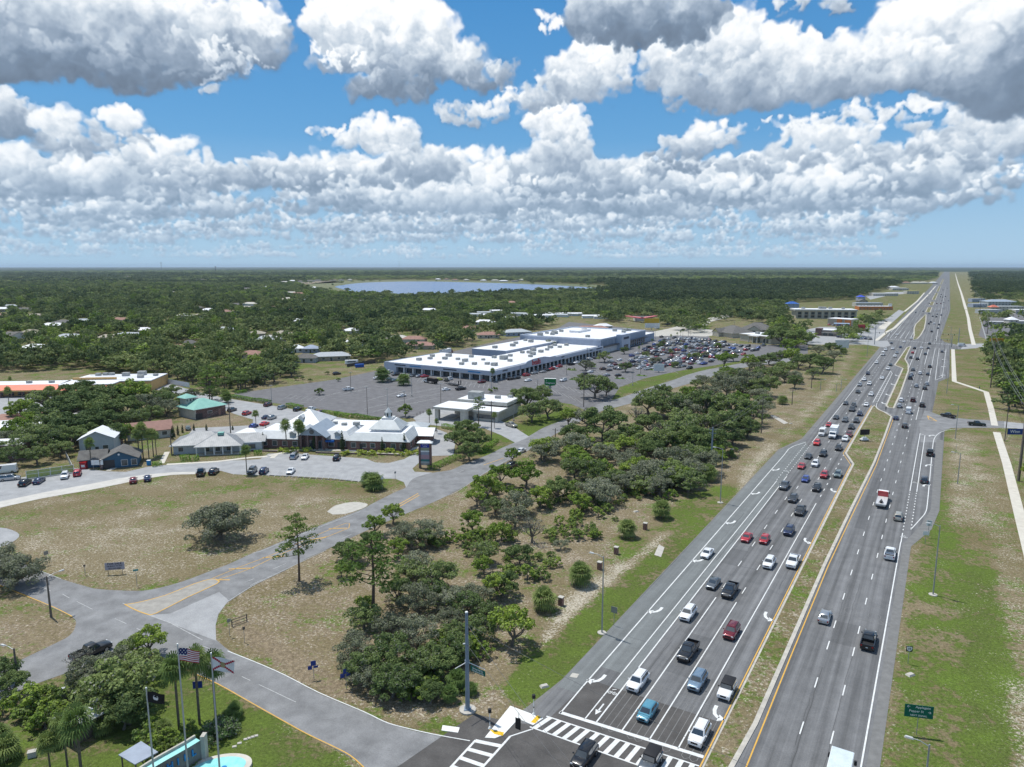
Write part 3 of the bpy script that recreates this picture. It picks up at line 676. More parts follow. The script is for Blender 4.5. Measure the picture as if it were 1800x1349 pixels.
# loop detector cuts
lp=MB()
def loop(s0,s1,t0,t1): 
    r=.5; pts=[(s0+r,t0),(s1-r,t0),(s1,t0+r),(s1,t1-r),(s1-r,t1),(s0+r,t1),(s0,t1-r),(s0,t0+r),(s0+r,t0)]
    line_mb(lp,[W(*q) for q in pts],.07,ZM-.006)
for t in (-33.3,-29.6,-25.9,-22.4):
    loop(78.5,90,t-.95,t); loop(78.5,90,t+.05,t+1.0)
line_mb(lp,[W(91,-37),W(91,-22)],.06,ZM-.006); line_mb(lp,[W(92,-37),W(92,-23)],.06,ZM-.006)
for t in (-13.7,-9.8,-6.0): loop(130,132.2,t-.95,t+.95); line_mb(lp,[W(130,t+.9),W(128.8,t+1.7),W(128.4,-3.4)],.06,ZM-.006)
# parking stall lines
def stalls(a,b,n,dx,dy,w=.12,bb=wn):
    A=P(*a);B=P(*b); D=P(a[0]+dx,a[1]+dy)-A
    for k in range(n+1):
        q=A+(B-A)*k/n; line_mb(bb,[q,q+D],w,ZM)
stalls((441,836),(640,848),19,12,-12.5)
stalls((560,801),(640,806),7,-12,10,); stalls((475,800),(500,797),3,-14,10)
for (a,b,n,dx,dy) in (((640,720),(745,697),14,16,-5),((655,725),(760,703),14,16,-5),((700,697),(790,680),12,14,-5),((745,699),(830,676),14,14,-4.5),((640,706),(700,690),10,14,-4),((600,694),(640,686),7,14,-4),((560,700),(640,680),10,12,-4),((740,664),(860,676),16,-7,7),((500,700),(560,706),6,12,-6),((1010,700),(940,672),7,14,10),((1030,690),(960,668),7,14,10),((1110,668),(1040,650),8,12,7),((1180,650),(1110,636),8,12,7),((868,670),(1060,628),26,6,6)): stalls(a,b,n,dx,dy)
ck=MB(); _r=random.Random(12)
for k in range(70):
    s0=_r.uniform(62,420); t0=_r.choice([-38,-36,-33.2,-31.6,-29.6,-27.9,-25.9,-24.2,-22.4,-13.7,-11.6,-9.8,-7.9,-6])+_r.uniform(-.3,.3)
    if _r.random()<.3: pts=[W(s0+_r.uniform(-.3,.3),t0+d) for d in (-1.8,-.6,.6,1.8)]
    else:
        L0=_r.uniform(6,40); n_=int(L0/2)+2; pts=[W(s0+L0*i/n_,t0+_r.uniform(-.12,.12)) for i in range(n_+1)]
    line_mb(ck,pts,_r.uniform(.04,.09),ZM-.010)
for k in range(26):
    pass
tag(ck.build('sealed_cracks',mat('crack_sealant',(0.075,0.075,0.076),.7)),kind='structure')
pt=MB()
for (s0,s1,t0,t1) in ((96,109,-31.4,-27.9),(140,149,-35,-31.6),(205,231,-24.0,-20.9),(118,126,-11.4,-7.9),(176,204,-13.8,-11.6),(262,280,-31.6,-28),(88,92,-40,-36.8)): pt.add([tuple(W(s0,t0,ZM-.014)),tuple(W(s0,t1,ZM-.014)),tuple(W(s1,t1,ZM-.014)),tuple(W(s1,t0,ZM-.014))],[(0,1,2,3)])
tag(pt.build('asphalt_patches',asphalt('patched_asphalt',(0.135,0.137,0.140),(0.115,0.117,0.120),True,.5)),kind='structure')
tag(wl.build('road_markings',M_white),kind='structure'); tag(yl.build('road_markings',M_yel),kind='structure')
tag(wn.build('worn_markings',M_worn),kind='structure'); tag(lp.build('sealed_cuts',mat('cut_sealant',(0.22,0.22,0.215),.8)),kind='structure')
# dark tyre marks / resurfaced joints across the carriageway
# ---- medians with kerbs
M_med=gm
def island(name,pts,kw=.55,zk=.15,mk=M_curb,top=None):
    """kerb ring and grass top"""
    pts=[Vector((p[0],p[1])) for p in pts]; n=len(pts)
    A=sum(pts[i].x*pts[(i+1)%n].y-pts[(i+1)%n].x*pts[i].y for i in range(n))
    if A<0: pts=pts[::-1]
    ins=[]
    for i in range(n):
        a,b,c=pts[i-1],pts[i],pts[(i+1)%n]
        d1=(b-a).normalized(); d2=(c-b).normalized(); n1=Vector((-d1.y,d1.x)); n2=Vector((-d2.y,d2.x)); m=(n1+n2); 
        m=m.normalized()*min(2.0,1/max(.35,m.normalized().dot(n1)))
        ins.append(b+m*kw)
    b=MB()
    vs=[(p.x,p.y,0) for p in pts]+[(p.x,p.y,zk) for p in pts]+[(p.x,p.y,zk) for p in ins]
    fs=[]
    for i in range(n):
        j=(i+1)%n; fs+=[(i,j,n+j,n+i),(n+i,n+j,2*n+j,2*n+i)]
    b.add(vs,fs); tag(b.build('kerb',mk),kind='structure')
    o=poly_sheet(name,ins,zk-.01,top or gm)
    if top is None:
        ca_=o.data.color_attributes.new('cover','FLOAT_COLOR','POINT'); nv=len(o.data.vertices); ca_.data.foreach_set('color',np.tile(np.array([.44,.26,.30,1],np.float32),nv))
isl1=[W(-60,-20.5),W(225,-20.5),W(235,-20.4),W(248,-24.0),W(300,-23.8),W(340,-23.6),W(346,-23.3),W(341,-22.6),W(334,-21.0),W(329,-18.2),W(322,-14.6),W(240,-14.4),W(190,-15.6),W(150,-16.3),W(100,-16.6),W(80,-17.0),W(66,-18.2),W(58,-19.5),W(40,-19.5)][1:]
isl1=[W(62,-20.5),W(225,-20.5),W(235,-20.4),W(248,-24.0),W(300,-23.8),W(338,-23.7),W(343,-22.9),W(334,-20.6),W(328,-17.6),W(320,-14.6),W(280,-14.4),W(240,-14.5),W(190,-15.6),W(150,-16.3),W(110,-16.5),W(90,-16.6),W(78,-17.3),W(68,-18.9)]
island('median',isl1,.62)
isl2=[W(345,-18.8),W(479,-18.9),W(492,-24.0),W(606,-22.4),W(616,-20.8),W(616,-19.6),W(560,-19.6),W(528,-19.4),W(500,-16.4),W(470,-15.0),W(380,-14.6),W(339,-15.0),W(340,-17.6)]
island('median',isl2,.7)
isl3=[W(671,-20.5),W(720,-22),W(800,-25),W(860,-25.6),W(940,-23.6),W(1040,-21),W(1035,-19.6),W(930,-17.2),W(800,-15.4),W(720,-16.2),W(684,-17.5)]
island('median',isl3,.9)
for k,(s0,s1) in enumerate(((1090,1230),(1290,1420),(1500,1900),(2000,2600),(2800,4000))): island('median',[W(s0,-21),W(s0+8,-22.5),W(s1-8,-22.5),W(s1,-21),W(s1,-16.5),W(s0,-16.5)],.9)
# triangular island of the side road
island('traffic_island',smooth_line(pxs([(218,1063),(232,1071),(258,1081),(275,1079),(330,1051),(382,1027),(384,1021),(372,1018),(340,1027),(290,1047),(240,1060),(218,1063)]),2)[:-1],.2,.07,M_yel,mat('worn_island_concrete',(0.36,0.345,0.31),.9,0,(0.27,0.255,0.23),.8,6))
# ---- sidewalks
def walk(pts,w,name='sidewalk',m=None,z=.07,sm=True):
    b=MB(); q=pts; n=len(q); L_,R_=[],[]
    for i,p in enumerate(q):
        a=Vector(q[max(0,i-1)][:2]); c=Vector(q[min(n-1,i+1)][:2]); d=(c-a).normalized(); s=Vector((-d.y,d.x))*w/2
        L_.append((p[0]+s.x,p[1]+s.y)); R_.append((p[0]-s.x,p[1]-s.y))
    b.prism(L_+R_[::-1],0,z); o=b.build(name,m or M_walk)
    bm=bmesh.new(); bm.from_mesh(o.data); bmesh.ops.triangulate(bm,faces=[f for f in bm.faces if len(f.verts)>4]); bm.to_mesh(o.data); bm.free()
    return tag(o,kind='structure')
walk([W(60,19.3),W(140,19.4),W(208,19.8),W(260,20.2),W(309,19.9)],2.3)
walk([W(322,19.9),W(360,20.3),W(408,20.3),W(425,13.0),W(438,7.3),W(610,7.3)],2.2)
walk([W(652,21.2),W(810,22),W(988,24),W(1180,25)],2.8); walk([W(1190,25),W(1900,28),W(3000,31),W(7000,46)],3.6)
walk(pxs([(1540,599),(1560,583),(1572,577),(1590,560),(1603,548),(1620,530),(1632,518),(1645,503)]),2.6)
walk(pxs([(1548,579),(1562,566)]),7)
walk(pxs([(1590,548),(1612,530),(1625,515)]),2.5)
walk(pxs([(293,817),(380,812),(440,805),(470,803)]),1.6,'footpath',M_walk)
walk(pxs([(473,802),(520,791),(610,792),(700,799),(745,783)]),1.8,'footpath',M_walk,z=.09)
walk(pxs([(487,798),(478,806)]),1.5,'footpath',M_walk,z=.08)
walk(pxs([(190,828),(225,812)]),1.5,'footpath',M_walk,z=.08); walk(pxs([(284,815),(294,795)]),1.6,'footpath',M_walk,z=.08)
poly_sheet('corner_ramp',pxs([(852,1298),(897,1242),(955,1264),(937,1276),(911,1265),(885,1293),(870,1299)]),.10,M_white_c,thick=.1)
poly_sheet('tactile_strip',pxs([(860,1283.5),(886,1289),(884,1295),(869,1292)]),.112,mat('tactile_yellow',(0.78,0.48,0.02),.7))
poly_sheet('tactile_strip',pxs([(944,1259),(951,1262),(941,1273),(933,1271)]),.112,MATS['tactile_yellow'])
poly_sheet('concrete_pad',pxs([(778,1276),(808,1280),(805,1289),(776,1285)]),.08,M_white_c,thick=.08)
poly_sheet('concrete_pad',pxs([(1006,1184),(1018,1186),(1014,1193),(1001,1191)]),.08,M_conc,thick=.08)
# concrete drain apron in the verge
poly_sheet('drain_apron',pxs([(1352,730),(1362,731),(1386,744),(1378,746)]),.06,M_conc)
poly_sheet('drain_apron',pxs([(1150,976),(1158,958),(1168,963),(1162,980)]),.06,M_conc)
# ---- lake
lk=[(588,505),(600,502),(640,497.5),(700,495.6),(760,495.5),(830,497),(900,499),(960,501.5),(1010,504),(1045,506.5),(1040,509),(1000,509.5),(900,514),(800,517),(720,517.5),(640,515.5),(610,511)]
M_water=bpy.data.materials.new('lake_water'); M_water.use_nodes=True; q=M_water.node_tree.nodes['Principled BSDF']
q.inputs['Base Color'].default_value=(0.10,0.17,0.31,1); q.inputs['Roughness'].default_value=0.25; q.inputs['Specular IOR Level'].default_value=.5
nz=M_water.node_tree.nodes.new('ShaderNodeTexNoise'); nz.inputs['Scale'].default_value=.4; bpn=M_water.node_tree.nodes.new('ShaderNodeBump'); bpn.inputs['Strength'].default_value=.6; bpn.inputs['Distance'].default_value=.5
gg=M_water.node_tree.nodes.new('ShaderNodeNewGeometry'); M_water.node_tree.links.new(gg.outputs['Position'],nz.inputs['Vector']); M_water.node_tree.links.new(nz.outputs[0],bpn.inputs['Height']); M_water.node_tree.links.new(bpn.outputs[0],q.inputs['Normal'])
LAKE=smooth_line(pxs(lk+lk[:1]),5)[:-1]
poly_sheet('lake',LAKE,.5,M_water)
poly_sheet('lake_shore',smooth_line(pxs([(540,500),(600,494),(720,492.5),(900,496),(1060,503),(1075,510),(1000,513),(800,520),(700,521),(600,517),(560,508),(540,500)]),4)[:-1],.3,mat('marsh_shore',(0.11,0.13,0.06),.95,0,(0.17,0.17,0.09),.01,5))
poly_sheet('bare_field',smooth_line(pxs([(470,496),(560,494),(600,496),(560,499),(480,500),(470,496)]),4)[:-1],.3,mat('bare_soil',(0.26,0.22,0.16),.95))
poly_sheet('bare_field',smooth_line(pxs([(850,497),(980,499),(1060,502),(1000,504),(900,501),(850,497)]),4)[:-1],.34,mat('pale_field',(0.13,0.15,0.07),.95))
# ================================================================ BUILDINGS
KEEP=[]      # parts of the view no forest tree may cover: (x0,y0,x1,y1) in photo pixels
BLOCK=[]     # footprints (centre x, y, radius) where no tree may stand
M_wroof=mat('white_membrane_roof',(.76,.77,.79),.6,0,(.66,.67,.69),.15,6)
M_wwall=mat('white_stucco',(.70,.71,.73),.85,0,(.62,.63,.65),.4,5)
M_fascia=mat('pale_blue_grey_stucco',(.50,.54,.62),.85,0,(.44,.48,.55),.3,5)
M_bluegrey=mat('blue_grey_wall',(.34,.39,.48),.85,0,(.29,.33,.41),.3,5)
M_dglass=mat('shop_glass',(.02,.03,.04),.15,0,(.05,.07,.08),.35,4,spec=.6)
M_ac=mat('rooftop_metal',(.42,.43,.42),.6,.2,(.26,.27,.26),.8,5)
def brick(name,c,c2,mo=(.35,.32,.29),sc=1.0):
    if name in MATS: return MATS[name]
    m=bpy.data.materials.new(name); m.use_nodes=True; t=m.node_tree; b=t.nodes['Principled BSDF']; b.inputs['Roughness'].default_value=.9
    tcn=t.nodes.new('ShaderNodeTexCoord'); mp=t.nodes.new('ShaderNodeMapping'); mp.inputs['Rotation'].default_value=(R(90),0,0)
    sp_=t.nodes.new('ShaderNodeSeparateXYZ'); t.links.new(tcn.outputs['Object'],sp_.inputs[0]); ad=t.nodes.new('ShaderNodeMath'); t.links.new(sp_.outputs[0],ad.inputs[0]); t.links.new(sp_.outputs[1],ad.inputs[1])
    cb=t.nodes.new('ShaderNodeCombineXYZ'); t.links.new(ad.outputs[0],cb.inputs[0]); t.links.new(sp_.outputs[2],cb.inputs[1])
    n=t.nodes.new('ShaderNodeTexBrick'); n.inputs['Scale'].default_value=4*sc; n.inputs['Color1'].default_value=c+(1,); n.inputs['Color2'].default_value=c2+(1,); n.inputs['Mortar'].default_value=mo+(1,); n.inputs['Mortar Size'].default_value=.02
    t.links.new(cb.outputs[0],n.inputs['Vector']); t.links.new(n.outputs[0],b.inputs['Base Color']); MATS[name]=m; return m
M_brick=brick('red_brick',(.20,.075,.060),(.145,.055,.045)); M_brickD=brick('dark_brick',(.12,.045,.04),(.085,.035,.03))
def seam(name,c,c2,ax=0,n=2.2):
    """standing seam or shingle roof"""
    if name in MATS: return MATS[name]
    m=mat(name,c,.55,.15,c2,.5,6); t=m.node_tree; b=t.nodes['Principled BSDF']; src=b.inputs['Base Color'].links[0].from_socket
    tcn=t.nodes.new('ShaderNodeTexCoord'); sp_=t.nodes.new('ShaderNodeSeparateXYZ'); t.links.new(tcn.outputs['Object'],sp_.inputs[0])
    mu=t.nodes.new('ShaderNodeMath'); mu.operation='MULTIPLY'; mu.inputs[1].default_value=n; t.links.new(sp_.outputs[ax],mu.inputs[0])
    fr=t.nodes.new('ShaderNodeMath'); fr.operation='FRACT'; t.links.new(mu.outputs[0],fr.inputs[0])
    gt=t.nodes.new('ShaderNodeMath'); gt.operation='GREATER_THAN'; gt.inputs[1].default_value=.88; t.links.new(fr.outputs[0],gt.inputs[0])
    x=t.nodes.new('ShaderNodeMix'); x.data_type='RGBA'; x.blend_type='MULTIPLY'; t.links.new(src,x.inputs[6]); x.inputs[7].default_value=(.72,.74,.76,1); t.links.new(gt.outputs[0],x.inputs[0]); t.links.new(x.outputs[2],b.inputs['Base Color'])
    return m
M_metalroof=seam('pale_metal_roof',(.50,.53,.54),(.40,.43,.44)); M_whitemetal=seam('white_metal_roof',(.60,.62,.63),(.50,.52,.53)); M_greyshingle=seam('weathered_grey_roof',(.30,.31,.32),(.20,.21,.22),0,1.6)
M_greenroof=seam('green_metal_roof',(.26,.50,.43),(.20,.42,.36),0,1.6); M_slate=seam('blue_grey_metal_roof',(.36,.42,.48),(.29,.34,.40))
M_shg=mat('dark_grey_shingle',(.17,.165,.155),.9,0,(.11,.105,.10),.8,6); M_pinkroof=mat('pink_brown_shingle',(.36,.21,.17),.9,0,(.27,.16,.13),.6,6)
M_blue=mat('blue_siding',(.055,.13,.21),.8); M_cream=mat('cream_wall',(.56,.54,.48),.85); M_tan=mat('tan_wall',(.40,.36,.29),.85); M_grwall=mat('grey_wall',(.45,.48,.50),.85,0,(.38,.41,.43))
M_or=mat('orange_yellow_stucco',(.62,.40,.17),.85,0,(.54,.35,.15),.3,5); M_coral=seam('coral_metal_roof',(.66,.20,.13),(.58,.17,.11),0,1.2); M_orange=mat('orange_wall',(.60,.22,.07),.85)
M_whtrim=mat('white_trim',(.74,.75,.74),.7); M_win=mat('window_glass',(.04,.05,.06),.12,0,(.09,.11,.12),.6,3,spec=.7)
M_beige=mat('beige_stucco',(.50,.46,.38),.85,0,(.44,.40,.33),.4,5); M_door=mat('dark_door',(.05,.05,.055),.5)
def bbox(e,name,x0,x1,y0,y1,z0,z1,m): return MB().box((x0+x1)/2,(y0+y1)/2,z0,abs(x1-x0),abs(y1-y0),z1-z0).build(name,m,e)
def hip(e,name,x0,x1,y0,y1,z,h,m,ov=.5,ridge=None,flat=0,under=True):
    x0-=ov;x1+=ov;y0-=ov;y1+=ov; w=x1-x0;d=y1-y0; b=MB()
    if flat: # mansard with flat top inset
        q=[(x0,y0,z),(x1,y0,z),(x1,y1,z),(x0,y1,z),(x0+flat,y0+flat,z+h),(x1-flat,y0+flat,z+h),(x1-flat,y1-flat,z+h),(x0+flat,y1-flat,z+h)]
        b.add(q,[(0,1,5,4),(1,2,6,5),(2,3,7,6),(3,0,4,7)],m); b.add(q,[(4,5,6,7)],M_wroof)
    elif w>=d:
        r=min(d/2,w/2) if ridge is None else ridge; ym=(y0+y1)/2
        b.add([(x0,y0,z),(x1,y0,z),(x1,y1,z),(x0,y1,z),(x0+r,ym,z+h),(x1-r,ym,z+h)],[(0,1,5,4),(1,2,5),(2,3,4,5),(3,0,4)],m)
    else:
        r=min(w/2,d/2) if ridge is None else ridge; xm=(x0+x1)/2
        b.add([(x0,y0,z),(x1,y0,z),(x1,y1,z),(x0,y1,z),(xm,y0+r,z+h),(xm,y1-r,z+h)],[(1,2,5,4),(0,1,4),(2,3,5),(3,0,4,5)],m)
    b.add([(x0,y0,z-.18),(x1,y0,z-.18),(x1,y1,z-.18),(x0,y1,z-.18),(x0,y0,z-.002),(x1,y0,z-.002),(x1,y1,z-.002),(x0,y1,z-.002)],[(0,3,2,1),(0,1,5,4),(1,2,6,5),(2,3,7,6),(3,0,4,7)],M_whtrim)
    return b.build(name,None,e)
def gable(e,name,x0,x1,y0,y1,z,h,m,axis='y',ov=.5,wallm=None,thick=.16):
    b=MB()
    if axis=='y': # ridge runs along y
        xm=(x0+x1)/2; a0,a1=x0-ov,x1+ov; c0,c1=y0-ov,y1+ov; dz=h*ov/((x1-x0)/2)
        b.add([(a0,c0,z-dz),(xm,c0,z+h),(a1,c0,z-dz),(a0,c1,z-dz),(xm,c1,z+h),(a1,c1,z-dz),(a0,c0,z-dz-thick),(xm,c0,z+h-thick),(a1,c0,z-dz-thick),(a0,c1,z-dz-thick),(xm,c1,z+h-thick),(a1,c1,z-dz-thick)],
         [(0,1,4,3),(1,2,5,4),(6,9,10,7),(7,10,11,8),(0,6,7,1),(1,7,8,2),(3,4,10,9),(4,5,11,10),(0,3,9,6),(2,8,11,5)],m)
        g=MB(); g.add([(x0,y0,z),(x1,y0,z),(xm,y0,z+h-.1),(x0,y1,z),(x1,y1,z),(xm,y1,z+h-.1)],[(0,1,2),(3,5,4)])
    else:
        ym=(y0+y1)/2; a0,a1=y0-ov,y1+ov; c0,c1=x0-ov,x1+ov; dz=h*ov/((y1-y0)/2)
        b.add([(c0,a0,z-dz),(c0,ym,z+h),(c0,a1,z-dz),(c1,a0,z-dz),(c1,ym,z+h),(c1,a1,z-dz),(c0,a0,z-dz-thick),(c0,ym,z+h-thick),(c0,a1,z-dz-thick),(c1,a0,z-dz-thick),(c1,ym,z+h-thick),(c1,a1,z-dz-thick)],
         [(0,3,4,1),(1,4,5,2),(6,7,10,9),(7,8,11,10),(0,1,7,6),(1,2,8,7),(3,9,10,4),(4,10,11,5),(0,6,9,3),(2,5,11,8)],m)
        g=MB(); g.add([(x0,y0,z),(x0,y1,z),(x0,ym,z+h-.1),(x1,y0,z),(x1,y1,z),(x1,ym,z+h-.1)],[(0,2,1),(3,4,5)])
    o=b.build(name,None,e); g.build('gable_wall',wallm or M_whtrim,e); return o
def win(e,x,y,z,w,h,axis='x',sgn=-1,m=None,frame=True,name='window',fm=None):
    """axis 'x': window lies in a wall parallel to x, facing sgn*y"""
    f=MB(); t=.06
    def bx(b,cx,cz,ww,hh,off,th):
        if axis=='x': b.box(cx,y+sgn*off,cz-hh/2,ww,th,hh)
        else: b.box(x+sgn*off,cx,cz-hh/2,th,ww,hh)
    c=x if axis=='x' else y
    bx(f,c,z+h/2,w+.2,h+.2,.02,.05); fo=f.build(name,fm or M_whtrim,e)
    g=MB(); bx(g,c,z+h/2,w,h,.055,.03); g.build('pane',m or M_win,fo); return fo
def acs(e,pts,z,s=1.6):
    for (x,y,*r) in pts:
        k=r[0] if r else s*random.uniform(.7,1.3)
        MB().box(x,y,z,k*1.3,k,k*.7,0).build('rooftop_unit',M_ac,e)
def text_mesh(e,txt,size,mat_,loc,rot,name='lettering',ext=.03,bold=0.0,align='CENTER',spacing=1.0):
    cu=bpy.data.curves.new('lettering','FONT'); cu.body=txt; cu.size=size; cu.extrude=ext; cu.offset=bold; cu.align_x=align; cu.align_y='CENTER'; cu.space_character=spacing; cu.resolution_u=2
    o=bpy.data.objects.new('tmp',cu); COL.objects.link(o); dg=bpy.context.evaluated_depsgraph_get(); me=bpy.data.meshes.new_from_object(o.evaluated_get(dg)); bpy.data.objects.remove(o,do_unlink=True)
    me.name=name; me.materials.clear(); me.materials.append(mat_)
    q=bpy.data.objects.new(name,me); COL.objects.link(q); q.parent=e; q.location=loc; q.rotation_euler=rot; return q
# ---- the long white shopping centre; local frame: x along the highway, y = to the left of it
o_=W(310,-200); mall=empty('shopping_centre',o_,HWY,'long white shopping centre with red storefront letters and white flat roof','shopping centre')
Hm=5.6; fz=3.3
def mroof(name,pts,z,m=M_wroof,zb=None): 
    b=MB(); b.prism(pts,zb if zb is not None else z-.4,z,m); return b.build(name,m,mall)
# solid volumes
bbox(mall,'wall',2.2,54,4.2,74,0,Hm-.5,M_wwall); bbox(mall,'wall',54,141,4.2,35,0,Hm-.52,M_wwall); bbox(mall,'wall',71,141,36,62,0,7.0,M_bluegrey)
b=MB(); b.prism([(2,4),(141,4),(141,35),(54,35),(54,74),(2,74)],Hm-.5,Hm-.2,M_wroof); b.build('roof',M_wroof,mall)
bbox(mall,'roof',71,141,36,62,7.0,7.1,M_wroof)
# fascias (parapets)
def fascia(x0,x1,y0,y1,z0,z1,m=M_fascia,name='fascia'): bbox(mall,name,x0,x1,y0,y1,z0,z1,m)
fascia(0,.35,1.2,75,fz,Hm); fascia(1.2,141,0,.35,fz,Hm); 
b=MB(); b.add([(0,1.2,fz),(1.2,0,fz),(1.2,0,Hm),(0,1.2,Hm),(.35,1.4,fz),(1.4,.35,fz),(1.4,.35,Hm),(.35,1.4,Hm)],[(0,1,2,3),(3,2,6,7),(4,7,6,5)]); b.build('fascia',M_fascia,mall)
bbox(mall,'soffit',.2,141,.2,4.2,fz-.15,fz,M_wwall); bbox(mall,'soffit',.2,2.2,4.2,66,fz-.16,fz-.01,M_wwall)
bbox(mall,'end_wall',0,2.2,66,75,0,fz,M_fascia); bbox(mall,'parapet',0,54,74.7,75,Hm-.5,Hm,M_fascia); 
# gable over the red letters
b=MB(); pr=[(28,Hm),(33,Hm+.2),(36,Hm+1.3),(42,Hm+1.9),(50,Hm+2.0),(56,Hm+1.9),(60,Hm+1.3),(62,Hm+.9),(70,Hm+.9),(70,Hm),(70,fz),(28,fz)]
n=len(pr); b.add([(x,-.25,z) for x,z in pr]+[(x,.2,z) for x,z in pr],[tuple(range(n)),tuple(range(n,2*n))[::-1]]+[(k,n+k,n+(k+1)%n,(k+1)%n) for k in range(n)]); b.build('fascia',M_fascia,mall)
red=PC['bright red'] if 'PC' in globals() else mat('sign_red',(.55,.02,.02),.5)
text_mesh(mall,'bealls',4.6,red,(46,-.35,Hm-.2),(R(90),0,0),'lettering',.06,.06)
M_dk=mat('sign_dark',(.05,.06,.09),.6); M_sb=mat('sign_blue',(.03,.25,.55),.5); M_sg=mat('sign_green',(.02,.25,.07),.5); M_swh=mat('sign_white',(.8,.8,.8),.5)
for x,t_ in ((9,'SALON'),(24,'NAILS'),(84,'DENTAL'),(112,'CAFE')): pass
for x,w,m in ((12,5,M_dk),(80,4,M_dk),(121,4,M_dk),(134,9,M_dk)): bbox(mall,'sign',x-w/2,x+w/2,-.08,-.01,4.3,4.9,m)
for y,w,m in ((12,8,M_sb),(28,9,M_dk),(52,8,M_sb),(63,8,M_dk)): bbox(mall,'sign',-.08,-.01,y-w/2,y+w/2,4.1,4.7,m)
# arcades
for k in range(11):
    y=2+k*6.5
    MB().box(.5,y,0,.75,.75,fz-.15,0,None,.8).build('column',M_whtrim,mall)
    if k<10: bbox(mall,'shopfront',2.05,2.18,y+.4,y+6.0,.2,2.9,M_dglass)
for k in range(28):
    x=4+k*5
    MB().box(x,.5,0,.7,.7,fz-.15,0,None,.8).build('column',M_whtrim,mall)
    bbox(mall,'shopfront',x-2.2,x+2.2,4.05,4.18,.2,2.9,M_dglass)
# tall block
bbox(mall,'wall',141,227,2.0,67,0,9.2,M_bluegrey); bbox(mall,'roof',141.6,226.4,2.6,66.4,9.2,9.3,M_wroof)
for a in ((141,141.6,2,67),(226.4,227,2,67),(141.6,226.4,66.4,67),(141.6,226.4,2,2.6)): bbox(mall,'parapet',a[0],a[1],a[2],a[3],9.2,10.2,M_fascia)
bbox(mall,'shopfront',141.5,170,1.2,1.95,.1,4.4,M_wwall); bbox(mall,'canopy',141,168,-.8,2,4.5,5.0,M_door); bbox(mall,'entrance_tower',168,184,-2.5,2,0,11.2,M_fascia); bbox(mall,'entrance',172,180,-2.62,-2.52,.2,3.6,M_dglass)
bbox(mall,'sign',171,181,-2.6,-2.52,7.6,9.2,M_dk); bbox(mall,'canopy',184,227,-.6,2,4.6,5.0,M_door)
for k in range(10): bbox(mall,'pilaster',143+k*2.6,143.5+k*2.6,1.9-.12,1.99,5.2,9.0,M_slate)
for k in range(9): bbox(mall,'shopfront',186+k*4.5,189+k*4.5,1.9,1.98,.3,4.2,M_dglass)
bbox(mall,'fascia',227,250,3,40,0,6.0,M_bluegrey); bbox(mall,'roof',227,250,3,40,6.0,6.15,M_wroof)
# rooftop plant
b=MB(); b.box(195,44,9.3,22,8,1.6); b.build('plant_screen',M_wroof,mall)
acs(mall,[(200,43,3),(168,52,3),(160,50,2.4),(172,56,2),(178,58,2.5),(166,58,2),(150,55,3),(186,56,2.4),(212,22,2.6),(206,12,2.4),(218,16,3),(222,14,2.5),(158,20,2.4)],9.3)
acs(mall,[(20,12,2.6),(22,18,2),(18,24,2),(14,30,2),(26,36,2.4),(30,44,1.8),(28,52,2.2),(24,60,2),(34,66,2),(40,58,2.6),(46,22,3.4),(48,30,2),(40,14,2),(64,14,2),(74,18,2.6),(80,24,2.4),(78,28,2),(88,20,2.4),(92,28,2.8),(100,22,2),(112,26,2.6),(118,22,2),(126,30,2.2),(132,24,2.2),(60,26,2),(36,30,1.6),(44,44,2),(12,44,1.6),(16,62,2.2)],Hm-.2)
acs(mall,[(80,50,2.4),(96,46,2.6),(110,52,2.2),(124,48,2.6),(130,56,2)],7.1)
for q in range(8): bbox(mall,'roof_seam',6+q*16,6.08+q*16,4.4,34,Hm-.19,Hm-.16,M_wwall)
# ---- bank drive-through (low white flat roofs)
bd=empty('bank_drive_through',P(822,742),headpx((822,742),(769,737))+math.pi,'low cream bank with white flat roofs and drive-through canopy','bank')
bbox(bd,'pier',-2.6,-.2,-1.2,1.2,0,4.4,M_cream); bbox(bd,'pier',-14,-12.4,-1.0,.6,0,4.4,M_cream); bbox(bd,'pier',-2.4,-.4,9,10.6,0,4.4,M_cream)
bbox(bd,'canopy_roof',-14.6,.4,-1.6,12,4.3,5.2,M_cream); bbox(bd,'roof',-14.4,.2,-1.4,11.8,5.2,5.26,M_wroof)
bbox(bd,'wall',-12,11,12,28,0,3.9,M_cream); bbox(bd,'wall',.6,11,4,12,0,3.4,M_cream); bbox(bd,'roof',.4,12,3,12,3.4,4.3,M_cream); bbox(bd,'roof',.6,11.8,3.2,11.9,4.3,4.35,M_wroof)
bbox(bd,'clerestory',-9,9.5,13.5,26,3.9,4.8,M_win); bbox(bd,'upper_roof',-11,11.5,12.4,27,4.8,6.2,M_cream); bbox(bd,'roof',-10.7,11.2,12.7,26.7,6.2,6.26,M_wroof); acs(bd,[(-4,16,4.2),(4,20,1.6),(8,24,1.4)],6.26)
bbox(bd,'lane_island',-8,-7,1,9,0,.2,M_curb); bbox(bd,'window',2,10,3.94,3.99,1,2.6,M_win)
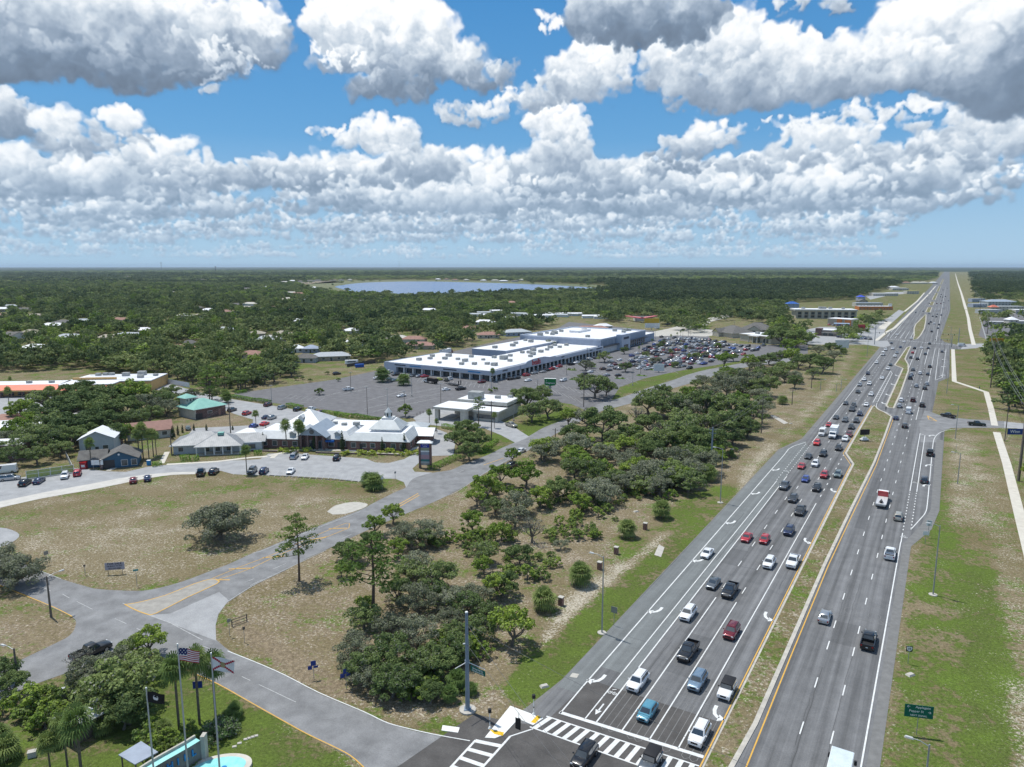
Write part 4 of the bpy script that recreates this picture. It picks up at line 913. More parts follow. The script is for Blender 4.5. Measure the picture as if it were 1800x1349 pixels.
# ---- brick plaza. local: x to the right, y backwards
A_=P(720,795); rp=headpx((507,789),(720,795)); pl=empty('brick_plaza',A_,rp,'red brick plaza with pale metal roofs, portico and white cupola','plaza')
bbox(pl,'wall',-21,-.4,.4,15,0,3.4,M_brick); hip(pl,'roof',-21,-.4,.4,16,3.4,2.2,M_metalroof,.6,flat=2.4)
bbox(pl,'wall',-30,-21,1.6,15,0,3.4,M_brick); hip(pl,'roof',-31,-20.5,1.6,16,3.42,2.3,M_whitemetal,.5,flat=2.2)
bbox(pl,'wall',-52,-37,.2,14,0,3.4,M_brick); hip(pl,'roof',-53,-37,.2,15,3.38,2.2,M_whitemetal,.6,flat=2.4)
for x in (-2.5,-5.5,-9,-12.5,-15.5,-19,-39,-42.5,-46,-49.5): win(pl,x,(.4 if x>-21 else .2),1.0,1.5,1.5)
for y in (4,9): win(pl,-.4,y,1.0,1.4,1.4,'y',1)
for x in (-23,-27): win(pl,x,1.6,.9,1.8,1.6)
bbox(pl,'awning',-29.8,-25.8,.6,1.58,2.4,3.0,mat('awning_blue',(.03,.16,.55),.7)); bbox(pl,'door',-16.9,-16.0,.33,.39,.1,2.3,M_door); bbox(pl,'door',-24.9,-24.0,1.5,1.58,.1,2.3,M_door)
# portico
bbox(pl,'wall',-36.5,-28.5,1.0,12,0,5.0,M_brick); gable(pl,'roof',-37,-28,-1.2,12,5.0,3.0,M_slate,'y',.7,M_slate)
for x in (-36.4,-34,-31,-28.6): MB().box(x,-1.0,0,.7,.7,5.0).build('column',M_brickD,pl)
b=MB(); b.tube((-32.5,-1.26,6.2),(-32.5,-1.32,6.2),.8,n=16); b.build('fanlight',M_win,pl)
win(pl,-33.6,1.0,.2,1.8,2.6,m=M_win); win(pl,-30.6,1.0,.2,1.0,2.4)
bbox(pl,'porch_floor',-37,-28,-1.6,1.0,0,.25,M_conc)
# dormers
for x in (-25,-40): 
    bbox(pl,'dormer',x-.9,x+.9,1.9 if x>-30 else .6,3.6,4.0,5.3,M_metalroof); gable(pl,'dormer_roof',x-.9,x+.9,1.8 if x>-30 else .5,3.8,5.3,.6,M_whitemetal,'y',.2)
# tower roof with cupola
bbox(pl,'tower_wall',-14,-4.5,4.2,13.5,5.55,6.5,M_wwall); hip(pl,'tower_roof',-14,-4.5,4.2,13.5,6.5,2.6,M_metalroof,.7,flat=3.0)
cx_,cy_=-9.3,8.8; bbox(pl,'balustrade',cx_-1.9,cx_+1.9,cy_-1.9,cy_+1.9,9.1,9.7,M_whtrim); b=MB(); b.tube((cx_,cy_,9.7),(cx_,cy_,11.4),1.05,n=8); b.build('cupola',M_whtrim,pl)
for k in range(4):
    a=k*math.pi/2+math.pi/8*0; bbox(pl,'louvre',cx_+math.cos(a)*1.0-.25,cx_+math.cos(a)*1.0+.25,cy_+math.sin(a)*1.0-.25,cy_+math.sin(a)*1.0+.25,10.0,11.1,M_win)
b=MB(); b.tube((cx_,cy_,11.4),(cx_,cy_,13.0),1.35,.03,n=8); b.build('cupola_roof',M_metalroof,pl)
# right wing with porte-cochere gable
bbox(pl,'wall',-1,4,12,19,0,3.2,M_brick); gable(pl,'roof',-3,5,11,17.5,3.3,1.8,M_whitemetal,'x',.6,M_whitemetal)
bbox(pl,'wall',-14,-1,15,26,0,3.3,M_brick); bbox(pl,'flat_roof',-14,-1,15.6,26,3.3,4.1,M_wroof); hip(pl,'roof',-8,1,16,26,3.9,1.6,M_metalroof,.4)
bbox(pl,'flat_roof',-36,-14,22,30,3.0,3.6,M_wroof); bbox(pl,'wall',-36,-14,22.3,29.7,0,3.0,M_wwall); acs(pl,[(-22,13,1.6),(-30,13.5,1.4),(-26,12,1.3)],5.6)
# rear pyramid roof and canopy
bbox(pl,'wall',-50,-38,21,33,0,3.6,M_wwall); hip(pl,'roof',-51,-37.5,20,34,3.6,4.4,M_whitemetal,.6); bbox(pl,'dormer',-46.5,-44.8,21.5,25,4.6,6.0,M_whtrim); gable(pl,'dormer_roof',-46.6,-44.7,21.3,25,6.0,.8,M_whitemetal,'y',.15)
for x in (-36.5,-29.5):
    for y in (17.6,22): MB().tube((x,y,0),(x,y,4.2),.12).build('post',M_whtrim,pl)
bbox(pl,'canopy',-37,-29,17,22.6,4.2,4.5,M_wroof)
bbox(pl,'wall',-62,-52.5,2,10,0,3.0,M_brick); hip(pl,'roof',-63,-52,2,11,3.2,2.0,M_whitemetal,.5)
bbox(pl,'planter_wall',-30,-2,-4.8,-4.4,0,.5,M_brickD); bbox(pl,'planter_wall',-52,-36,-4.6,-4.2,0,.5,M_brickD)
# ---- grey office house
A_=P(303,800); g=empty('office_house',A_,headpx((303,800),(462,793)),'pale grey office house with weathered grey hip roof and columned porch','house')
Lg=(P(462,793)-A_).length
bbox(g,'wall',.3,Lg-.3,.3,12,0,3.0,M_grwall); hip(g,'roof',-.3,Lg*.62,0,12.5,3.0,2.9,M_greyshingle,.5); hip(g,'roof',Lg*.36,Lg+.3,1.5,10.5,3.02,2.0,M_greyshingle,.5,ridge=.05)
gp0,gp1=Lg*.28,Lg*.78; bbox(g,'porch_floor',gp0,gp1,-3,.3,0,.25,M_conc)
hip(g,'porch_roof',gp0,gp1,-3.2,8,3.05,3.0,M_greyshingle,.4); bbox(g,'roof_vent',(gp0+gp1)/2-.9,(gp0+gp1)/2+.9,1.2,3.0,5.6,6.4,M_greenroof)
for k in range(6): MB().box(gp0+.3+k*(gp1-gp0-.6)/5,-3.0,.2,.32,.32,2.7).build('column',M_whtrim,g)
for x in (2.6,): win(g,x,.3,.9,1.5,1.4)
for x in (Lg*.38,Lg*.5,Lg*.62): win(g,x,.3,.6,1.4,1.8)
win(g,Lg*.88,.3,.9,2.0,1.5,fm=mat('blue_trim',(.08,.16,.28),.6)); bbox(g,'door',Lg*.45,Lg*.45+1,.24,.3,.1,2.3,M_whtrim)
bbox(g,'bench',gp0+3,gp0+4.8,-1.4,-.9,.25,.8,M_tan)
# ---- green roofed brick building
A_=P(343,738); gr=empty('green_roof_building',A_,headpx((343,738),(392,729)),'brick building with pale green metal hip roof and lookout dormer','building')
bbox(gr,'wall',0,13.5,0,12,0,4.0,M_brickD); bbox(gr,'side_wall',-.02,.6,-.02,12.02,0,4.02,M_cream); hip(gr,'roof',-.3,13.8,-.2,12.3,4.05,3.0,M_greenroof,.5)
bbox(gr,'lookout',1.2,5.2,8,12.4,4.2,7.6,M_cream); hip(gr,'lookout_roof',1.0,5.4,7.8,12.6,7.6,1.4,M_greenroof,.7)
for x in (1.8,3.2,4.6): win(gr,x,8.0,6.1,.6,.9)
bbox(gr,'door',10.2,11.2,-.08,-.02,0,2.6,M_pinkroof); bbox(gr,'gate',.4,3.0,-.5,-.06,0,2.2,M_door); win(gr,6.5,0,1.6,1.8,.9)
# ---- blue cottage
A_=P(180,825); bc=empty('blue_cottage',A_,headpx((180,825),(238,820)),'small blue cottage with grey gable roof and white windows','cottage')
bbox(bc,'wall',0,9.5,0,9,0,3.0,M_blue); gable(bc,'roof',0,9.5,0,9,3.0,2.2,M_shg,'y',.6,M_blue); bbox(bc,'wall',-6.5,0,3,10,0,2.8,M_blue); gable(bc,'roof',-6.5,.5,3,10,2.8,1.9,M_shg,'x',.5,M_blue)
win(bc,6.0,0,.6,1.6,1.7); win(bc,8.6,0,.6,1.4,1.7); bbox(bc,'porch',.1,3.4,-.07,-.01,.1,2.6,M_door); MB().tube((4.75,-.62,4.2),(4.75,-.68,4.2),.3,n=12).build('vent',M_whtrim,bc); bbox(bc,'pier',-.5,.2,-.5,.2,0,3.0,M_brickD)
# ---- orange plaza
A_=P(100,698); op=empty('orange_plaza',A_,headpx((100,698),(0,700))+math.pi,'orange and yellow plaza with coral metal canopy roofs and white top','plaza')
bbox(op,'wall',-40,0,4.5,16,0,5.2,M_or); bbox(op,'roof',-40,0,4.5,16,5.2,5.35,M_wroof)
b=MB(); b.add([(-40,.2,3.4),(0,.2,3.4),(0,4.5,5.3),(-40,4.5,5.3),(-40,.2,3.2),(0,.2,3.2)],[(0,1,2,3),(4,5,1,0)]); b.build('canopy_roof',M_coral,op)
bbox(op,'canopy_fascia',-40,0,.1,.3,2.7,3.38,M_or)
for k in range(9): bbox(op,'column',-38.5+k*4.6,-38+k*4.6,.4,.9,0,2.9,M_brickD)
for k in range(8): bbox(op,'shopfront',-37.5+k*4.6,-34.6+k*4.6,4.4,4.48,.4,2.5,M_dglass if k%2 else M_win)
bbox(op,'wall',0,24,2,24,0,5.0,M_or); bbox(op,'wall',-2,38,11,34,0,4.9,M_or); 
b=MB(); b.prism([(-1.5,16),(0,34),(38,34),(38,11),(24,11),(24,2),(0,2)],5.0,5.35,M_wroof); b.build('roof',M_wroof,op)
bbox(op,'high_wall',0,20,16,17,5.4,6.4,M_or)
for sx in (2,20):
    b=MB(); b.add([(sx,1.8,2.8),(sx+7,-.6,2.8),(sx+7,2,4.6),(sx,2.0,4.8),(sx,-.6,2.8)],[(4,1,2,3)]); b.build('canopy_roof',M_coral,op)
acs(op,[(6,30,1.8),(9,31,1.8),(12,31,1.8),(20,28,2.4),(27,30,2.8),(30,20,2),(35,26,1.6)],5.35); acs(op,[(-34,10,1.4),(-16,9,1.6),(-6,9,1.6)],5.35)
for k in range(4): bbox(op,'roof_step',2,36,15+k*5,15.12+k*5,5.35,5.45,M_bluegrey)
# ---- generic small buildings
def house(px,py,w=14,d=10,h=3.0,roof=None,wall=None,kind='hip',rot=0.0,label=None,name='house',cat='house',zr=2.3,grp=None,xy=None,keep=True,wins=True):
    roof=roof or M_shg; wall=wall or M_cream
    p=xy or P(px,py,h); e=empty(name,(p[0],p[1],0),rot,label,cat,grp)
    x0,x1,y0,y1=-w/2,w/2,-d/2,d/2
    bbox(e,'wall',x0,x1,y0,y1,0,h,wall)
    if kind=='hip': hip(e,'roof',x0,x1,y0,y1,h,zr,roof)
    elif kind=='gable': gable(e,'roof',x0,x1,y0,y1,h,zr,roof,'x',.5,wall)
    elif kind=='gabley': gable(e,'roof',x0,x1,y0,y1,h,zr,roof,'y',.5,wall)
    elif kind=='pyr': hip(e,'roof',x0,x1,y0,y1,h,zr,roof)
    else:
        bbox(e,'parapet',x0-.1,x1+.1,y0-.1,y1+.1,h,h+.5,wall); bbox(e,'roof',x0+.2,x1-.2,y0+.2,y1-.2,h+.5,h+.54,roof)
    if wins:
        n=max(2,int(w/4.5))
        for k in range(n): win(e,x0+(k+.5)*w/n,y0,1.0 if h<5 else 1.2,min(1.6,w/n*.5),1.3,frame=False)
        if h>5:
            for k in range(n): win(e,x0+(k+.5)*w/n,y0,h-2.0,min(1.4,w/n*.5),1.2)
        bbox(e,'door',-.5,.5,y0-.06,y0-.01,.05,2.1,M_door)
    a=proj((p[0],p[1],h+zr)); pw=w/2*FPX/a[2]; hh=(h+zr)*FPX/a[2]
    if keep: KEEP.append((a[0]-pw*.85,a[1],a[0]+pw*.85,a[1]+hh*.65))
    BLOCK.append((p[0],p[1],min(max(w,d)*.62+2,d*.75+4)))
    return e
rH=HWY+math.pi/2   # facing roughly the camera
HS=[(113,566,17,11,5.6,M_tan,M_shg,'two-storey beige house with grey hip roof in the left forest'),(230,589,26,10,3,M_grwall,M_grwall,'long pale grey roof house half hidden in the left forest'),(252,580,16,9,3,M_whtrim,M_wroof,'white-roofed outbuilding behind the long grey forest house'),
(333,603,11,8,3,M_cream,M_shg,'small tan house with grey roof in a forest clearing'),(213,562,20,9,2.8,M_cream,M_pinkroof,'pinkish low house roof in the left forest'),(369,545,22,12,3,M_cream,M_wroof,'white hip-roofed house at the far left forest street'),(396,548,14,10,3,M_tan,M_pinkroof,'tan house right of the white hip-roofed forest house'),
(326,555,18,12,3,M_cream,M_wroof,'bright white low roof in front of the far forest street'),(345,541,18,10,3,M_tan,M_shg,'dark-roofed house beside the white hip-roofed forest house'),(6,543,20,12,4,M_cream,M_wroof,'pale house at the far left edge of the forest'),(42,544,24,12,3,M_tan,M_shg,'grey-roofed house near the far left edge'),
(57,584,18,9,3,M_tan,M_tan,'low tan roof among the left oaks'),(429,541,22,13,3,M_cream,M_cream,'cream hip-roofed house on the middle forest street'),(453,544,16,12,3,M_navy if 'M_navy' in globals() else M_bluegrey,M_dk,'house with dark solar roof on the middle forest street'),(486,541,20,12,3,M_cream,M_pinkroof,'pink tile-roofed house on the middle forest street'),
(507,546,13,10,3,M_cream,M_pinkroof,'small pink-roofed house at the right end of the forest street'),(406,551,16,10,3,M_grwall,M_shg,'grey house left of the cream hip-roofed house'),(524,564,16,9,3,M_whtrim,M_wroof,'white-roofed home deep in the middle forest'),(498,586,14,8,3,M_tan,M_tan,'tan roof sliver in the middle forest'),(607,558,12,9,3,M_cream,M_shg,'small grey-roofed house in the forest below the lake'),
(619,581,15,10,3,M_cream,M_wroof,'pale-roofed house below the lake, largest of the forest homes'),(624,601,16,9,3,M_whtrim,M_wroof,'white carport house by the open yard'),(700,594,17,10,3,M_tan,M_cream,'beige hip-roofed house behind the white mall'),(547,612,11,9,3,M_bluegrey,M_bluegrey,'blue-grey roofed house in the trees left of the mall'),(518,612,13,8,3,M_whtrim,M_wroof,'white shed roof left of the blue-grey house'),
(444,622,14,9,3,M_cream,M_pinkroof,'pink-roofed house in the dark oaks behind the lot'),(538,628,14,10,3,M_grwall,M_shg,'grey hip-roofed house behind the lot hedge trees'),(582,625,24,10,3,M_tan,M_grwall,'long grey roof behind the hedge trees of the lot'),(638,530,20,9,3,M_tan,M_shg,'lone dark-roofed house near the lake shore woods'),
(827,577,18,11,3,M_cream,M_pinkroof,'pink hip-roofed house right behind the mall'),(858,588,18,11,3,M_cream,M_pinkroof,'red tile-roofed house with white porch behind the mall'),(907,583,24,13,3.4,M_bluegrey,M_grwall,'bluish pale-roofed house behind the tall mall block'),(852,566,20,9,3,M_whtrim,M_wroof,'long white home between two pink roofs'),
(1041,577,30,12,3.2,M_tan,M_pinkroof,'pinkish roof with white top beyond the tall mall block'),(1060,573,16,9,3,M_tan,M_wroof,'white flat roof beside the pinkish roof beyond the mall')]
for i,(x,y,w,d,h,wm,rm,lb) in enumerate(HS): house(x,y,w,d,h,rm,wm,'hip',((i*37)%7-3)*.13,lb,grp='houses among the forest trees')
random.seed(21)
for i,(x,y) in enumerate([(850,549),(866,553),(872,546),(888,551),(893,558),(906,545),(915,551),(927,547),(933,554),(948,549),(957,554),(970,551),(984,553),(998,551),(1014,551),(880,541),(1038,555),(1058,556),(835,552),(901,565)]):
    house(x,y,random.uniform(15,26),7,3.0,M_wroof if i%3 else M_grwall,M_whtrim,'gable',random.uniform(-.5,.5),'%s mobile home roof, number %s from the left in the white park beyond the mall'%('white' if i%3 else 'grey',ordinal(i+1) if i else 'one'),'mobile_home','mobile home',1.0,'mobile homes beyond the mall',wins=False,keep=(i%2==0))
_hr=random.Random(77); _L=[]
for _k in range(46):
    _x=_hr.uniform(-60,1000); _y=_hr.uniform(503,612) if _k%3 else _hr.uniform(503,545)
    if 560<_x<1080 and _y<522 or (_x>800 and _y>540): continue
    _L.append((_x,_y))
_L.sort()
for _k,(_x,_y) in enumerate(_L): house(_x,_y,_hr.uniform(14,24),_hr.uniform(9,12),3,_hr.choice([M_shg,M_cream,M_wroof,M_pinkroof,M_grwall,M_tan]),_hr.choice([M_cream,M_tan,M_whtrim]),_hr.choice(['hip','gable','hip']),_hr.uniform(-.6,.6),'small house roof between forest trees, %s from the left among them'%(ordinal(_k+1) if _k else 'first'),grp='scattered roofs in the forest',wins=False)
lakeh=[(500,496),(515,494),(528,495),(545,494),(560,493),(585,492),(600,492),(615,492),(770,491),(785,491),(800,492),(820,492),(850,493),(870,493),(885,494),(905,494),(915,492),(930,491),(985,493),(1000,492),(1010,491),(1085,494),(1170,498),(115,485),(135,484),(223,487),(352,492),(450,489),(432,508),(430,489),(305,515),(200,507),(1490,503),(1540,500),(1584,490),(1604,489),(1592,497),(1610,497),(1622,497),(1570,505),(1640,497)]
for i,(x,y) in enumerate(lakeh):
    p=P(x,y,3); 
    house(x,y,random.uniform(18,34),16,4,random.choice([M_wroof,M_cream,M_pinkroof,M_shg]),M_cream,'hip',random.uniform(-.6,.6),None,grp='distant houses around the lake',zr=3,wins=False)
_far=[o for o in bpy.data.objects if o.get('group')=='distant houses around the lake']
_far.sort(key=lambda o:proj(o.location)[0])
for i,o in enumerate(_far): o['label']='tiny distant house near the horizon, %s from the left'%(ordinal(i+1) if i else 'first')
# ---- commercial buildings on the right
def mark(e,l): pass
cl=empty('clinic',P(1270,592),rH*0+headpx((1242,592),(1274,597)),'grey-roofed clinic with twin gable fronts beyond the car park','clinic')
bbox(cl,'wall',-14,14,0,22,0,4,M_beige); hip(cl,'roof',-14,14,0,22,4,5.5,M_shg,.8); gable(cl,'roof',-9,0,-4,10,4,3.2,M_shg,'y',.6,mat('pale_yellow_wall',(.55,.50,.25),.85)); bbox(cl,'wall',-9,0,-4,1,0,4,M_beige)
BLOCK.append((cl.location.x,cl.location.y+10,22)); KEEP.append((1252,560,1300,592))
c2_=empty('clinic_annexe',P(1325,588),headpx((1290,588),(1330,590)),'second grey-roofed clinic wing left of the dark oak','clinic')
bbox(c2_,'wall',-14,12,6,26,0,4,M_beige); hip(c2_,'roof',-14,12,6,26,4,5.5,M_shg,.8); bbox(c2_,'wall',-6,6,0,7,0,4,M_beige); gable(c2_,'roof',-6,6,0,14,4,3.6,M_shg,'y',.6,M_cream); win(c2_,0,0,.5,3,2.6); BLOCK.append((c2_.location.x,c2_.location.y+12,20)); KEEP.append((1300,562,1345,588))
bk=empty('bank',P(1325,603),headpx((1293,600),(1325,604)),'beige bank with flat white roof and columned corner by the lot','bank')
bbox(bk,'wall',-18,-4,3,26,0,5.2,M_beige); bbox(bk,'wall',-4,14,4,22,0,5.2,M_beige); bbox(bk,'roof',-18.6,14.6,2.4,26.6,5.2,5.9,M_beige); bbox(bk,'roof',-18.2,14.2,2.8,26.2,5.9,5.95,M_wroof); bbox(bk,'porch_roof',-6,4,-1,4,4.8,5.6,M_beige); bbox(bk,'porch_top',-5.8,3.8,-.8,3.9,5.6,5.65,M_wroof)
for x in (-5.4,-1,3.4): bbox(bk,'column',x-.35,x+.35,-.6,.1,0,4.8,M_cream)
for x in (-2,1.5,7,10): win(bk,x,4.0,.4,2.2,3.2)
acs(bk,[(-8,12,2.4),(4,14,2)],5.95); KEEP.append((1288,583,1352,604)); BLOCK.append((bk.location.x,bk.location.y+10,24))
ho=empty('hotel_block',P(1505,561),headpx((1400,560),(1505,561))+math.pi,'long beige flat-roofed hotel block with tall dark window bays','hotel')
ho.rotation_euler.z=headpx((1400,559),(1505,560)); Lh=(P(1505,560)-P(1400,559)).length
bbox(ho,'wall',-Lh,0,0,22,0,9.0,M_beige); bbox(ho,'cornice',-Lh-2,1,-1.5,23,9.0,10.6,M_cream); bbox(ho,'roof',-Lh-1.6,.6,-1,22.6,10.6,10.7,M_wroof)
for k in range(9):
    x=-Lh+4+k*(Lh-8)/8.; bbox(ho,'window_bay',x-1.9,x+1.9,-.12,-.02,1.0,7.6,M_dglass); bbox(ho,'pilaster',x+3.0,x+4.0,-.7,-.01,0,9,M_cream); bbox(ho,'canopy',x-2.4,x+2.4,-1.0,-.14,3.9,4.5,M_beige)
acs(ho,[(-Lh+10,10,3),(-Lh+30,12,3.5),(-Lh/2,10,3.5),(-Lh/2+8,14,3),(-12,10,2.5)],10.7); KEEP.append((1392,538,1510,566)); BLOCK.append((ho.location.x-20,ho.location.y+12,30)); BLOCK.append((ho.location.x-50,ho.location.y+12,30))
ft=empty('fast_food_restaurant',P(1450,591),headpx((1437,590),(1464,591.5)),'brown fast-food restaurant with dark red corner tower','restaurant')
bbox(ft,'wall',-6,9,0,16,0,5.0,mat('taupe_wall',(.25,.22,.20),.85)); bbox(ft,'roof',-5.8,8.8,.2,15.8,5.0,5.3,M_wroof); bbox(ft,'corner_tower',-8,-3,-.8,5,0,6.4,M_brickD); bbox(ft,'window',-1.5,1.8,-.1,-.02,.4,2.6,M_dglass); bbox(ft,'window',3,6.5,-.1,-.02,.4,2.6,M_dglass); bbox(ft,'fascia',-2.8,9.2,-.9,-.12,2.8,3.3,M_cream); KEEP.append((1435,574,1475,594)); BLOCK.append((ft.location.x,ft.location.y+6,14))
ff=empty('orange_restaurant',P(1478,573),headpx((1460,572),(1492,574)),'pale restaurant with orange entrance wall and white roof','restaurant')
bbox(ff,'wall',-14,10,0,16,0,6.2,M_beige); bbox(ff,'roof',-14.4,10.4,-.4,16.4,6.2,7.0,M_cream); bbox(ff,'roof_top',-14.2,10.2,-.2,16.2,7.0,7.05,M_wroof); bbox(ff,'entrance_wall',-4,1,-.9,-.1,0,6.8,M_orange); bbox(ff,'entrance_wall',4,10.2,-.8,-.05,0,6.0,M_orange); bbox(ff,'window',-3,0,-1.0,-.92,.4,2.8,M_dglass); bbox(ff,'window',5,9,-.95,-.85,.4,3.0,M_dglass); KEEP.append((1453,557,1498,574)); BLOCK.append((ff.location.x,ff.location.y+6,18))
fc=empty('fuel_canopy',P(1480,578),headpx((1465,578),(1484,578.5)),'pale blue flat canopy between the two restaurants','canopy')
bbox(fc,'roof',-7,7,0,9,4.2,4.9,mat('pale_blue_metal',(.35,.45,.58),.5));
for x in (-5,5):
    for y in (1.5,7.5): MB().tube((x,y,0),(x,y,4.2),.2).build('post',M_metal if 'M_metal' in globals() else M_ac,fc)
# drive-in with pink roof
dv=empty('drive_in_restaurant',P(1128,566),0,'drive-in restaurant with zigzag pink canopy roof','restaurant')
for i,(a,c) in enumerate(((1098,1130),(1130,1157))):
    A=P(a,(556,560)[i],5);B=P(c,(560,556)[i],5); A-=dv.location; B-=dv.location; d=(B-A).normalized(); nr=Vector((-d.y,d.x,0))*5
    b=MB(); b.prism([(A.x,A.y),(B.x,B.y),((B+nr).x,(B+nr).y),((A+nr).x,(A+nr).y)],4.4,5.4,mat('pink_fascia',(.60,.17,.18),.6)); b.build('canopy_roof',None,dv)
    for f in (.15,.5,.85):
        q=A+(B-A)*f+nr*.5; MB().tube((q.x,q.y,0),(q.x,q.y,4.4),.2).build('post',M_whtrim,dv)
bbox(dv,'kitchen',-6,14,8,20,0,4.6,M_whtrim); bbox(dv,'roof',-6.5,14.5,7.5,20.5,4.6,5.0,M_shg); KEEP.append((1098,552,1160,566)); BLOCK.append((dv.location.x,dv.location.y,26))
RS=[(1755,530,44,24,6,M_grwall,M_slate,'hip','large blue-grey roofed store on the right side of the highway'),(1738,545,26,14,4.5,M_grwall,M_grwall,'flat','low lilac-grey building in front of the large store'),(1717,526,22,12,5,M_navy2 if 'M_navy2' in globals() else M_bluegrey,M_bluegrey,'flat','blue-fronted building right of the highway verge'),
(1772,539,34,14,6,M_cream,M_grwall,'flat','pale two-tier building right of the large store'),(1746,540,10,8,6,M_tan,M_coral,'pyr','small red-roofed entrance of the pale store'),(1800,545,30,16,5,M_cream,M_wroof,'flat','white-roofed building at the right edge'),(1778,562,9,9,7,M_cream,M_wroof,'pyr','kiosk with bright white pyramid roof'),
(1800,565,24,10,5,M_cream,M_wroof,'flat','long white roof at the right edge beside the kiosk'),(1763,566,30,8,4,M_cream,M_wroof,'flat','narrow white roofed strip behind the lot trees'),(1718,535,20,14,4.5,M_bluegrey,M_bluegrey,'flat','ribbed grey storage building right of the verge'),
(1525,533,40,14,5,M_cream,M_bluegrey,'flat','long building with pale blue roof up the highway'),(1536,539,46,14,4.5,M_orange,M_wroof,'flat','white-roofed store with orange wall up the highway'),(1515,529,14,12,6,M_tan,M_shg,'gabley','dark gabled restaurant up the highway'),(1553,516,50,20,5,M_cream,M_wroof,'flat','long white roof far up the left side'),
(1602,512,26,16,6,M_cream,mat('yellow_roof',(.48,.44,.10),.7),'flat','yellow-roofed store far up the left side'),(1580,507,40,20,5,M_cream,M_wroof,'flat','white-roofed business beyond the yellow store'),(1720,508,30,14,4,M_tan,M_wroof,'flat','pale roofs at the edge of the right forest'),(1513,522,12,10,7,M_bluegrey,mat('bright_blue_sheet',(.05,.10,.60),.6),'pyr','tiny blue building in the dark forest'),
(1392,534,16,12,9,M_bluegrey,mat('blue_awning',(.03,.12,.42),.6),'pyr','blue tent-like roof left of the hotel block'),(1765,590,20,14,4,M_cream,M_shg,'hip','grey building among the trees right of the crossing')]
for (x,y,w,d,h,wm,rm,kd,lb) in RS: house(x,y,w,d,h,rm,wm,kd,-.05,lb,'commercial_building','building',zr=3 if kd!='flat' else 1,grp='roadside businesses')
for (x,y,w,d,h,wm,rm,kd,rt,lb) in [(262,752,14,9,3.2,M_cream,M_pinkroof,'gable',.5,'house with pinkish gable roof behind the palms'),(175,765,10,9,5,M_grwall,M_wroof,'gabley',.3,'pale gabled house under the big left oaks'),(190,768,7,6,3,M_brickD,M_shg,'gabley',.2,'small brick house with arched door under the oaks'),(20,748,22,16,4,M_tan,M_wroof,'flat',.3,'white-roofed building behind the left oaks'),(60,733,26,14,4,M_brick,M_pinkroof,'flat',.3,'low reddish roof between orange plaza and oaks'),(10,780,14,10,4.5,M_brickD,M_wroof,'flat',.2,'white-roofed brick building at the left edge'),(125,728,16,10,4,M_cream,M_wroof,'flat',.3,'white roof glimpsed through the left oaks')]:
    house(x,y,w,d,h,rm,wm,kd,rt,lb,grp='houses behind the left oaks',keep=False)
KEEP+= [(0,676,150,700),(80,661,262,674),(305,690,395,735),(680,632,1070,670),(925,582,1148,615),(600,641,680,700),(395,690,900,740),(300,745,760,850),(720,700,930,800),(1100,596,1345,650),(990,640,1300,700)]
# ================================================================ VEHICLES
def paint(name,c,metal=.3,rough=.28): return mat('paint_'+name,c,rough,metal,c,1,spec=.5,coat=.6)
PC={'white':paint('white',(.74,.75,.76),0),'silver':paint('silver',(.42,.44,.46),.7),'grey':paint('grey',(.13,.145,.16),.5),'dark grey':paint('dark_grey',(.05,.055,.065),.4),
'black':paint('black',(.012,.013,.016),.2),'red':paint('red',(.42,.02,.03),.1),'dark red':paint('dark_red',(.16,.012,.022),.3),'navy':paint('navy',(.018,.03,.085),.4),
'blue':paint('blue',(.03,.07,.32),.3),'teal blue':paint('teal_blue',(.10,.30,.40),.2),'light blue':paint('light_blue',(.22,.31,.40),.5),'dark green':paint('dark_green',(.03,.045,.04),.4),
'beige':paint('beige',(.42,.40,.34),.4),'brown':paint('brown',(.14,.09,.07),.4),'bright blue':paint('bright_blue',(.02,.12,.50),.2),'yellow green':paint('yellow_green',(.45,.48,.03),.1),'bright red':paint('bright_red',(.62,.02,.02),.05),'grey green':paint('grey_green',(.17,.22,.22),.5),'maroon':paint('maroon',(.09,.015,.02),.3)}
M_glass=mat('car_glass',(0.03,0.038,0.045),.04,0,(0.05,0.06,0.07),.4,spec=1.0,coat=.8)
M_tyre=mat('tyre_rubber',(0.015,0.015,0.016),.85); M_rim=mat('wheel_rim',(.35,.36,.37),.35,.8)
M_trim=mat('black_trim',(0.02,0.02,0.022),.6); M_lampw=mat('headlight_lens',(.75,.78,.8),.12,.2,spec=.8); M_lampr=mat('taillight_lens',(.35,.01,.015),.2,spec=.6)
M_chrome=mat('chrome',(.6,.61,.62),.2,.9); M_plate=mat('number_plate',(.7,.72,.68),.5); M_metal=mat('galvanised_steel',(.42,.44,.45),.45,.7,(.34,.36,.37)); M_sunroof=M_glass
def loft(b,st,m,close=True):
    """st: list of rings (same count)"""
    n=len(st[0]); vs=[p for r in st for p in r]; fs=[]
    for i in range(len(st)-1):
        for k in range(n): fs.append((i*n+k,i*n+(k+1)%n,(i+1)*n+(k+1)%n,(i+1)*n+k))
    if close: fs+=[tuple(range(n))[::-1],tuple((len(st)-1)*n+k for k in range(n))]
    b.add(vs,fs,m)
def ringc(x,hw,zl,zt,cr=.03):
    H=[(0,zt+cr),(.62*hw,zt+cr*.7),(.90*hw,zt-.015),(.985*hw,zt-.09),(hw,(zt+zl)*.56),(.985*hw,zl+.12),(.90*hw,zl)]
    L_=[(x,y,z) for y,z in H]; R_=[(x,-y,z) for y,z in H[::-1][:-1]]
    return (L_+R_)
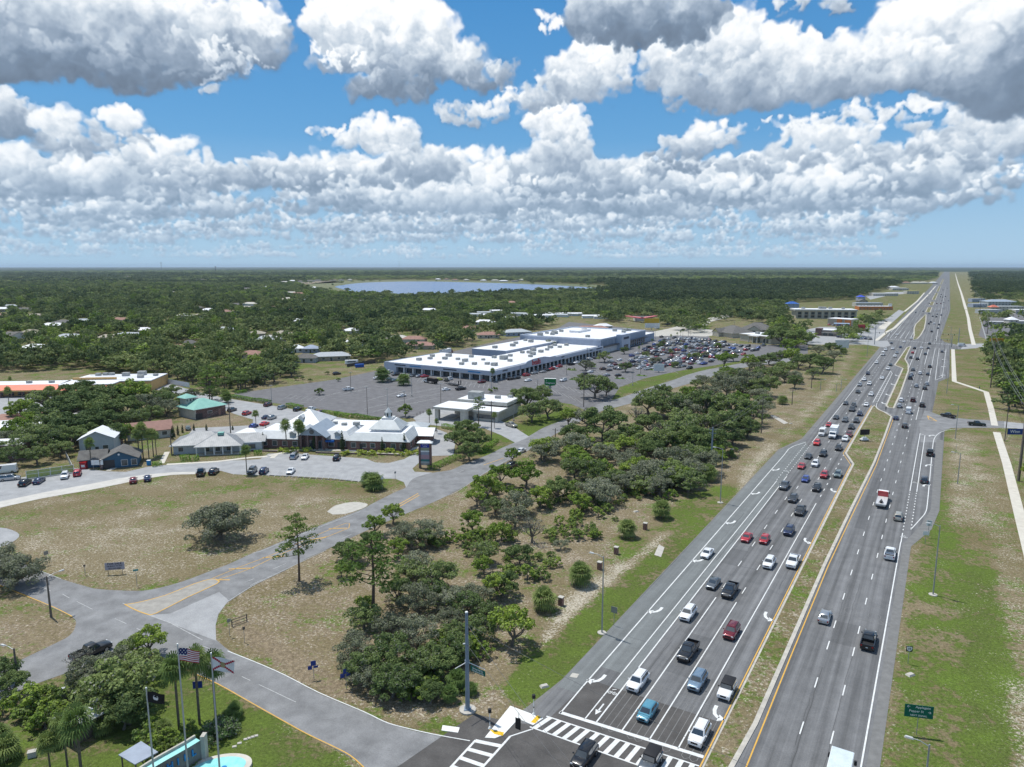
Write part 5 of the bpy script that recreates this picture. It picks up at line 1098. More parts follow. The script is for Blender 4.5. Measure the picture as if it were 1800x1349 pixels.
def car_parts(kind):
    """front is +x ; returns list of (part name, MB, material or None for paint)"""
    S=dict(sedan=dict(L=4.75,W=1.84,H=1.44,sh=.93,hood=.86,trunk=.98,a=(1.05,.35),c=(-1.85,-1.15),wb=1.42,wr=.33,gl=.16),
           hatch=dict(L=4.25,W=1.78,H=1.50,sh=.96,hood=.90,trunk=1.0,a=(1.15,.45),c=(-2.02,-1.55),wb=1.28,wr=.33,gl=.16),
           suv=dict(L=4.75,W=1.92,H=1.72,sh=1.12,hood=1.06,trunk=1.12,a=(1.10,.50),c=(-2.28,-1.95),wb=1.40,wr=.37,gl=.2),
           minivan=dict(L=5.1,W=2.0,H=1.76,sh=1.08,hood=.98,trunk=1.08,a=(1.60,.85),c=(-2.45,-2.2),wb=1.5,wr=.34,gl=.17),
           van=dict(L=5.9,W=2.05,H=2.55,sh=1.35,hood=1.18,trunk=1.35,a=(2.15,1.55),c=(-2.9,-2.85),wb=1.8,wr=.36,gl=.2),
           jeep=dict(L=4.5,W=1.88,H=1.85,sh=1.18,hood=1.14,trunk=1.18,a=(.75,.50),c=(-2.0,-1.95),wb=1.25,wr=.41,gl=.3),
           pickup=dict(L=5.85,W=2.04,H=1.93,sh=1.24,hood=1.20,trunk=1.24,a=(1.20,.62),c=(-.95,-.72),wb=1.85,wr=.41,gl=.27))[kind]
    L,Wd,H=S['L'],S['W'],S['H']; h=L/2; hw=Wd/2; zl=S['gl']; sh=S['sh']; hd=S['hood']; tk=S['trunk']
    P_=[]
    body=MB(); xa=S['a'][0]; xc=S['c'][0]
    box=kind in('jeep','van')
    st=[ringc(-h,hw*.86,zl+.16,tk-.16,.0),ringc(-h+.10,hw*.94,zl+.05,tk-.04,.01),ringc(-h+.35,hw*.985,zl,tk,.01),ringc(xc,hw,zl,max(tk,sh),.01),ringc(0,hw,zl,sh,.01),ringc(xa,hw*.995,zl,sh,.01),
        ringc(xa+.25,hw*.99,zl,hd+.03,.03),ringc(h-.75,hw*.965,zl,hd-.02,.04),ringc(h-.28,hw*(.93 if not box else .97),zl,hd-.09,.03),ringc(h-.06,hw*(.86 if not box else .95),zl+.04,hd-.20,.01),ringc(h,hw*(.76 if not box else .92),zl+.14,hd-.32,0)]
    if kind=='pickup':
        bedz=.80
        st=[ringc(-h,hw*.95,zl+.22,bedz,.0),ringc(-h+.08,hw*.985,zl+.1,bedz,.0),ringc(xc-.02,hw,zl,bedz,.0),ringc(xc,hw,zl,sh,.01)]+st[4:]
        body.box((-h+xc)/2,hw-.07,bedz-.02,xc+h-.03,.13,sh-bedz+.02); body.box((-h+xc)/2,-hw+.07,bedz-.02,xc+h-.03,.13,sh-bedz+.02); body.box(-h+.06,0,bedz-.02,.11,Wd*.9,sh-bedz+.02)
    loft(body,st,None)
    # cabin shell (roof, pillars)
    xf0,xf1=S['a']; xr0,xr1=S['c']; wb=hw*.93; wt=hw*(.76 if not box else .88); zr=H
    def cab(b,ins,dz,grow,m=None):
        bot=[(xf0+grow,wb*.92),(xf0-.35,wb+grow),(xr0+.25,wb+grow),(xr0-grow,wb*.9)]
        top=[(xf1+grow,wt*.90),(xf1-.18,wt+grow),(xr1+.15,wt+grow),(xr1-grow,wt*.88)]
        ring0=[(x,y,sh-.06) for x,y in bot]+[(x,-y,sh-.06) for x,y in bot[::-1]]
        ring1=[(x,y,zr-.07) for x,y in top]+[(x,-y,zr-.07) for x,y in top[::-1]]
        ring2=[(x*.93+.0,y*.86,zr) for x,y in top]+[(x*.93,-y*.86,zr) for x,y in top[::-1]]
        n=8; vs=ring0+ring1+ring2; fs=[]
        for i in range(2):
            for k in range(n): fs.append((i*n+k,i*n+n+k,i*n+n+(k+1)%n,i*n+(k+1)%n))
        fs.append(tuple(range(2*n,3*n))[::-1]); b.add(vs,fs,m)
    roofm=M_trim if kind=='jeep' else None
    if kind=='jeep': top=MB(); cab(top,0,0,0); P_.append(('hardtop',top,M_trim))
    else: cab(body,0,0,0)
    P_.insert(0,('body',body,None))
    def pane(name,c4,inset,m=M_glass,off=.012):
        c=[Vector(p) for p in c4]; ce=sum(c,Vector())/4; nrm=(c[1]-c[0]).cross(c[3]-c[0]).normalized()
        if nrm.dot(ce-Vector((0,0,ce.z*.6)))<0: nrm=-nrm
        q=[]
        for i in range(4):
            a=c[i]; e1=(c[(i+1)%4]-a); e2=(c[i-1]-a)
            q.append(a+e1.normalized()*min(inset,e1.length*.3)+e2.normalized()*min(inset,e2.length*.3)+nrm*off)
        b=MB(); b.add(q,[(0,1,2,3)]); P_.append((name,b,m))
    z0=sh-.05; z1=zr-.07
    if box: z0=sh
    pane('windscreen',[(xf0+.01,-wb*.92,z0),(xf0+.01,wb*.92,z0),(xf1+.01,wt*.9,z1),(xf1+.01,-wt*.9,z1)],.06)
    if kind!='van': pane('rear_window',[(xr0-.01,-wb*.9,z0),(xr0-.01,wb*.9,z0),(xr1-.01,wt*.88,z1),(xr1-.01,-wt*.88,z1)],.08)
    f=.50
    for sg in (1,-1):
        def sp(t,z):  # point on side
            k=(z-(sh-.06))/((zr-.07)-(sh-.06)); xb=xf0-.35+(xr0+.25-xf0+.35)*t; xt=xf1-.18+(xr1+.15-xf1+.18)*t
            return (xb+(xt-xb)*k,sg*(wb+(wt-wb)*k),z)
        for t0,t1 in (((0,.5),(.5,1)) if kind not in('van',) else ((0,.22),)):
            pane('side_window',[sp(t0,z0+.04),sp(t1,z0+.04),sp(t1,z1-.03),sp(t0,z1-.03)],.045)
    for x in (S['wb'],-S['wb']):
        for sg in (1,-1):
            w=MB(); r=S['wr']; w.tube((x,sg*(hw-.20),r),(x,sg*(hw+.015),r),r,n=14); P_.append(('wheel',w,M_tyre,(('rim',MB().tube((x,sg*(hw+.0),r),(x,sg*(hw+.03),r),r*.62,n=10),M_rim),)))
    lz=hd-.26
    for sg in (1,-1):
        P_.append(('headlight',MB().box(h-.10,sg*hw*.66,lz-.05,.16,.34,.15,sg*-.28),M_lampw))
        P_.append(('taillight',MB().box(-h+.03,sg*hw*.78,tk-.38,.12,.22,.24,sg*.15),M_lampr))
        P_.append(('mirror',MB().box(xf0-.25,sg*(hw+.10),sh-.02,.12,.20,.14),None if kind not in('pickup','jeep','van') else M_trim))
    P_.append(('grille',MB().box(h-.035,0,lz-.16,.10,Wd*.46,.22),M_trim if kind!='pickup' else M_chrome))
    P_.append(('bumper',MB().box(h-.05,0,zl+.08,.14,Wd*.78,.13),M_trim))
    P_.append(('number_plate',MB().box(-h-.005,0,tk-.55,.03,.32,.16),M_plate))
    if kind=='pickup':
        P_.append(('bed_liner',MB().box((-h+xc)/2,0,bedz-.01,xc+h-.2,Wd-.28,.03),M_trim))
    if kind in('suv','minivan'):
        for sg in (1,-1): P_.append(('roof_rail',MB().box((xf1+xr1)/2,sg*wt*.88,zr-.02,(xf1-xr1)*.85,.05,.06),M_trim))
    if kind=='jeep': P_.append(('spare_wheel',MB().tube((-h-.22,0,.95),(-h,0,.95),.38,n=12),M_tyre))
    return P_
PROTO={};SIMPLE={}
KNAME={'sedan':'sedan','hatch':'hatchback','suv':'suv','minivan':'minivan','van':'panel van','jeep':'off-roader','pickup':'pickup truck'}
def car_part_objs(kind):
    if kind in PROTO: return PROTO[kind]
    parts=car_parts(kind); out=[]
    for p in parts:
        me=p[1]; 
        m=p[2] or PC['white']
        b=p[1]; b.ml=[]; mesh=bpy.data.meshes.new(p[0]); mesh.from_pydata(b.v,[],b.f); mesh.materials.append(m)
        if p[0] in('body','hardtop'):
            mesh.polygons.foreach_set('use_smooth',[True]*len(mesh.polygons)); mesh.update()
            mesh.set_sharp_from_angle(angle=R(38))
        sub=[]
        if len(p)>3:
            for s in p[3]:
                sm=bpy.data.meshes.new(s[0]); sm.from_pydata(s[1].v,[],s[1].f); sm.materials.append(s[2]); sub.append((s[0],sm))
        out.append((p[0],mesh,p[2] is None,sub))
    # merged version
    vv=[];ff=[];mi=[];ml=[PC['white']]
    for p in parts:
        for b,m in [(p[1],p[2])]+[(s[1],s[2]) for s in (p[3] if len(p)>3 else ())]:
            if m is None: k=0
            else:
                if m not in ml: ml.append(m)
                k=ml.index(m)
            o=len(vv); vv+=b.v; ff+=[tuple(o+i for i in f) for f in b.f]; mi+=[k]*len(b.f)
    me=bpy.data.meshes.new(kind); me.from_pydata(vv,[],ff)
    for m in ml: me.materials.append(m)
    me.polygons.foreach_set('material_index',mi); me.update(); me.polygons.foreach_set('use_smooth',[True]*len(me.polygons)); me.set_sharp_from_angle(angle=R(35))
    PROTO[kind]=out; SIMPLE[kind]=me; return out
def put_car(kind,color,loc,rz,detail=True,label=None,group=None,name=None):
    parts=car_part_objs(kind); nm=name or {'suv':'suv','pickup':'pickup_truck','jeep':'off_roader','van':'panel_van','minivan':'minivan','sedan':'sedan','hatch':'hatchback'}[kind]
    if detail:
        e=empty(nm,loc,rz)
        for pn,me,painted,sub in parts:
            o=bpy.data.objects.new(pn,me); COL.objects.link(o); o.parent=e
            if painted: o.material_slots[0].link='OBJECT'; o.material_slots[0].material=PC[color]
            for sn,sm in sub:
                q=bpy.data.objects.new(sn,sm); COL.objects.link(q); q.parent=o
    else:
        e=bpy.data.objects.new(nm,SIMPLE[kind]); COL.objects.link(e); e.location=loc; e.rotation_euler=(0,0,rz)
        e.material_slots[0].link='OBJECT'; e.material_slots[0].material=PC[color]
    tag(e,label,{'suv':'suv','pickup':'pickup truck','jeep':'off-roader','van':'van','minivan':'minivan','sedan':'car','hatch':'car'}[kind],group)
    e['_k']=KNAME[kind]; e['_c']=color
    return e
CARS=[]
# (px,py,kind,colour) read at the middle of the car, 0.8 m up
SB=[(1121,1196,'suv','white'),(1138,1248,'hatch','teal blue'),(1226,1195,'suv','light blue'),(1278,1211,'jeep','white'),(1229.5,1288,'suv','white'),
(1209.5,1143,'pickup','black'),(1209.5,1076.5,'suv','white'),(1286,1108,'suv','dark red'),(1283,1036.5,'pickup','black'),(1254,1023,'sedan','grey'),(1243,970.6,'sedan','white'),
(1312.7,943,'sedan','red'),(1344,946.6,'hatch','red'),(1387,932,'suv','navy'),(1352,988,'suv','white'),(1394,986,'pickup','white'),
(1379,853,'pickup','grey'),(1394,875.6,'suv','dark grey'),(1406.7,896.7,'pickup','black'),(1416,841,'hatch','blue'),(1435.6,856.7,'suv','black'),(1449,834,'suv','red'),(1473,833,'suv','grey green'),
(1409,818,'sedan','red'),(1433,814.5,'suv','white'),(1421,801,'sedan','dark grey'),(1447,797,'suv','black'),(1436,777.8,'suv','bright red'),(1445.5,761,'van','white'),(1457,745.6,'sedan','red'),
(1486,771,'suv','white'),(1492.8,763,'suv','dark red'),(1474.4,786.7,'suv','black'),(1496.6,750,'suv','black'),(1505.5,739,'suv','dark grey'),(1485.5,737.8,'suv','grey'),(1469.5,732.8,'sedan','dark grey'),
(1511.7,727,'suv','navy'),(1497.8,719,'pickup','dark grey'),(1500.5,712,'suv','black'),(1522.8,710.5,'sedan','white'),(1486.6,708,'sedan','dark grey'),(1508,688,'sedan','black'),(1531,692.8,'suv','white'),(1511,676,'suv','silver'),
(1528,674,'suv','white'),(1519,666.7,'suv','white'),(1550.5,664,'sedan','white'),(1525.5,656,'suv','navy'),(1561,648,'suv','white'),(1565.5,641,'sedan','dark green'),(1540.5,637,'suv','white'),(1573,626,'suv','white'),
(1576.6,619.5,'sedan','silver'),(1551.6,623,'van','white'),(1556.6,614.5,'suv','white'),(1569,612.8,'suv','white'),(1583,610,'sedan','navy'),(1567,602.8,'sedan','dark grey'),(1576.6,588,'sedan','white'),(1589,601,'sedan','white'),(1601.8,594.8,'suv','white'),
(1622.7,547,'sedan','grey'),(1609.8,549,'sedan','dark grey'),(1629,524,'suv','grey'),(1634,534,'sedan','black'),(1632.7,517.7,'suv','silver'),(1643,518,'suv','white'),(1639,510,'suv','white'),(1645,512.7,'suv','white'),(1647,504,'suv','white')]
NB=[(1450,1081,'sedan','silver'),(1527,1124,'pickup','black'),(1564.6,972,'pickup','white'),(1579.5,906.7,'suv','beige'),(1625,842.8,'suv','dark grey'),(1635,795.6,'pickup','black'),(1575,734,'sedan','navy'),(1590.5,748,'suv','black'),
(1597,723,'van','white'),(1581,713,'suv','silver'),(1584,703,'suv','white'),(1608,612,'suv','black'),(1604.5,619.5,'hatch','red'),(1619.5,611.7,'sedan','white'),(1631.7,611.7,'sedan','black'),(1656,617.8,'sedan','dark grey'),(1601,629,'suv','dark grey'),
(1612.8,630.6,'suv','black'),(1626.7,622,'suv','grey'),(1634.5,644,'suv','black'),(1605,649.5,'suv','grey'),(1617,655.6,'suv','white'),(1631,657,'sedan','dark grey'),(1602,658,'suv','silver'),(1600,664,'pickup','dark grey'),(1629,674.5,'suv','silver'),
(1610.6,678,'suv','silver'),(1625.6,682,'suv','black'),(1605,702.8,'pickup','maroon'),(1621,711.7,'pickup','black'),(1634,604,'suv','dark green'),(1637.8,582.7,'suv','black'),(1633,569,'suv','dark grey'),(1636,566,'suv','dark grey'),(1642,569,'suv','white'),(1650.7,570.7,'suv','black'),
(1649,577,'suv','grey'),(1639.6,556,'sedan','dark grey'),(1646,557,'suv','black'),(1654.7,553.8,'sedan','navy'),(1647.6,552.4,'sedan','grey'),(1633,551,'suv','silver'),(1643.6,546,'suv','white'),(1650.7,545,'suv','white'),(1657.8,541,'suv','white'),(1647,537,'suv','white'),
(1646.7,534,'suv','dark red'),(1653.8,533.8,'suv','dark red'),(1659,532,'sedan','grey'),(1655.6,529,'sedan','dark grey'),(1667.6,529,'sedan','grey'),(1661.8,524,'suv','white'),(1661.8,521.5,'suv','black'),(1657,522.7,'suv','black'),(1653,522,'suv','dark grey'),
(1654.7,518,'suv','black'),(1657.7,510,'suv','black'),(1665,507,'sedan','dark grey'),(1662,497.7,'suv','white')]
def lane_sb(t):
    if t<-37.2: return 'right-turn lane left of the highway'
    if t<-31.5: return 'outer southbound lane'
    if t<-27.8: return 'middle southbound lane'
    if t<-24.0: return 'inner southbound lane'
    return 'left-turn lane beside the grass median'
def lane_nb(t):
    if t>-3.4: return 'northbound turn lane by the verge'
    if t>-8.2: return 'outer northbound lane'
    if t>-12: return 'middle northbound lane'
    return 'inner northbound lane by the median'
def lanecar(lst,dirn,lanef,what):
    rows={}
    for (x,y,k,c) in lst:
        p=P(x,y,.85); s,t=ST(p); rows.setdefault(lanef(t),[]).append((s,t,k,c))
    for ln,r in rows.items():
        r.sort(); last=-99
        for i,(s,t,k,c) in enumerate(r):
            if s-last<5.6: s=last+5.6
            last=s
            p=W(s,t,Z0+.004); 
            rz=HWY+(0 if dirn>0 else math.pi)+(random.random()-.5)*.02
            kn=KNAME[k]
            put_car(k,c,p,rz,True,'%s %s, %s vehicle along the %s'%(c,kn,ordinal(i+1) if i else 'nearest',ln),what)
lanecar(SB,-1,lane_sb,'cars queueing and driving towards the near crossing')
lanecar(NB,1,lane_nb,'cars driving away up the highway')
def one(x,y,k,c,rz,label,grp=None,z=.8,detail=True):
    p=P(x,y,z); p.z=Z0+.01; return put_car(k,c,p,rz,detail,label,grp)
one(1027,1327,'suv','black',HWY+math.pi,'glossy black suv driving over the near crosswalk, half out of frame')
one(1143,1338,'jeep','grey',HWY+math.pi,'boxy grey off-roader on the near crosswalk at the bottom edge')
one(1666.6,730.5,'pickup','black',headpx((1690,738),(1650,729)),'long black pickup truck waiting on the side street at the highway')
one(1717,745,'pickup','dark green',headpx((1700,744),(1735,746)),'dark green pickup truck leaving along the side street by the sidewalk')
one(1691,607.5,'van','white',headpx((1680,607),(1705,607.5)),'white panel van on the far cross street right of the highway')
one(914.5,791.7,'sedan','white',headpx((925,788),(900,797)),'white car on the local road behind the roadside trees')
one(899,747,'pickup','beige',headpx((885,743),(915,752)),'pale beige pickup truck on the bank driveway')
one(1160,680,'sedan','white',headpx((1150,685),(1170,678)),'white car half hidden on the local road beyond the wood')
one(900,817,'suv','dark grey',headpx((890,820),(905,813)),'dark suv under the bright green roadside trees on the local road')
one(160,1144,'pickup','black',headpx((120,1146),(180,1120)),'black pickup truck half hidden by trees on the lower left driveway')
# plaza cars and other parked ones
PK=[(9.6,827,'van','white','s'),(17,839.5,'minivan','silver','s'),(44,848,'suv','black','d'),(68.5,844,'sedan','navy','d'),(113.7,835.6,'suv','white','n'),(136,830.8,'suv','red','n'),(234,843,'sedan','dark red','n'),(259,839.5,'sedan','navy','n'),
(353,830,'pickup','dark grey','m'),(376,828,'suv','black','m'),(443,827,'suv','grey','m'),(464,827,'suv','navy','m'),(511,827,'sedan','white','m'),(517,801,'minivan','silver','m'),(536,802,'sedan','white','m'),
(592,804,'suv','black','m'),(408,720,'suv','dark grey','b'),(434,726,'suv','red','b'),(471,711,'suv','maroon','b'),(496,716,'minivan','silver','b'),(523,719,'suv','black','b'),(468,732.5,'sedan','navy','b'),(478,733.5,'suv','silver','b'),
(465,744,'sedan','bright red','b'),(446,748,'hatch','blue','b'),(330.5,751.7,'sedan','grey green','n'),(546,720,'pickup','white','b'),(563,725,'suv','maroon','b'),(576,744,'suv','black','b')]
def near_lab(p,base): return base
for (x,y,k,c,d) in PK:
    rz={'s':headpx((0,842),(60,836)),'d':headpx((44,848),(60,838)),'n':headpx((234,850),(236,836)),'m':headpx((500,836),(512,822)),'b':headpx((400,724),(425,716))}[d]
    if (x,y) in ((353,830),): rz=headpx((345,838),(352,822))
    p=P(x,y,.8); p.z=Z0+.004; e=put_car(k,c,p,rz if c not in('white','grey') else rz+math.pi,y>790,None,'cars parked around the brick plaza'); CARS.append(e)
# shopping centre cars
MALL=[(682.8,654,'pickup','white'),(695.5,658,'suv','black'),(710,658.5,'sedan','white'),(726.7,660,'suv','grey'),(737,661,'suv','silver'),(746.7,661,'sedan','red'),(663,664.5,'sedan','white'),(686,666,'sedan','grey green'),(694,668,'sedan','grey green'),
(789,666,'suv','white'),(772,666.7,'hatch','yellow green'),(705.5,695,'sedan','white'),(612,684,'pickup','white'),(784,684,'sedan','white'),(810,683,'pickup','black'),(846.7,671,'suv','dark red'),(928,668,'sedan','white'),
(898,665.5,'suv','black'),(908,664,'suv','black'),(925.5,659,'suv','red'),(939,655.5,'suv','silver'),(954,653,'sedan','silver'),(961.7,650.5,'suv','black'),(969.5,648.5,'suv','red'),(975,646.5,'sedan','white'),(982.8,644,'suv','red'),(1004,640,'pickup','black'),(1013,637,'sedan','white'),
(1022,635,'suv','black'),(1031.7,634,'suv','black'),(1036.7,631,'suv','white'),(1046.7,629,'suv','dark grey'),(990,668,'suv','white'),(1038,653,'sedan','white'),(1027.8,656,'sedan','black'),(1073,642.8,'suv','white'),(1071,650,'sedan','dark grey'),(1060,648,'suv','brown'),
(1086.7,659,'sedan','black'),(1066.7,659,'sedan','silver'),(1123,646.7,'sedan','white'),(1137.8,648,'pickup','white'),(1140,642,'sedan','red'),(1165.6,644,'suv','dark red'),(1170,642,'sedan','navy'),(1152,644.5,'sedan','white'),(1109,632.8,'sedan','silver'),(1120.6,633,'sedan','white'),(1132,634,'sedan','dark grey'),
(1119,629.3,'sedan','dark green'),(1175.6,636,'sedan','white'),(1193,639,'suv','black'),(1192,632,'suv','white'),(1164.5,622.8,'sedan','white'),(1212,646.7,'suv','black'),(1218,634.5,'suv','navy'),(1228,635,'sedan','white'),(1290,612,'sedan','bright blue'),(1284,611,'sedan','blue'),(1309,612,'suv','white'),
(1315.6,613,'sedan','dark grey'),(1306.7,622.8,'suv','red'),(1292,606.7,'pickup','white'),(1245.6,619,'suv','silver'),(1256.7,620,'suv','navy'),(1250,624,'sedan','silver'),(1230,626.7,'suv','brown'),(1201,625.6,'sedan','white'),(1205.6,605.6,'suv','blue'),(1073,634,'sedan','white'),
(620.7,0,'',''),(592,656.5,'suv','dark grey'),(1035,640,'sedan','dark grey'),(1163,592,'suv','black'),(1200,580,'suv','dark grey'),(1173,570,'suv','dark grey'),(1155,577,'van','white')]
rzA=headpx((1100,650),(1125,646)); rzF=headpx((898,668),(888,658)); 
for (x,y,k,c) in MALL:
    if not k: continue
    p=P(x,y,.8); p.z=Z0+.004
    e=put_car(k,c,p,rzA+(math.pi if random.random()<.5 else 0)+random.uniform(-.05,.05),False,None,'cars parked at the shopping centre'); CARS.append(e)
# the dense rows right of the mall
PB=P(1150,628); e1=(P(1200,640)-P(1150,622)).normalized()
rowdir=(P(1290,622)-P(1130,622)); 
occ=[tuple(c.location[:2]) for c in CARS]
cols=['white','white','silver','white','grey','black','dark grey','black','navy','silver','dark red','blue','beige','white','grey','red','brown']
kinds=['sedan','suv','sedan','suv','hatch','pickup','minivan','suv']
fwd=Vector((math.cos(rzA),math.sin(rzA),0)); side=Vector((-fwd.y,fwd.x,0))
lotpoly=pxs([(1075,640),(1110,626),(1160,600),(1200,592),(1245,598),(1300,607),(1350,609),(1340,617),(1300,620),(1268,636),(1215,645),(1180,650),(1130,648),(1080,652)])
o0=P(1220,620); cnt=0
for i in range(-16,17):
    for j in range(-60,60):
        gi=i//2; off=gi*18.5+(i%2)*5.6
        q=o0+fwd*off+side*(j*2.75)
        if not inpoly(np.array([q.x]),np.array([q.y]),lotpoly)[0]: continue
        if random.random()>.56 or j%11==0: continue
        if any(abs(a-q.x)<2.6 and abs(b-q.y)<2.6 for a,b in occ): continue
        x,y,f=proj(q)
        q.z=Z0+.004
        k=random.choice(kinds); c=random.choice(cols)
        CARS.append(put_car(k,c,q,rzA+(math.pi if random.random()<.4 else 0)+random.uniform(-.04,.04),False,None,'cars parked at the shopping centre')); cnt+=1
print('procedural lot cars',cnt)
# along the street lots further right
for (a,b,n,rz) in (((1362,602),(1395,606),5,rzA),((1470,593),(1535,598),9,rzA),((1455,572),(1530,580),9,rzA),((1480,562),(1560,566),10,rzA),((1740,590),(1795,598),8,rzA),((1730,575),(1790,570),8,rzA),((1745,545),(1800,548),7,rzA)):
    A=P(*a);B=P(*b)
    for i in range(n):
        q=A+(B-A)*((i+.5)/n+random.uniform(-.03,.03)); q.z=Z0+.02
        CARS.append(put_car(random.choice(kinds),random.choice(cols),q,rz+random.uniform(-.1,.1),False,None,'cars parked at the roadside businesses'))
# ---- lorries
M_boxw=mat('box_panel',(.78,.80,.80),.45,0,(.70,.72,.72),.5); M_wood=mat('timber',(.25,.2,.15),.8); M_redp=PC['red']; M_blackm=mat('black_steel',(.025,.025,.027),.5)
def wheels(e,xs,hw,r=.5,w=.28):
    for x in xs:
        for sg in (1,-1):
            b=MB(); b.tube((x,sg*(hw-w),r),(x,sg*hw,r),r,n=16); o=b.build('wheel',M_tyre,e)
            MB().tube((x,sg*(hw-.02),r),(x,sg*(hw+.025),r),r*.5,n=10).build('rim',M_rim,o)
def cabshape(e,x0,x1,hw,z0,zt,m,hood=0):
    b=MB()
    # x1 front
    pr=[(x0,z0),(x1,z0),(x1,z0+(zt-z0)*.45),(x1-.15,z0+(zt-z0)*.52),(x1-.55,zt-.12),(x1-.75,zt),(x0,zt)]
    if hood: pr=[(x0,z0),(x1+hood,z0),(x1+hood,z0+.55),(x1+hood-.12,z0+.78),(x1+.05,z0+.98),(x1-.35,zt-.15),(x1-.55,zt),(x0,zt)]
    n=len(pr); vs=[(x,hw,z) for x,z in pr]+[(x,-hw,z) for x,z in pr]
    b.add(vs,[tuple(range(n))[::-1],tuple(range(n,2*n))]+[(k,(k+1)%n,n+(k+1)%n,n+k) for k in range(n)])
    o=b.build('cab',m,e)
    i=(3 if not hood else 4)
    (xa,za),(xb,zb)=pr[i],pr[i+1]
    g=MB(); g.add([(xa+.02-.03,hw*.88,za+.05),(xa-.01,-hw*.88,za+.05),(xb+.06,-hw*.82,zb-.03),(xb+.06,hw*.82,zb-.03)],[(0,1,2,3)]); g.build('windscreen',M_glass,e)
    for sg in (1,-1):
        g=MB(); xx=xa-.25; g.add([(x0+.25,sg*(hw+.012),za),(xx,sg*(hw+.012),za),(xb-.1,sg*(hw+.012),zb-.08),(x0+.25,sg*(hw+.012),zb-.08)],[(0,1,2,3)]); g.build('side_window',M_glass,e)
        MB().box(xx+.1,sg*(hw+.18),za,.12,.22,.4).build('mirror',M_blackm,e)
        MB().box((x1+hood)+.0,sg*hw*.75,z0+.25,.08,.3,.18).build('headlight',M_lampw,e)
    MB().box(x1+hood,0,z0+.12,.1,hw*.9,.42).build('grille',M_blackm,e)
# box truck southbound
p=P(1465.5,760,1.8); e=empty('box_truck',(p.x,p.y,Z0),HWY+math.pi,'white box truck with tall cargo box in the southbound queue','truck')
cabshape(e,1.6,3.2,1.1,.55,2.45,PC['white'],hood=1.1); b=MB(); b.box(-1.3,0,.95,5.8,2.4,2.75); b.build('cargo_box',M_boxw,e); MB().box(-.6,0,.6,6.6,.9,.3).build('chassis',M_blackm,e); wheels(e,(3.1,-2.2),1.15,.48)
# flatbed tow truck northbound
p=P(1551,878,1.0); e=empty('flatbed_tow_truck',(p.x,p.y,Z0),HWY,'white flatbed tow truck with red light bar driving away, empty deck','truck')
cabshape(e,2.2,4.0,1.15,.6,2.5,PC['white'],hood=.9)
b=MB(); b.box(-1.7,0,1.08,7.0,2.45,.14); b.build('deck',mat('aluminium_deck',(.72,.72,.71),.4,.3,(.6,.6,.6),1,streak=(.1,4,1)),e)
for sg in (1,-1): MB().box(-1.7,sg*1.22,1.20,7.0,.07,.12).build('side_rail',M_metal,e)
MB().box(1.85,0,1.2,.12,2.4,1.2).build('headboard',M_redp,e); MB().box(1.95,0,2.42,.3,2.0,.16).build('light_bar',PC['bright red'],e); MB().box(-1.0,0,.65,8,.9,.35).build('chassis',M_blackm,e)
MB().box(-5.2,0,.75,.7,2.2,.3).build('wheel_lift',M_metal,e); b=MB(); b.box(-3.9,0,1.23,1.3,.5,.4); b.tube((-4.3,.5,1.3),(-3.4,0,2.0),.08); b.tube((-4.3,-.5,1.3),(-3.4,0,2.0),.08); b.build('winch_frame',M_blackm,e); wheels(e,(4.0,-2.4,-3.6),1.2,.5)
# motorhome at the lower edge
p=P(1482,1318,3.3); b0=W(ST(p)[0],ST(p)[1]); e=empty('motorhome',(b0.x,b0.y,Z0),HWY,'pale flat-roofed motorhome cut off by the bottom edge','motorhome')
cb=MB(); cb.box(-4.2,0,.5,8.4,2.45,2.8); cb.build('coach_body',M_boxw,e); MB().box(-4.2,0,3.3,8.3,2.35,.06).build('roof',mat('pale_blue_roof',(.62,.70,.74),.4),e); g=MB(); g.add([(.012,1.05,1.5),(.012,-1.05,1.5),(.012,-1.05,2.7),(.012,1.05,2.7)],[(0,1,2,3)]); g.build('windscreen',M_glass,e)
for sg in (1,-1): MB().box(.1,sg*1.42,1.7,.25,.3,.55).build('mirror',M_blackm,e)
wheels(e,(-1.0,-6.0),1.2,.48)
# dump truck with trailer and digger on the mall lot
rz=headpx((790,676),(752,670))
p=P(757,674); e=empty('dump_truck',(p.x,p.y,Z0),rz,'white-cabbed dump truck with black tipper body on the car park','truck')
cabshape(e,2.0,3.6,1.15,.6,2.5,PC['white'],hood=1.2); b=MB(); b.box(-1.4,0,1.1,6.2,2.45,1.7); b.build('tipper_body',M_blackm,e); MB().box(-1.4,0,2.78,5.9,2.2,.12).build('load_cover',mat('tarpaulin',(.10,.075,.06),.9),e); wheels(e,(3.3,-2.2,-3.4),1.2,.5)
p=P(797,678); e=empty('flatbed_trailer',(p.x,p.y,Z0),rz,'low black equipment trailer with raised ramps behind the dump truck','trailer')
MB().box(0,0,.7,9,2.4,.18).build('deck',M_blackm,e); wheels(e,(-1.2,-2.2),1.2,.4)
for sg in (1,-1): MB().box(-4.6,sg*.8,.8,.15,.55,2.2).build('ramp',M_blackm,e)
p=P(785,674); e=empty('digger',(p.x,p.y,.9),rz,'compact tracked digger carried on the black trailer','digger'); MB().box(0,0,0,2.6,1.9,.6).build('tracks',M_tyre,e); MB().box(.1,0,.6,1.8,1.5,1.3,0,None,.85).build('cab',mat('worn_paint',(.17,.16,.13),.6),e)
b=MB(); b.tube((.6,0,1.0),(1.9,0,2.0),.14); b.tube((1.9,0,2.0),(2.8,0,.8),.12); b.build('boom',MATS['worn_paint'],e)
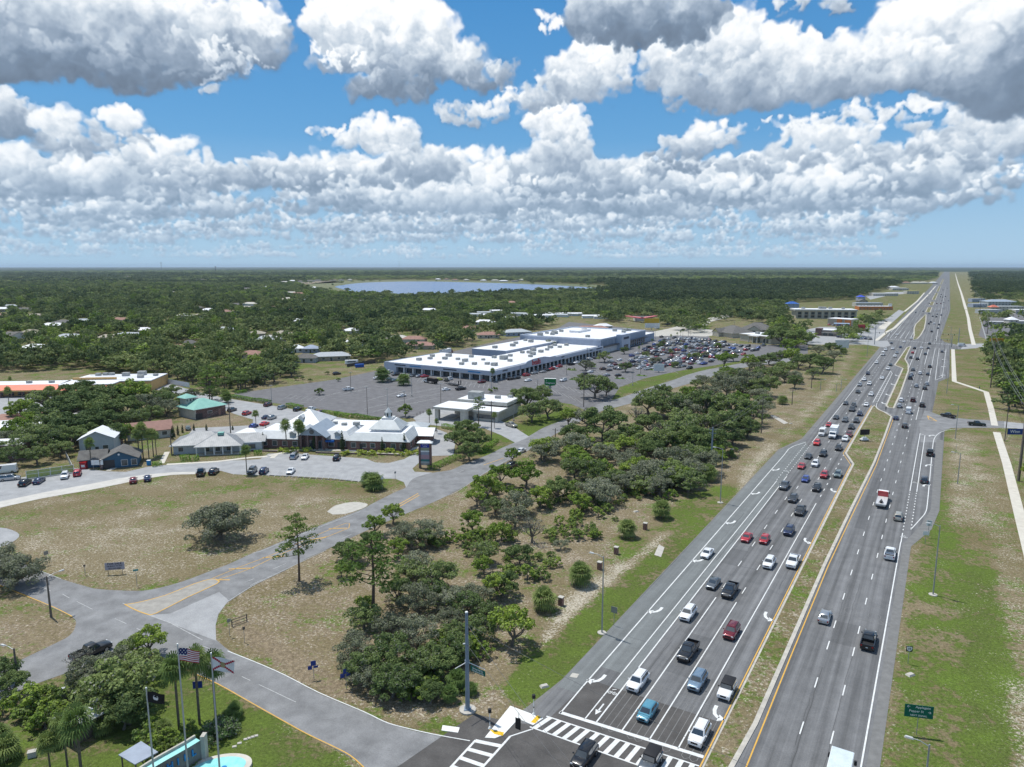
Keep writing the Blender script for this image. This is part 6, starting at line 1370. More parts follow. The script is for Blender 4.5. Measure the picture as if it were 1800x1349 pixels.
# semi trailer behind the mall
p=P(783,624); rz=headpx((765,627),(806,616)); e=empty('semi_trailer_truck',(p.x,p.y,Z0),rz,'long white semi-trailer with dark red tractor behind the mall','truck'); MB().box(0,0,1.1,14,2.5,2.8).build('trailer_box',M_boxw,e); MB().box(0,0,.8,13.5,1,.3).build('chassis',M_blackm,e); wheels(e,(-5.2,-4,4.2,5.4,9.6),1.2,.5)
cabshape(e,7.6,9.3,1.2,.7,3.0,PC['dark red'],hood=1.2)
# parked cars: labels from the nearest landmark
LM={'the grey-roofed office house':(380,790),'the green metal roof':(360,715),'the square cupola tower':(690,760),'the tenant sign':(747,800),'the blue cottage':(195,800),'the slatted dog-run fence':(90,840),'the red storefront letters':(933,640),'the mall near corner':(866,672),'the mall left end':(680,655),
 'the bank drive-through':(800,735),'the green street sign board':(967,675),'the tall mall block':(1100,610),'the beige bank':(1320,590),'the grey-roofed clinic':(1250,580),'the round tree in the lot':(1275,625),'the two lot oaks by the road':(1050,690),'the far crossing':(1540,600),'the brown fast-food restaurant':(1452,590),'the amber pole sign':(1745,605),'the white pyramid kiosk roof':(1777,565),'the long beige hotel block':(1440,560),'the car park oak islands':(1185,640)}
def auto_label(objs,desc,lm=LM):
    G={}
    for o in objs:
        p=o.location; best=None
        x,y,f=proj(p)
        for n,(lx,ly) in lm.items():
            q=P(lx,ly); d=math.hypot(q.x-p.x,q.y-p.y)
            if best is None or d<best[0]: best=(d,n,lx,ly)
        d,n,lx,ly=best
        side='left of' if x<lx-4 and abs(x-lx)>abs(y-ly)*1.5 else 'right of' if x>lx+4 and abs(x-lx)>abs(y-ly)*1.5 else 'in front of' if y>ly else 'beyond'
        G.setdefault((desc(o),side,n),[]).append((d,o))
    for (ds,side,n),l in G.items():
        l.sort(key=lambda a:a[0])
        for i,(d,o) in enumerate(l):
            o['label']=('%s %s %s'%(ds,side,n)) if len(l)==1 else ('%s %s %s, %s out'%(ds,side,n,ordinal(i+1)))
auto_label(CARS,lambda o:'parked %s %s'%(o['_c'],o['_k']))
for o in bpy.data.objects:
    for k in ('_k','_c'):
        if k in o.keys(): del o[k]
# ================================================================ VEGETATION
rs=np.random.RandomState(5)
def leafmat(name,c1,c2,rough=.75,trans=.28):
    m=bpy.data.materials.new(name); m.use_nodes=True; t=m.node_tree; b=t.nodes['Principled BSDF']; b.inputs['Roughness'].default_value=rough; b.inputs['Specular IOR Level'].default_value=.25
    oi=t.nodes.new('ShaderNodeObjectInfo'); g=t.nodes.new('ShaderNodeNewGeometry'); n=t.nodes.new('ShaderNodeTexNoise'); n.inputs['Scale'].default_value=.35; n.inputs['Detail'].default_value=4
    t.links.new(g.outputs['Position'],n.inputs['Vector'])
    n2=t.nodes.new('ShaderNodeTexNoise'); n2.inputs['Scale'].default_value=.006; n2.inputs['Detail'].default_value=5; t.links.new(g.outputs['Position'],n2.inputs['Vector'])
    a=t.nodes.new('ShaderNodeMath'); a.operation='MULTIPLY_ADD'; a.inputs[1].default_value=1.6; a.inputs[2].default_value=-.8; t.links.new(n.outputs[0],a.inputs[0])
    a2=t.nodes.new('ShaderNodeMath'); a2.operation='MULTIPLY_ADD'; a2.inputs[1].default_value=2.2; a2.inputs[2].default_value=-1.1; t.links.new(n2.outputs[0],a2.inputs[0])
    s=t.nodes.new('ShaderNodeMath'); s.operation='ADD'; t.links.new(a.outputs[0],s.inputs[0]); t.links.new(oi.outputs['Random'],s.inputs[1])
    s2=t.nodes.new('ShaderNodeMath'); s2.operation='ADD'; s2.use_clamp=True; t.links.new(s.outputs[0],s2.inputs[0]); t.links.new(a2.outputs[0],s2.inputs[1])
    x=t.nodes.new('ShaderNodeMix'); x.data_type='RGBA'; x.inputs[6].default_value=c1+(1,); x.inputs[7].default_value=c2+(1,); t.links.new(s2.outputs[0],x.inputs[0]); t.links.new(x.outputs[2],b.inputs['Base Color'])
    if trans:
        tr=t.nodes.new('ShaderNodeBsdfTranslucent'); t.links.new(x.outputs[2],tr.inputs[0]); ms=t.nodes.new('ShaderNodeMixShader'); ms.inputs[0].default_value=trans
        t.links.new(b.outputs[0],ms.inputs[1]); t.links.new(tr.outputs[0],ms.inputs[2]); t.links.new(ms.outputs[0],t.nodes['Material Output'].inputs[0])
    return m
L_oak=leafmat('live_oak_leaves',(0.125,0.182,0.059),(0.245,0.308,0.103)); L_grey=leafmat('grey_oak_leaves',(0.171,0.194,0.114),(0.279,0.302,0.188)); L_dark=leafmat('dark_oak_leaves',(0.093,0.142,0.051),(0.165,0.226,0.071))
L_bri=leafmat('bright_leaves',(0.140,0.231,0.029),(0.263,0.352,0.051),.7,.2); L_pine=leafmat('pine_needles',(0.105,0.176,0.038),(0.184,0.259,0.061)); L_palm=leafmat('palm_fronds',(0.131,0.204,0.055),(0.245,0.305,0.094)); L_deadp=leafmat('dead_fronds',(0.350,0.278,0.131),(0.490,0.407,0.203)); L_moss=leafmat('grey_moss',(.16,.165,.13),(.23,.235,.19),.9,0)
L_forest=leafmat('forest_leaves',(0.059,0.100,0.041),(0.228,0.268,0.097)); L_hedge=leafmat('hedge_leaves',(0.105,0.222,0.026),(0.210,0.370,0.043)); L_yel=leafmat('yellow_green_shrub',(0.420,0.481,0.072),(0.595,0.600,0.131)); L_vib=leafmat('flowering_shrub',(0.105,0.185,0.058),(0.175,0.259,0.087)); L_cloudshade=leafmat('dark_pine_wood',(0.038,0.067,0.029),(0.074,0.107,0.043)); L_cyp=leafmat('cypress_leaves',(0.038,0.065,0.026),(0.070,0.102,0.038))  # pine-wood leaves are coloured dark in place of cloud shadow
M_bark=mat('bark_grey',(.20,.18,.155),.95,0,(.12,.105,.09),2.5,5); M_barkp=mat('pine_bark',(.16,.115,.085),.95,0,(.09,.065,.05),2.5,5); M_barkpalm=mat('palm_bark',(.17,.15,.12),.95,0,(.09,.08,.06),3,4)
def cards(cent,nrm,size,asp=.6):
    """vectorised leaf clump cards: returns verts (n*4,3)"""
    n=len(cent); up=rs.normal(size=(n,3)); a=np.cross(nrm,up); a/=np.linalg.norm(a,axis=1)[:,None]+1e-9; b=np.cross(nrm,a)
    s=size[:,None]
    v=np.stack([cent-a*s, cent-b*s*asp+nrm*s*.15, cent+a*s, cent+b*s*asp-nrm*s*.1],1)
    return v.reshape(-1,3)
def mesh_cards(name,V,mats,mi=None):
    n=len(V)//4; me=bpy.data.meshes.new(name); me.vertices.add(len(V)); me.vertices.foreach_set('co',V.astype(np.float32).ravel())
    me.loops.add(len(V)); me.loops.foreach_set('vertex_index',np.arange(len(V),dtype=np.int32)); me.polygons.add(n)
    me.polygons.foreach_set('loop_start',np.arange(0,len(V),4,dtype=np.int32)); 
    try: me.polygons.foreach_set('loop_total',np.full(n,4,np.int32))
    except Exception: pass
    for m in mats: me.materials.append(m)
    if mi is not None: me.polygons.foreach_set('material_index',mi.astype(np.int32))
    me.update(calc_edges=True); me.validate(); return me
def shell(c,r,n,lo=-.35):
    """points on a lumpy ellipsoid shell, upper part favoured; c (3), r (3)"""
    d=rs.normal(size=(int(n*1.6),3)); d/=np.linalg.norm(d,axis=1)[:,None]; d=d[d[:,2]>lo][:n]
    rad=(.72+.34*rs.rand(len(d)))[:,None]
    return np.array(c)+d*np.array(r)*rad, d
def clump_crown(name,clumps,per,size,mats,pm=None,lo=-.35,jit=.55,asp=.6):
    C,Nn,S,MI=[],[],[],[]
    for (c,r) in clumps:
        k=int(per*(r[0]*r[1])**.8); p,d=shell(c,r,k,lo); 
        nn=d*1.0+rs.normal(size=d.shape)*jit; nn[:,2]+=.35; nn/=np.linalg.norm(nn,axis=1)[:,None]
        C.append(p);Nn.append(nn);S.append(size*(.6+.8*rs.rand(len(p))))
        MI.append((rs.rand(len(p))<(pm or 0)).astype(int))
    return mesh_cards(name,cards(np.vstack(C),np.vstack(Nn),np.concatenate(S),asp),mats,np.concatenate(MI))
def limb(b,p0,p1,r0,r1,n=6,bend=.15,seg=3):
    p0=Vector(p0);p1=Vector(p1); L_=(p1-p0).length; prev=p0
    off=Vector(rs.normal(size=3))*L_*bend
    for i in range(1,seg+1):
        f=i/seg; q=p0.lerp(p1,f)+off*math.sin(f*math.pi)
        b.tube(prev,q,r0+(r1-r0)*(f-1/seg),r0+(r1-r0)*f,n,None,False); prev=q
def oak(kind,seed,R_=6.0,H=8.5,flat=.55,per=70,size=.30,mats=None,pm=0,ncl=46,bare=0,forks=7):
    """spreading oak: trunk + limbs to leaf clumps spread through a dome"""
    global rs; rs=np.random.RandomState(seed)
    cl=[]; hc=H-R_*flat
    for i in range(ncl):
        a=rs.rand()*6.283; q=math.sqrt(rs.rand())*.92; rr_=q*R_*(.85+.25*rs.rand())
        zt=hc+R_*flat*math.sqrt(max(0,1-q*q))*(.65+.4*rs.rand())-rs.rand()**1.5*R_*.55
        zt=max(zt,H*.24)
        rad=R_*(.12+.15*rs.rand())
        cl.append(((math.cos(a)*rr_,math.sin(a)*rr_,zt),(rad,rad*(.8+.4*rs.rand()),rad*(.55+.25*rs.rand()))))
    crown=clump_crown('crown',cl,per,size,mats,pm)
    b=MB(); tz=H*.22; lean=Vector((rs.normal()*.3,rs.normal()*.3,0)); base=Vector((0,0,-.1)); fork=Vector((lean.x,lean.y,tz))
    b.tube(base,fork,R_*.085,R_*.06,8,None,False)
    order=sorted(range(ncl),key=lambda i:rs.rand())
    subs=[]
    for k in range(forks):
        c=Vector(cl[order[k]][0]); mid=fork.lerp(c,.55)+Vector((0,0,-.3)); limb(b,fork,mid,R_*.042,R_*.026,6,.08); limb(b,mid,c,R_*.026,R_*.010,5,.1); subs.append(mid)
    for k in range(forks,ncl):
        c=Vector(cl[order[k]][0]); m=min(subs,key=lambda s:(s-c).length); limb(b,m,c,R_*.014,R_*.005,4,.12,2)
    me=bpy.data.meshes.new('trunk'); me.from_pydata(b.v,[],b.f); me.materials.append(M_bark)
    return crown,me
def pine(seed,H=13,per=60,size=.26,low=.42,R_=4.2,mats=None,ncl=26):
    global rs; rs=np.random.RandomState(seed); cl=[];b=MB()
    top=Vector((rs.normal()*.4,rs.normal()*.4,H*.96)); limb(b,(0,0,-.1),top,.24,.07,8,.012,5)
    for i in range(ncl):
        f=low+(1-low)*(i+.5)/ncl; a=i*2.4+rs.rand(); z=H*f; rr_=R_*(1-.62*((f-low)/(1-low))**1.6)*(.55+.5*rs.rand()); 
        c=(math.cos(a)*rr_,math.sin(a)*rr_,z+rr_*.12); rad=(1.25-.5*f)*(.75+.4*rs.rand())
        cl.append((c,(rad,rad,rad*.42))); cl.append(((c[0]*.6,c[1]*.6,c[2]-.1),(rad*.8,rad*.8,rad*.35)))
        limb(b,(top.x*f,top.y*f,z-.3),c,.07,.03,5,.05,2)
    crown=clump_crown('crown',cl,per,size,mats or [L_pine],0,-.5,.9,.35)
    me=bpy.data.meshes.new('trunk'); me.from_pydata(b.v,[],b.f); me.materials.append(M_barkp); return crown,me
def palm(seed,H=7,n=34,L_=1.9,skirt=True,leafs=14):
    global rs; rs=np.random.RandomState(seed); V=[];F=[];MI=[]
    def frond(a,el,L0,mi):
        d=Vector((math.cos(a)*math.cos(el),math.sin(a)*math.cos(el),math.sin(el))); side=Vector((-math.sin(a),math.cos(a),0)); base=Vector((0,0,H)); tip=base+d*L0*.55
        up=d.cross(side)
        k=len(V); V.extend([base-side*.03,base+side*.03,tip+side*.02,tip-side*.02]); F.append((k,k+1,k+2,k+3)); MI.append(mi)
        for j in range(leafs):
            t=(j/(leafs-1)-.5)*3.9; dd=(d*math.cos(t)+side*math.sin(t)); ln=L0*(.62 if abs(t)>1.4 else .78)*(.85+.3*rs.rand())
            w=.10*L0/1.9; e=tip+dd*ln*.7; e2=tip+dd*ln+Vector((0,0,-ln*.34)); pr=dd.cross(up).normalized()*w
            k=len(V); V.extend([tip,e+pr,e2,e-pr]); F.append((k,k+1,k+2,k+3)); MI.append(mi)
    for i in range(n):
        q=i/n; frond(i*2.4+rs.rand()*.4,1.35-q*2.0+rs.normal()*.1,L_*(.8+.3*rs.rand()),0)
    if skirt:
        for i in range(10): frond(rs.rand()*6.28,-1.0-rs.rand()*.4,L_*.6,1)
    me=bpy.data.meshes.new('fronds'); me.from_pydata(V,[],F); me.materials.append(L_palm); me.materials.append(L_deadp); me.polygons.foreach_set('material_index',MI); me.update()
    b=MB(); limb(b,(0,0,-.1),(rs.normal()*.15*0,0,H),.20,.17,8,.0,4)
    if skirt: b.tube((0,0,H-.9),(0,0,H),.22,.34,8,None,False)
    t=bpy.data.meshes.new('trunk'); t.from_pydata(b.v,[],b.f); t.materials.append(M_barkpalm); return me,t
def cone(seed,H,r,per,size,m):
    global rs; rs=np.random.RandomState(seed); cl=[((0,0,H*(i+.5)/9),(r*(1.15-.95*abs((i+.5)/9-.35)-.25*((i+.5)/9)),)*2+(H/9,)) for i in range(9)]
    cl=[((c[0],c[1],c[2]),(max(.12,q[0]),max(.12,q[1]),q[2])) for c,q in cl]
    return clump_crown('crown',cl,per,size,[m],0,-1.0,.4)
PT={}
def proto(key,pr): PT[key]=pr
for i in range(3): proto('oak%d'%i,oak('oak',100+i,6,8.4,.60,76,.27,[L_oak,L_moss],.08,52))
for i in range(3): proto('grey%d'%i,oak('grey',200+i,6,7.8,.58,64,.24,[L_grey,L_moss],.18,48,forks=9))
for i in range(2): proto('dark%d'%i,oak('dark',300+i,6,8.8,.66,84,.28,[L_dark,L_oak],.35,50))
for i in range(3): proto('bright%d'%i,oak('bright',400+i,5,9.0,.95,66,.30,[L_bri,L_oak],.18,44))
proto('bare0',oak('bare',500,5,9,.8,9,.2,[L_moss],0,60,forks=12))
proto('wide0',oak('wide',520,8,8.2,.42,70,.24,[L_grey,L_moss],.22,80,forks=10))
for i in range(2): proto('pine%d'%i,pine(600+i,13))
proto('pinetall0',pine(620,13,45,.26,.55,2.6,None,16))
for i in range(3): proto('palm%d'%i,palm(700+i,7.0+i*.6))
proto('palmtall0',palm(710,9.5)); proto('palmshrub0',palm(720,1.7,46,1.9,False)); proto('palmshrub1',palm(721,2.2,46,2.1,True))
proto('thinpalm0',palm(730,8.5,22,1.5,False,10))
for i in range(2): 
    c_,t_=oak('shrub',800+i,1.6,1.9,.8,190,.16,[L_oak,L_bri],.3,22,forks=3); proto('shrub%d'%i,(c_,t_))
c_,t_=oak('gs',820,1.6,2.2,.9,170,.17,[L_bri,L_oak],.3,22,forks=3); proto('greenshrub0',(c_,t_))
proto('round0',oak('round',840,3.0,5.4,1.0,150,.24,[L_dark,L_bri],.35,34,forks=5))
proto('yshrub0',oak('ys',850,.7,.8,.9,420,.10,[L_yel,L_hedge],.35,12,forks=3))
proto('vib0',oak('vib',860,3.4,2.9,.75,120,.17,[L_vib,L_moss],.30,42,forks=5))
# low detail forest trees
for i in range(4): proto('forest%d'%i,oak('f',900+i,5.4,[8.5,9.5,10.5,8][i],[.75,.8,.95,.7][i],15,.58,[L_forest,L_oak],.25,26,forks=3))
proto('wood0',oak('w',950,4.6,13,1.25,16,.55,[L_cloudshade,L_dark],.2,26,forks=3)); 
for i in range(2): proto('forestbright%d'%i,oak('fb',960+i,5.4,9.5,.85,15,.55,[L_bri,L_oak],.4,26,forks=3))
HT={'oak':8.4,'grey':7.8,'dark':8.8,'bright':9.0,'bare':9,'wide':8.2,'pine':13,'pinetall':13,'palm':7.6,'palmtall':9.5,'palmshrub':2,'thinpalm':8.5,'shrub':1.9,'greenshrub':2.2,'round':5.4,'yshrub':.8,'vib':2.9,'forest':9,'wood':13,'forestbright':9.5}
RD={'oak':6.4,'grey':6.4,'dark':6.4,'bright':5.4,'bare':5,'wide':8.6,'pine':4.6,'pinetall':3,'palm':2,'palmtall':2,'palmshrub':2.0,'thinpalm':1.5,'shrub':1.8,'greenshrub':1.8,'round':3.3,'yshrub':.8,'vib':3.7,'forest':5.8,'wood':5,'forestbright':5.8}
NV={'oak':3,'grey':3,'dark':2,'bright':3,'bare':1,'wide':1,'pine':2,'pinetall':1,'palm':3,'palmtall':1,'palmshrub':2,'thinpalm':1,'shrub':2,'greenshrub':1,'round':1,'yshrub':1,'vib':1,'forest':4,'wood':1,'forestbright':2}
NMT={'oak':'oak_tree','grey':'oak_tree','dark':'oak_tree','bright':'broadleaf_tree','bare':'bare_tree','wide':'oak_tree','pine':'pine_tree','pinetall':'pine_tree','palm':'palm_tree','palmtall':'palm_tree','palmshrub':'palmetto','thinpalm':'palm_tree','shrub':'shrub','greenshrub':'shrub','round':'round_tree','yshrub':'shrub','vib':'shrub','forest':'oak_tree','wood':'pine_tree','forestbright':'broadleaf_tree'}
DSC={'oak':'olive-green live oak','grey':'grey-green mossy oak','dark':'dark green oak','bright':'bright green broadleaf tree','bare':'bare grey branching tree','wide':'wide low grey oak','pine':'pine tree','pinetall':'slender tall pine','palm':'cabbage palm','palmtall':'tall cabbage palm','palmshrub':'low fan palmetto clump','thinpalm':'thin young palm','shrub':'low olive shrub','greenshrub':'low green shrub','round':'round dense tree','yshrub':'small yellow-green shrub','vib':'white-flowering broad shrub','forest':'forest oak','wood':'slender forest tree coloured dark as cloud shade','forestbright':'bright green forest tree'}
CT={'palmshrub':'palmetto','shrub':'shrub','greenshrub':'shrub','yshrub':'shrub','vib':'shrub'}
TREES=[]
def tree_at(kind,x,y,sc=1.0,sz=None,label=None,group='trees and shrubs',single=False):
    v='%s%d'%(kind,random.randrange(NV[kind])); cr,tk=PT[v]
    if kind in('yshrub',) or single:
        e=bpy.data.objects.new(NMT[kind],cr); COL.objects.link(e)
    else:
        e=empty(NMT[kind])
        o=bpy.data.objects.new('fronds' if 'palm' in kind else 'crown',cr); COL.objects.link(o); o.parent=e
        o=bpy.data.objects.new('trunk',tk); COL.objects.link(o); o.parent=e
    e.location=(x,y,0); e.rotation_euler=(0,0,random.uniform(0,6.28)); e.scale=(sc,sc,sz or sc)
    tag(e,label,CT.get(kind,'tree'),group); e['_k']=kind
    if not label: TREES.append(e)
    return e
def tc_(px,py,rpx,kind,hs=None,label=None,kh=.62):
    """tree whose crown middle is seen at (px,py) with half width rpx"""
    sc=1.0
    for _ in range(6):
        zc=HT[kind]*kh*(hs or sc); p=P(px,py,zc); f=proj(p)[2]; sc=rpx*f/FPX/RD[kind]
    return tree_at(kind,p.x,p.y,sc,hs or sc,label)
def tb_(px,py,kind,topy=None,sc=None,label=None):
    """tree by its base pixel and the pixel row of its top"""
    p=P(px,py); f=proj(p)[2]
    if topy is not None:
        lo,hi=.3,40
        for _ in range(30):
            m=(lo+hi)/2
            if proj((p.x,p.y,m))[1]>topy: lo=m
            else: hi=m
        sz=lo/HT[kind]*(1.0 if 'palm' not in kind else .88)
    else: sz=sc or 1
    return tree_at(kind,p.x,p.y,sc or (sz*(.82 if 'palm' in kind else 1)),sz,label)
random.seed(3)
# ---- individually placed trees of the roadside wood and gardens
tb_(526,1022,'pine',908,1.0); tb_(655,1086,'pine',945,1.45)
WD=[(630,1133,40,'grey'),(683,1140,44,'oak'),(733,1108,44,'grey'),(708,1196,40,'oak'),(776,1160,36,'dark'),(652,1186,36,'grey'),(756,1216,26,'dark'),(686,1096,34,'grey'),(735,1050,40,'grey'),(770,1010,40,'oak'),(728,990,34,'grey'),(800,1050,34,'grey'),(620,1165,32,'grey'),(670,1165,36,'dark'),(735,1165,36,'oak'),(800,1110,30,'oak'),(790,1085,30,'grey'),
(700,960,22,'bright'),(716,936,34,'grey'),(753,932,34,'grey'),(606,963,24,'dark'),(660,920,22,'bright'),(652,945,20,'dark'),(830,912,24,'bright'),(873,1026,28,'bright'),(900,1093,44,'bright'),(883,1022,32,'dark'),(913,972,27,'dark'),(986,955,15,'grey'),(980,985,13,'greenshrub'),
(860,1075,28,'oak'),(840,1040,30,'grey'),(935,927,26,'bare'),(905,905,30,'grey'),(856,850,30,'bright'),(838,870,22,'bright'),(925,828,30,'bright'),(901,797,16,'bright'),(880,830,24,'bright'),(909,880,34,'grey'),(979,856,30,'dark'),(957,790,30,'grey'),(1011,777,34,'grey'),(1064,793,27,'grey'),(1053,862,42,'wide'),(1061,740,44,'dark'),(1032,732,28,'grey'),(1141,742,30,'dark'),(1123,782,15,'bright'),(1147,830,44,'wide'),(1184,806,40,'grey'),(1107,806,30,'grey'),(1181,708,38,'oak'),(1141,703,34,'oak'),(1213,716,34,'grey'),(1200,756,40,'oak'),(1165,685,18,'oak'),(1227,770,36,'dark'),(1235,808,34,'grey'),
(1280,674,34,'grey'),(1320,668,34,'grey'),(1347,676,28,'oak'),(1240,708,40,'oak'),(1280,714,40,'oak'),(1320,724,30,'oak'),(1339,714,24,'grey'),(1253,746,44,'oak'),(1288,740,34,'oak'),(1315,751,24,'oak'),(1259,772,34,'dark'),(1208,826,34,'grey'),(1216,799,34,'oak'),(1290,765,24,'oak'),(1160,850,30,'grey'),(1100,845,28,'grey'),(1010,820,28,'oak'),(1080,770,26,'oak'),(1110,760,26,'oak'),(1170,770,34,'oak'),(1150,790,26,'dark'),(1200,735,30,'oak'),(1250,690,26,'grey'),
(1272,630,17,'bright'),(1318,633,17,'bright'),(1337,633,15,'oak'),(1353,630,15,'oak'),(1371,626,17,'oak'),(1392,623,18,'bright'),(1381,645,20,'oak'),(1404,634,18,'dark'),(1424,631,18,'dark'),(1446,638,22,'dark'),(1440,614,14,'grey'),(1462,610,15,'oak'),(1467,623,14,'grey'),(1387,606,17,'bright'),(1404,603,12,'bright'),(1400,660,18,'grey'),(1365,655,20,'oak'),(1340,655,18,'oak'),(1300,658,20,'oak'),(1430,655,14,'oak'),(1373,588,24,'dark'),(1400,592,24,'dark'),(1419,594,15,'dark'),(1350,590,14,'dark'),
(925,697,30,'dark'),(965,715,27,'oak'),(935,722,26,'oak'),(905,705,22,'oak'),(950,692,24,'oak'),(1046,675,32,'oak'),(1025,668,18,'oak'),(1066,680,20,'oak'),(838,770,26,'dark'),(805,770,26,'dark'),(822,752,26,'dark'),(825,790,24,'dark'),
(385,915,60,'wide'),(25,1003,50,'wide'),(-20,985,50,'wide'),(1002,605,12,'oak'),(968,602,16,'grey'),
(112,718,38,'dark'),(140,706,38,'dark'),(164,700,38,'dark'),(193,698,38,'dark'),(215,714,34,'dark'),(250,708,34,'grey'),(275,703,30,'oak'),(292,715,24,'grey'),(77,728,34,'oak'),(95,742,36,'oak'),(130,744,36,'dark'),(160,738,36,'dark'),(190,740,34,'dark'),(58,763,34,'oak'),(38,779,32,'oak'),(85,770,32,'oak'),(104,787,22,'oak'),(16,800,28,'oak'),(64,798,24,'oak'),(4,772,30,'grey'),(218,757,20,'bright'),(120,766,30,'dark'),(148,758,26,'dark'),(178,716,34,'dark'),(235,735,26,'oak'),(265,726,24,'oak'),(30,752,28,'bright'),(50,738,24,'bright'),(300,690,22,'oak'),(315,708,16,'dark'),
(366,672,26,'pine'),(371,690,18,'oak'),(340,690,16,'grey'),(395,672,14,'oak'),(420,668,22,'dark'),(445,660,20,'oak'),(1030,640,15,'grey'),(930,623,0,''),(1107,632,0,''),
(205,1200,66,'oak'),(160,1178,46,'grey'),(140,1158,24,'bare'),(245,1170,42,'oak'),(225,1235,48,'dark'),(262,1122,32,'bright'),(230,1140,30,'oak'),(190,1160,36,'grey'),(150,1200,34,'grey'),(215,1255,36,'dark'),(50,1222,36,'greenshrub'),(20,1200,30,'dark'),(5,1175,30,'oak'),(78,1215,24,'greenshrub'),(5,1240,24,'greenshrub'),(160,1230,30,'dark')]
for (x,y,r,k) in WD:
    if r: tc_(x,y,r,k)
_w=pxs([(1010,775),(1050,735),(1110,722),(1180,700),(1250,668),(1330,650),(1400,645),(1420,660),(1330,760),(1260,820),(1200,880),(1120,870),(1040,850),(960,830),(940,800)]); _rr=random.Random(4); _c=0
while _c<62:
    x=_rr.uniform(930,1420); y=_rr.uniform(645,880); q=P(x,y)
    if inpoly(np.array([q.x]),np.array([q.y]),_w)[0]:
        k=_rr.choice(['grey','oak','bright','dark','oak','bright','bare']); tree_at(k,q.x,q.y,_rr.uniform(.55,.95),_rr.uniform(.5,.8)); _c+=1
for (x,y,r,k) in [(640,1060,20,'bright'),(600,1000,16,'bright'),(690,900,22,'bright'),(770,1120,22,'bright'),(830,1130,20,'bright'),(745,1215,20,'bright'),(850,990,20,'bright'),(880,930,22,'bright'),(950,870,24,'bright'),(1020,880,22,'bright'),(1000,730,20,'bright'),(1100,780,22,'bright'),(1180,840,20,'bright'),(1260,800,18,'bright'),(1300,700,20,'bright'),(1210,690,18,'bright'),(150,690,40,'dark'),(80,700,34,'oak'),(230,690,36,'bright'),(40,720,30,'bright'),(100,750,34,'dark'),(200,760,26,'dark')]: tc_(x,y,r,k)
for (x,y) in [(640,1200),(690,1225),(760,1185),(800,1165),(840,1130),(700,1060),(760,1060),(820,1085),(720,1025),(740,965),(620,990),(850,990),(870,905),(640,1105)]:
    q=P(x,y); tree_at('oak',q.x,q.y,.5,.5)
for (bx_,by_,k,ty) in [(315,1282,'palm',1170),(351,1273,'palm',1158),(379,1258,'palm',1150),(146,1385,'palm',1255),(91,1375,'palm',1290),(120,1360,'palm',1270),(434,834,'palm',790),(450.5,755,'palm',724),(504,792,'palm',742),(526,790,'palm',740),(531,790,'palm',746),(161,822,'palm',777),(245,806,'palm',755),(252,806,'palm',752),(262,806,'palm',762),(270,804,'palm',758),(275,800,'palm',762),(755,752,'palm',724),(768,762,'palm',740),(869,753,'palm',727),(17,720,'palm',686),(841,750,'pinetall',698),(19,680,'palm',664),(95,700,'palm',682),(340,1345,'shrub',1330)]:
    tb_(bx_,by_,k,ty)
for (x,y,r) in [(956,1056,19),(1020,1012,19),(1103,932,15),(1163,898,15),(1245,830,17),(658,846,17),(648,842,14),(10,1318,22),(-5,1290,20),(803,1197,16),(790,1222,14),(828,1210,12),(288,1278,15),(272,1290,12),(330,1300,12),(400,1262,11),(412,1252,12),(413,1245,10),(180,1275,16),(100,1300,14),(398,700,9),(395,690,8),(448,667,8),(1376,703,9),(1483,617,7)]: tc_(x,y,r,'palmshrub',kh=.9)
tc_(378,1283,38,'vib',kh=.5); tc_(398,1276,28,'vib',kh=.5)
tc_(712,722,14,'round',kh=.5); tc_(888,712,13,'round',kh=.5); tc_(861,686,6,'greenshrub'); tc_(870,683,6,'greenshrub'); tc_(561,687,10,'round',.6); tc_(708,787,7,'round',.42,kh=.5)
tc_(482,773,11,'round',.5,kh=.5); tc_(837,748,5,'round',.3,kh=.5)
for (x,y) in [(595,667),(575,655),(545,668),(532,664),(521,665)]: tc_(x,y,5,'round',.35)
# lot palms and small trees of the shopping centre
for (x,y,k,t_) in [(672,667,'palmshrub',650),(709,673,'palmshrub',650)]: tc_(x,y-6,12,'palmshrub',kh=.9)
for (x,y,k,ty) in [(866,672,'palm',648),(1123,630,'thinpalm',609),(1129,615,'thinpalm',604),(1146,613,'thinpalm',596),(1179,605,'thinpalm',588),(1190,600,'thinpalm',585),(1196,596,'thinpalm',582),(1210,592,'thinpalm',576),(1214,590,'thinpalm',577),(1200,594,'thinpalm',580),(1238,582,'thinpalm',566),(1178,632,'palm',615),(1211,640,'palm',622),(1182,633,'thinpalm',617),(1205,625,'palm',608),(1062,619,'thinpalm',606)]: tb_(x,y,k,ty)
for (x,y) in [(1005,651),(1090,666),(1128,661),(1150,651),(1188,646),(1225,640),(1040,645),(1112,642),(1135,626),(1160,613),(1185,620),(1240,628),(1262,612),(1232,606),(1200,601),(960,681),(1010,668)]:
    q=P(x,y); b=MB(); b.prism([(q.x+math.cos(a)*3.2*CA-math.sin(a)*1.3*SA,q.y-math.cos(a)*3.2*SA-math.sin(a)*1.3*CA) for a in [k*math.pi/7 for k in range(14)]],0,.2,None); tag(b.build('planted_island',L_hedge),kind='structure')
    for d in (-1.6,1.4): tree_at('shrub',q.x+d*CA,q.y-d*SA,random.uniform(.4,.8))
for (x,y,r,k) in [(1040,641,8,'oak'),(1187,640,8,'oak'),(1135,622,8,'oak'),(1240,622,8,'grey'),(1160,607,7,'oak'),(1262,607,7,'bright')]: tc_(x,y,r,k)
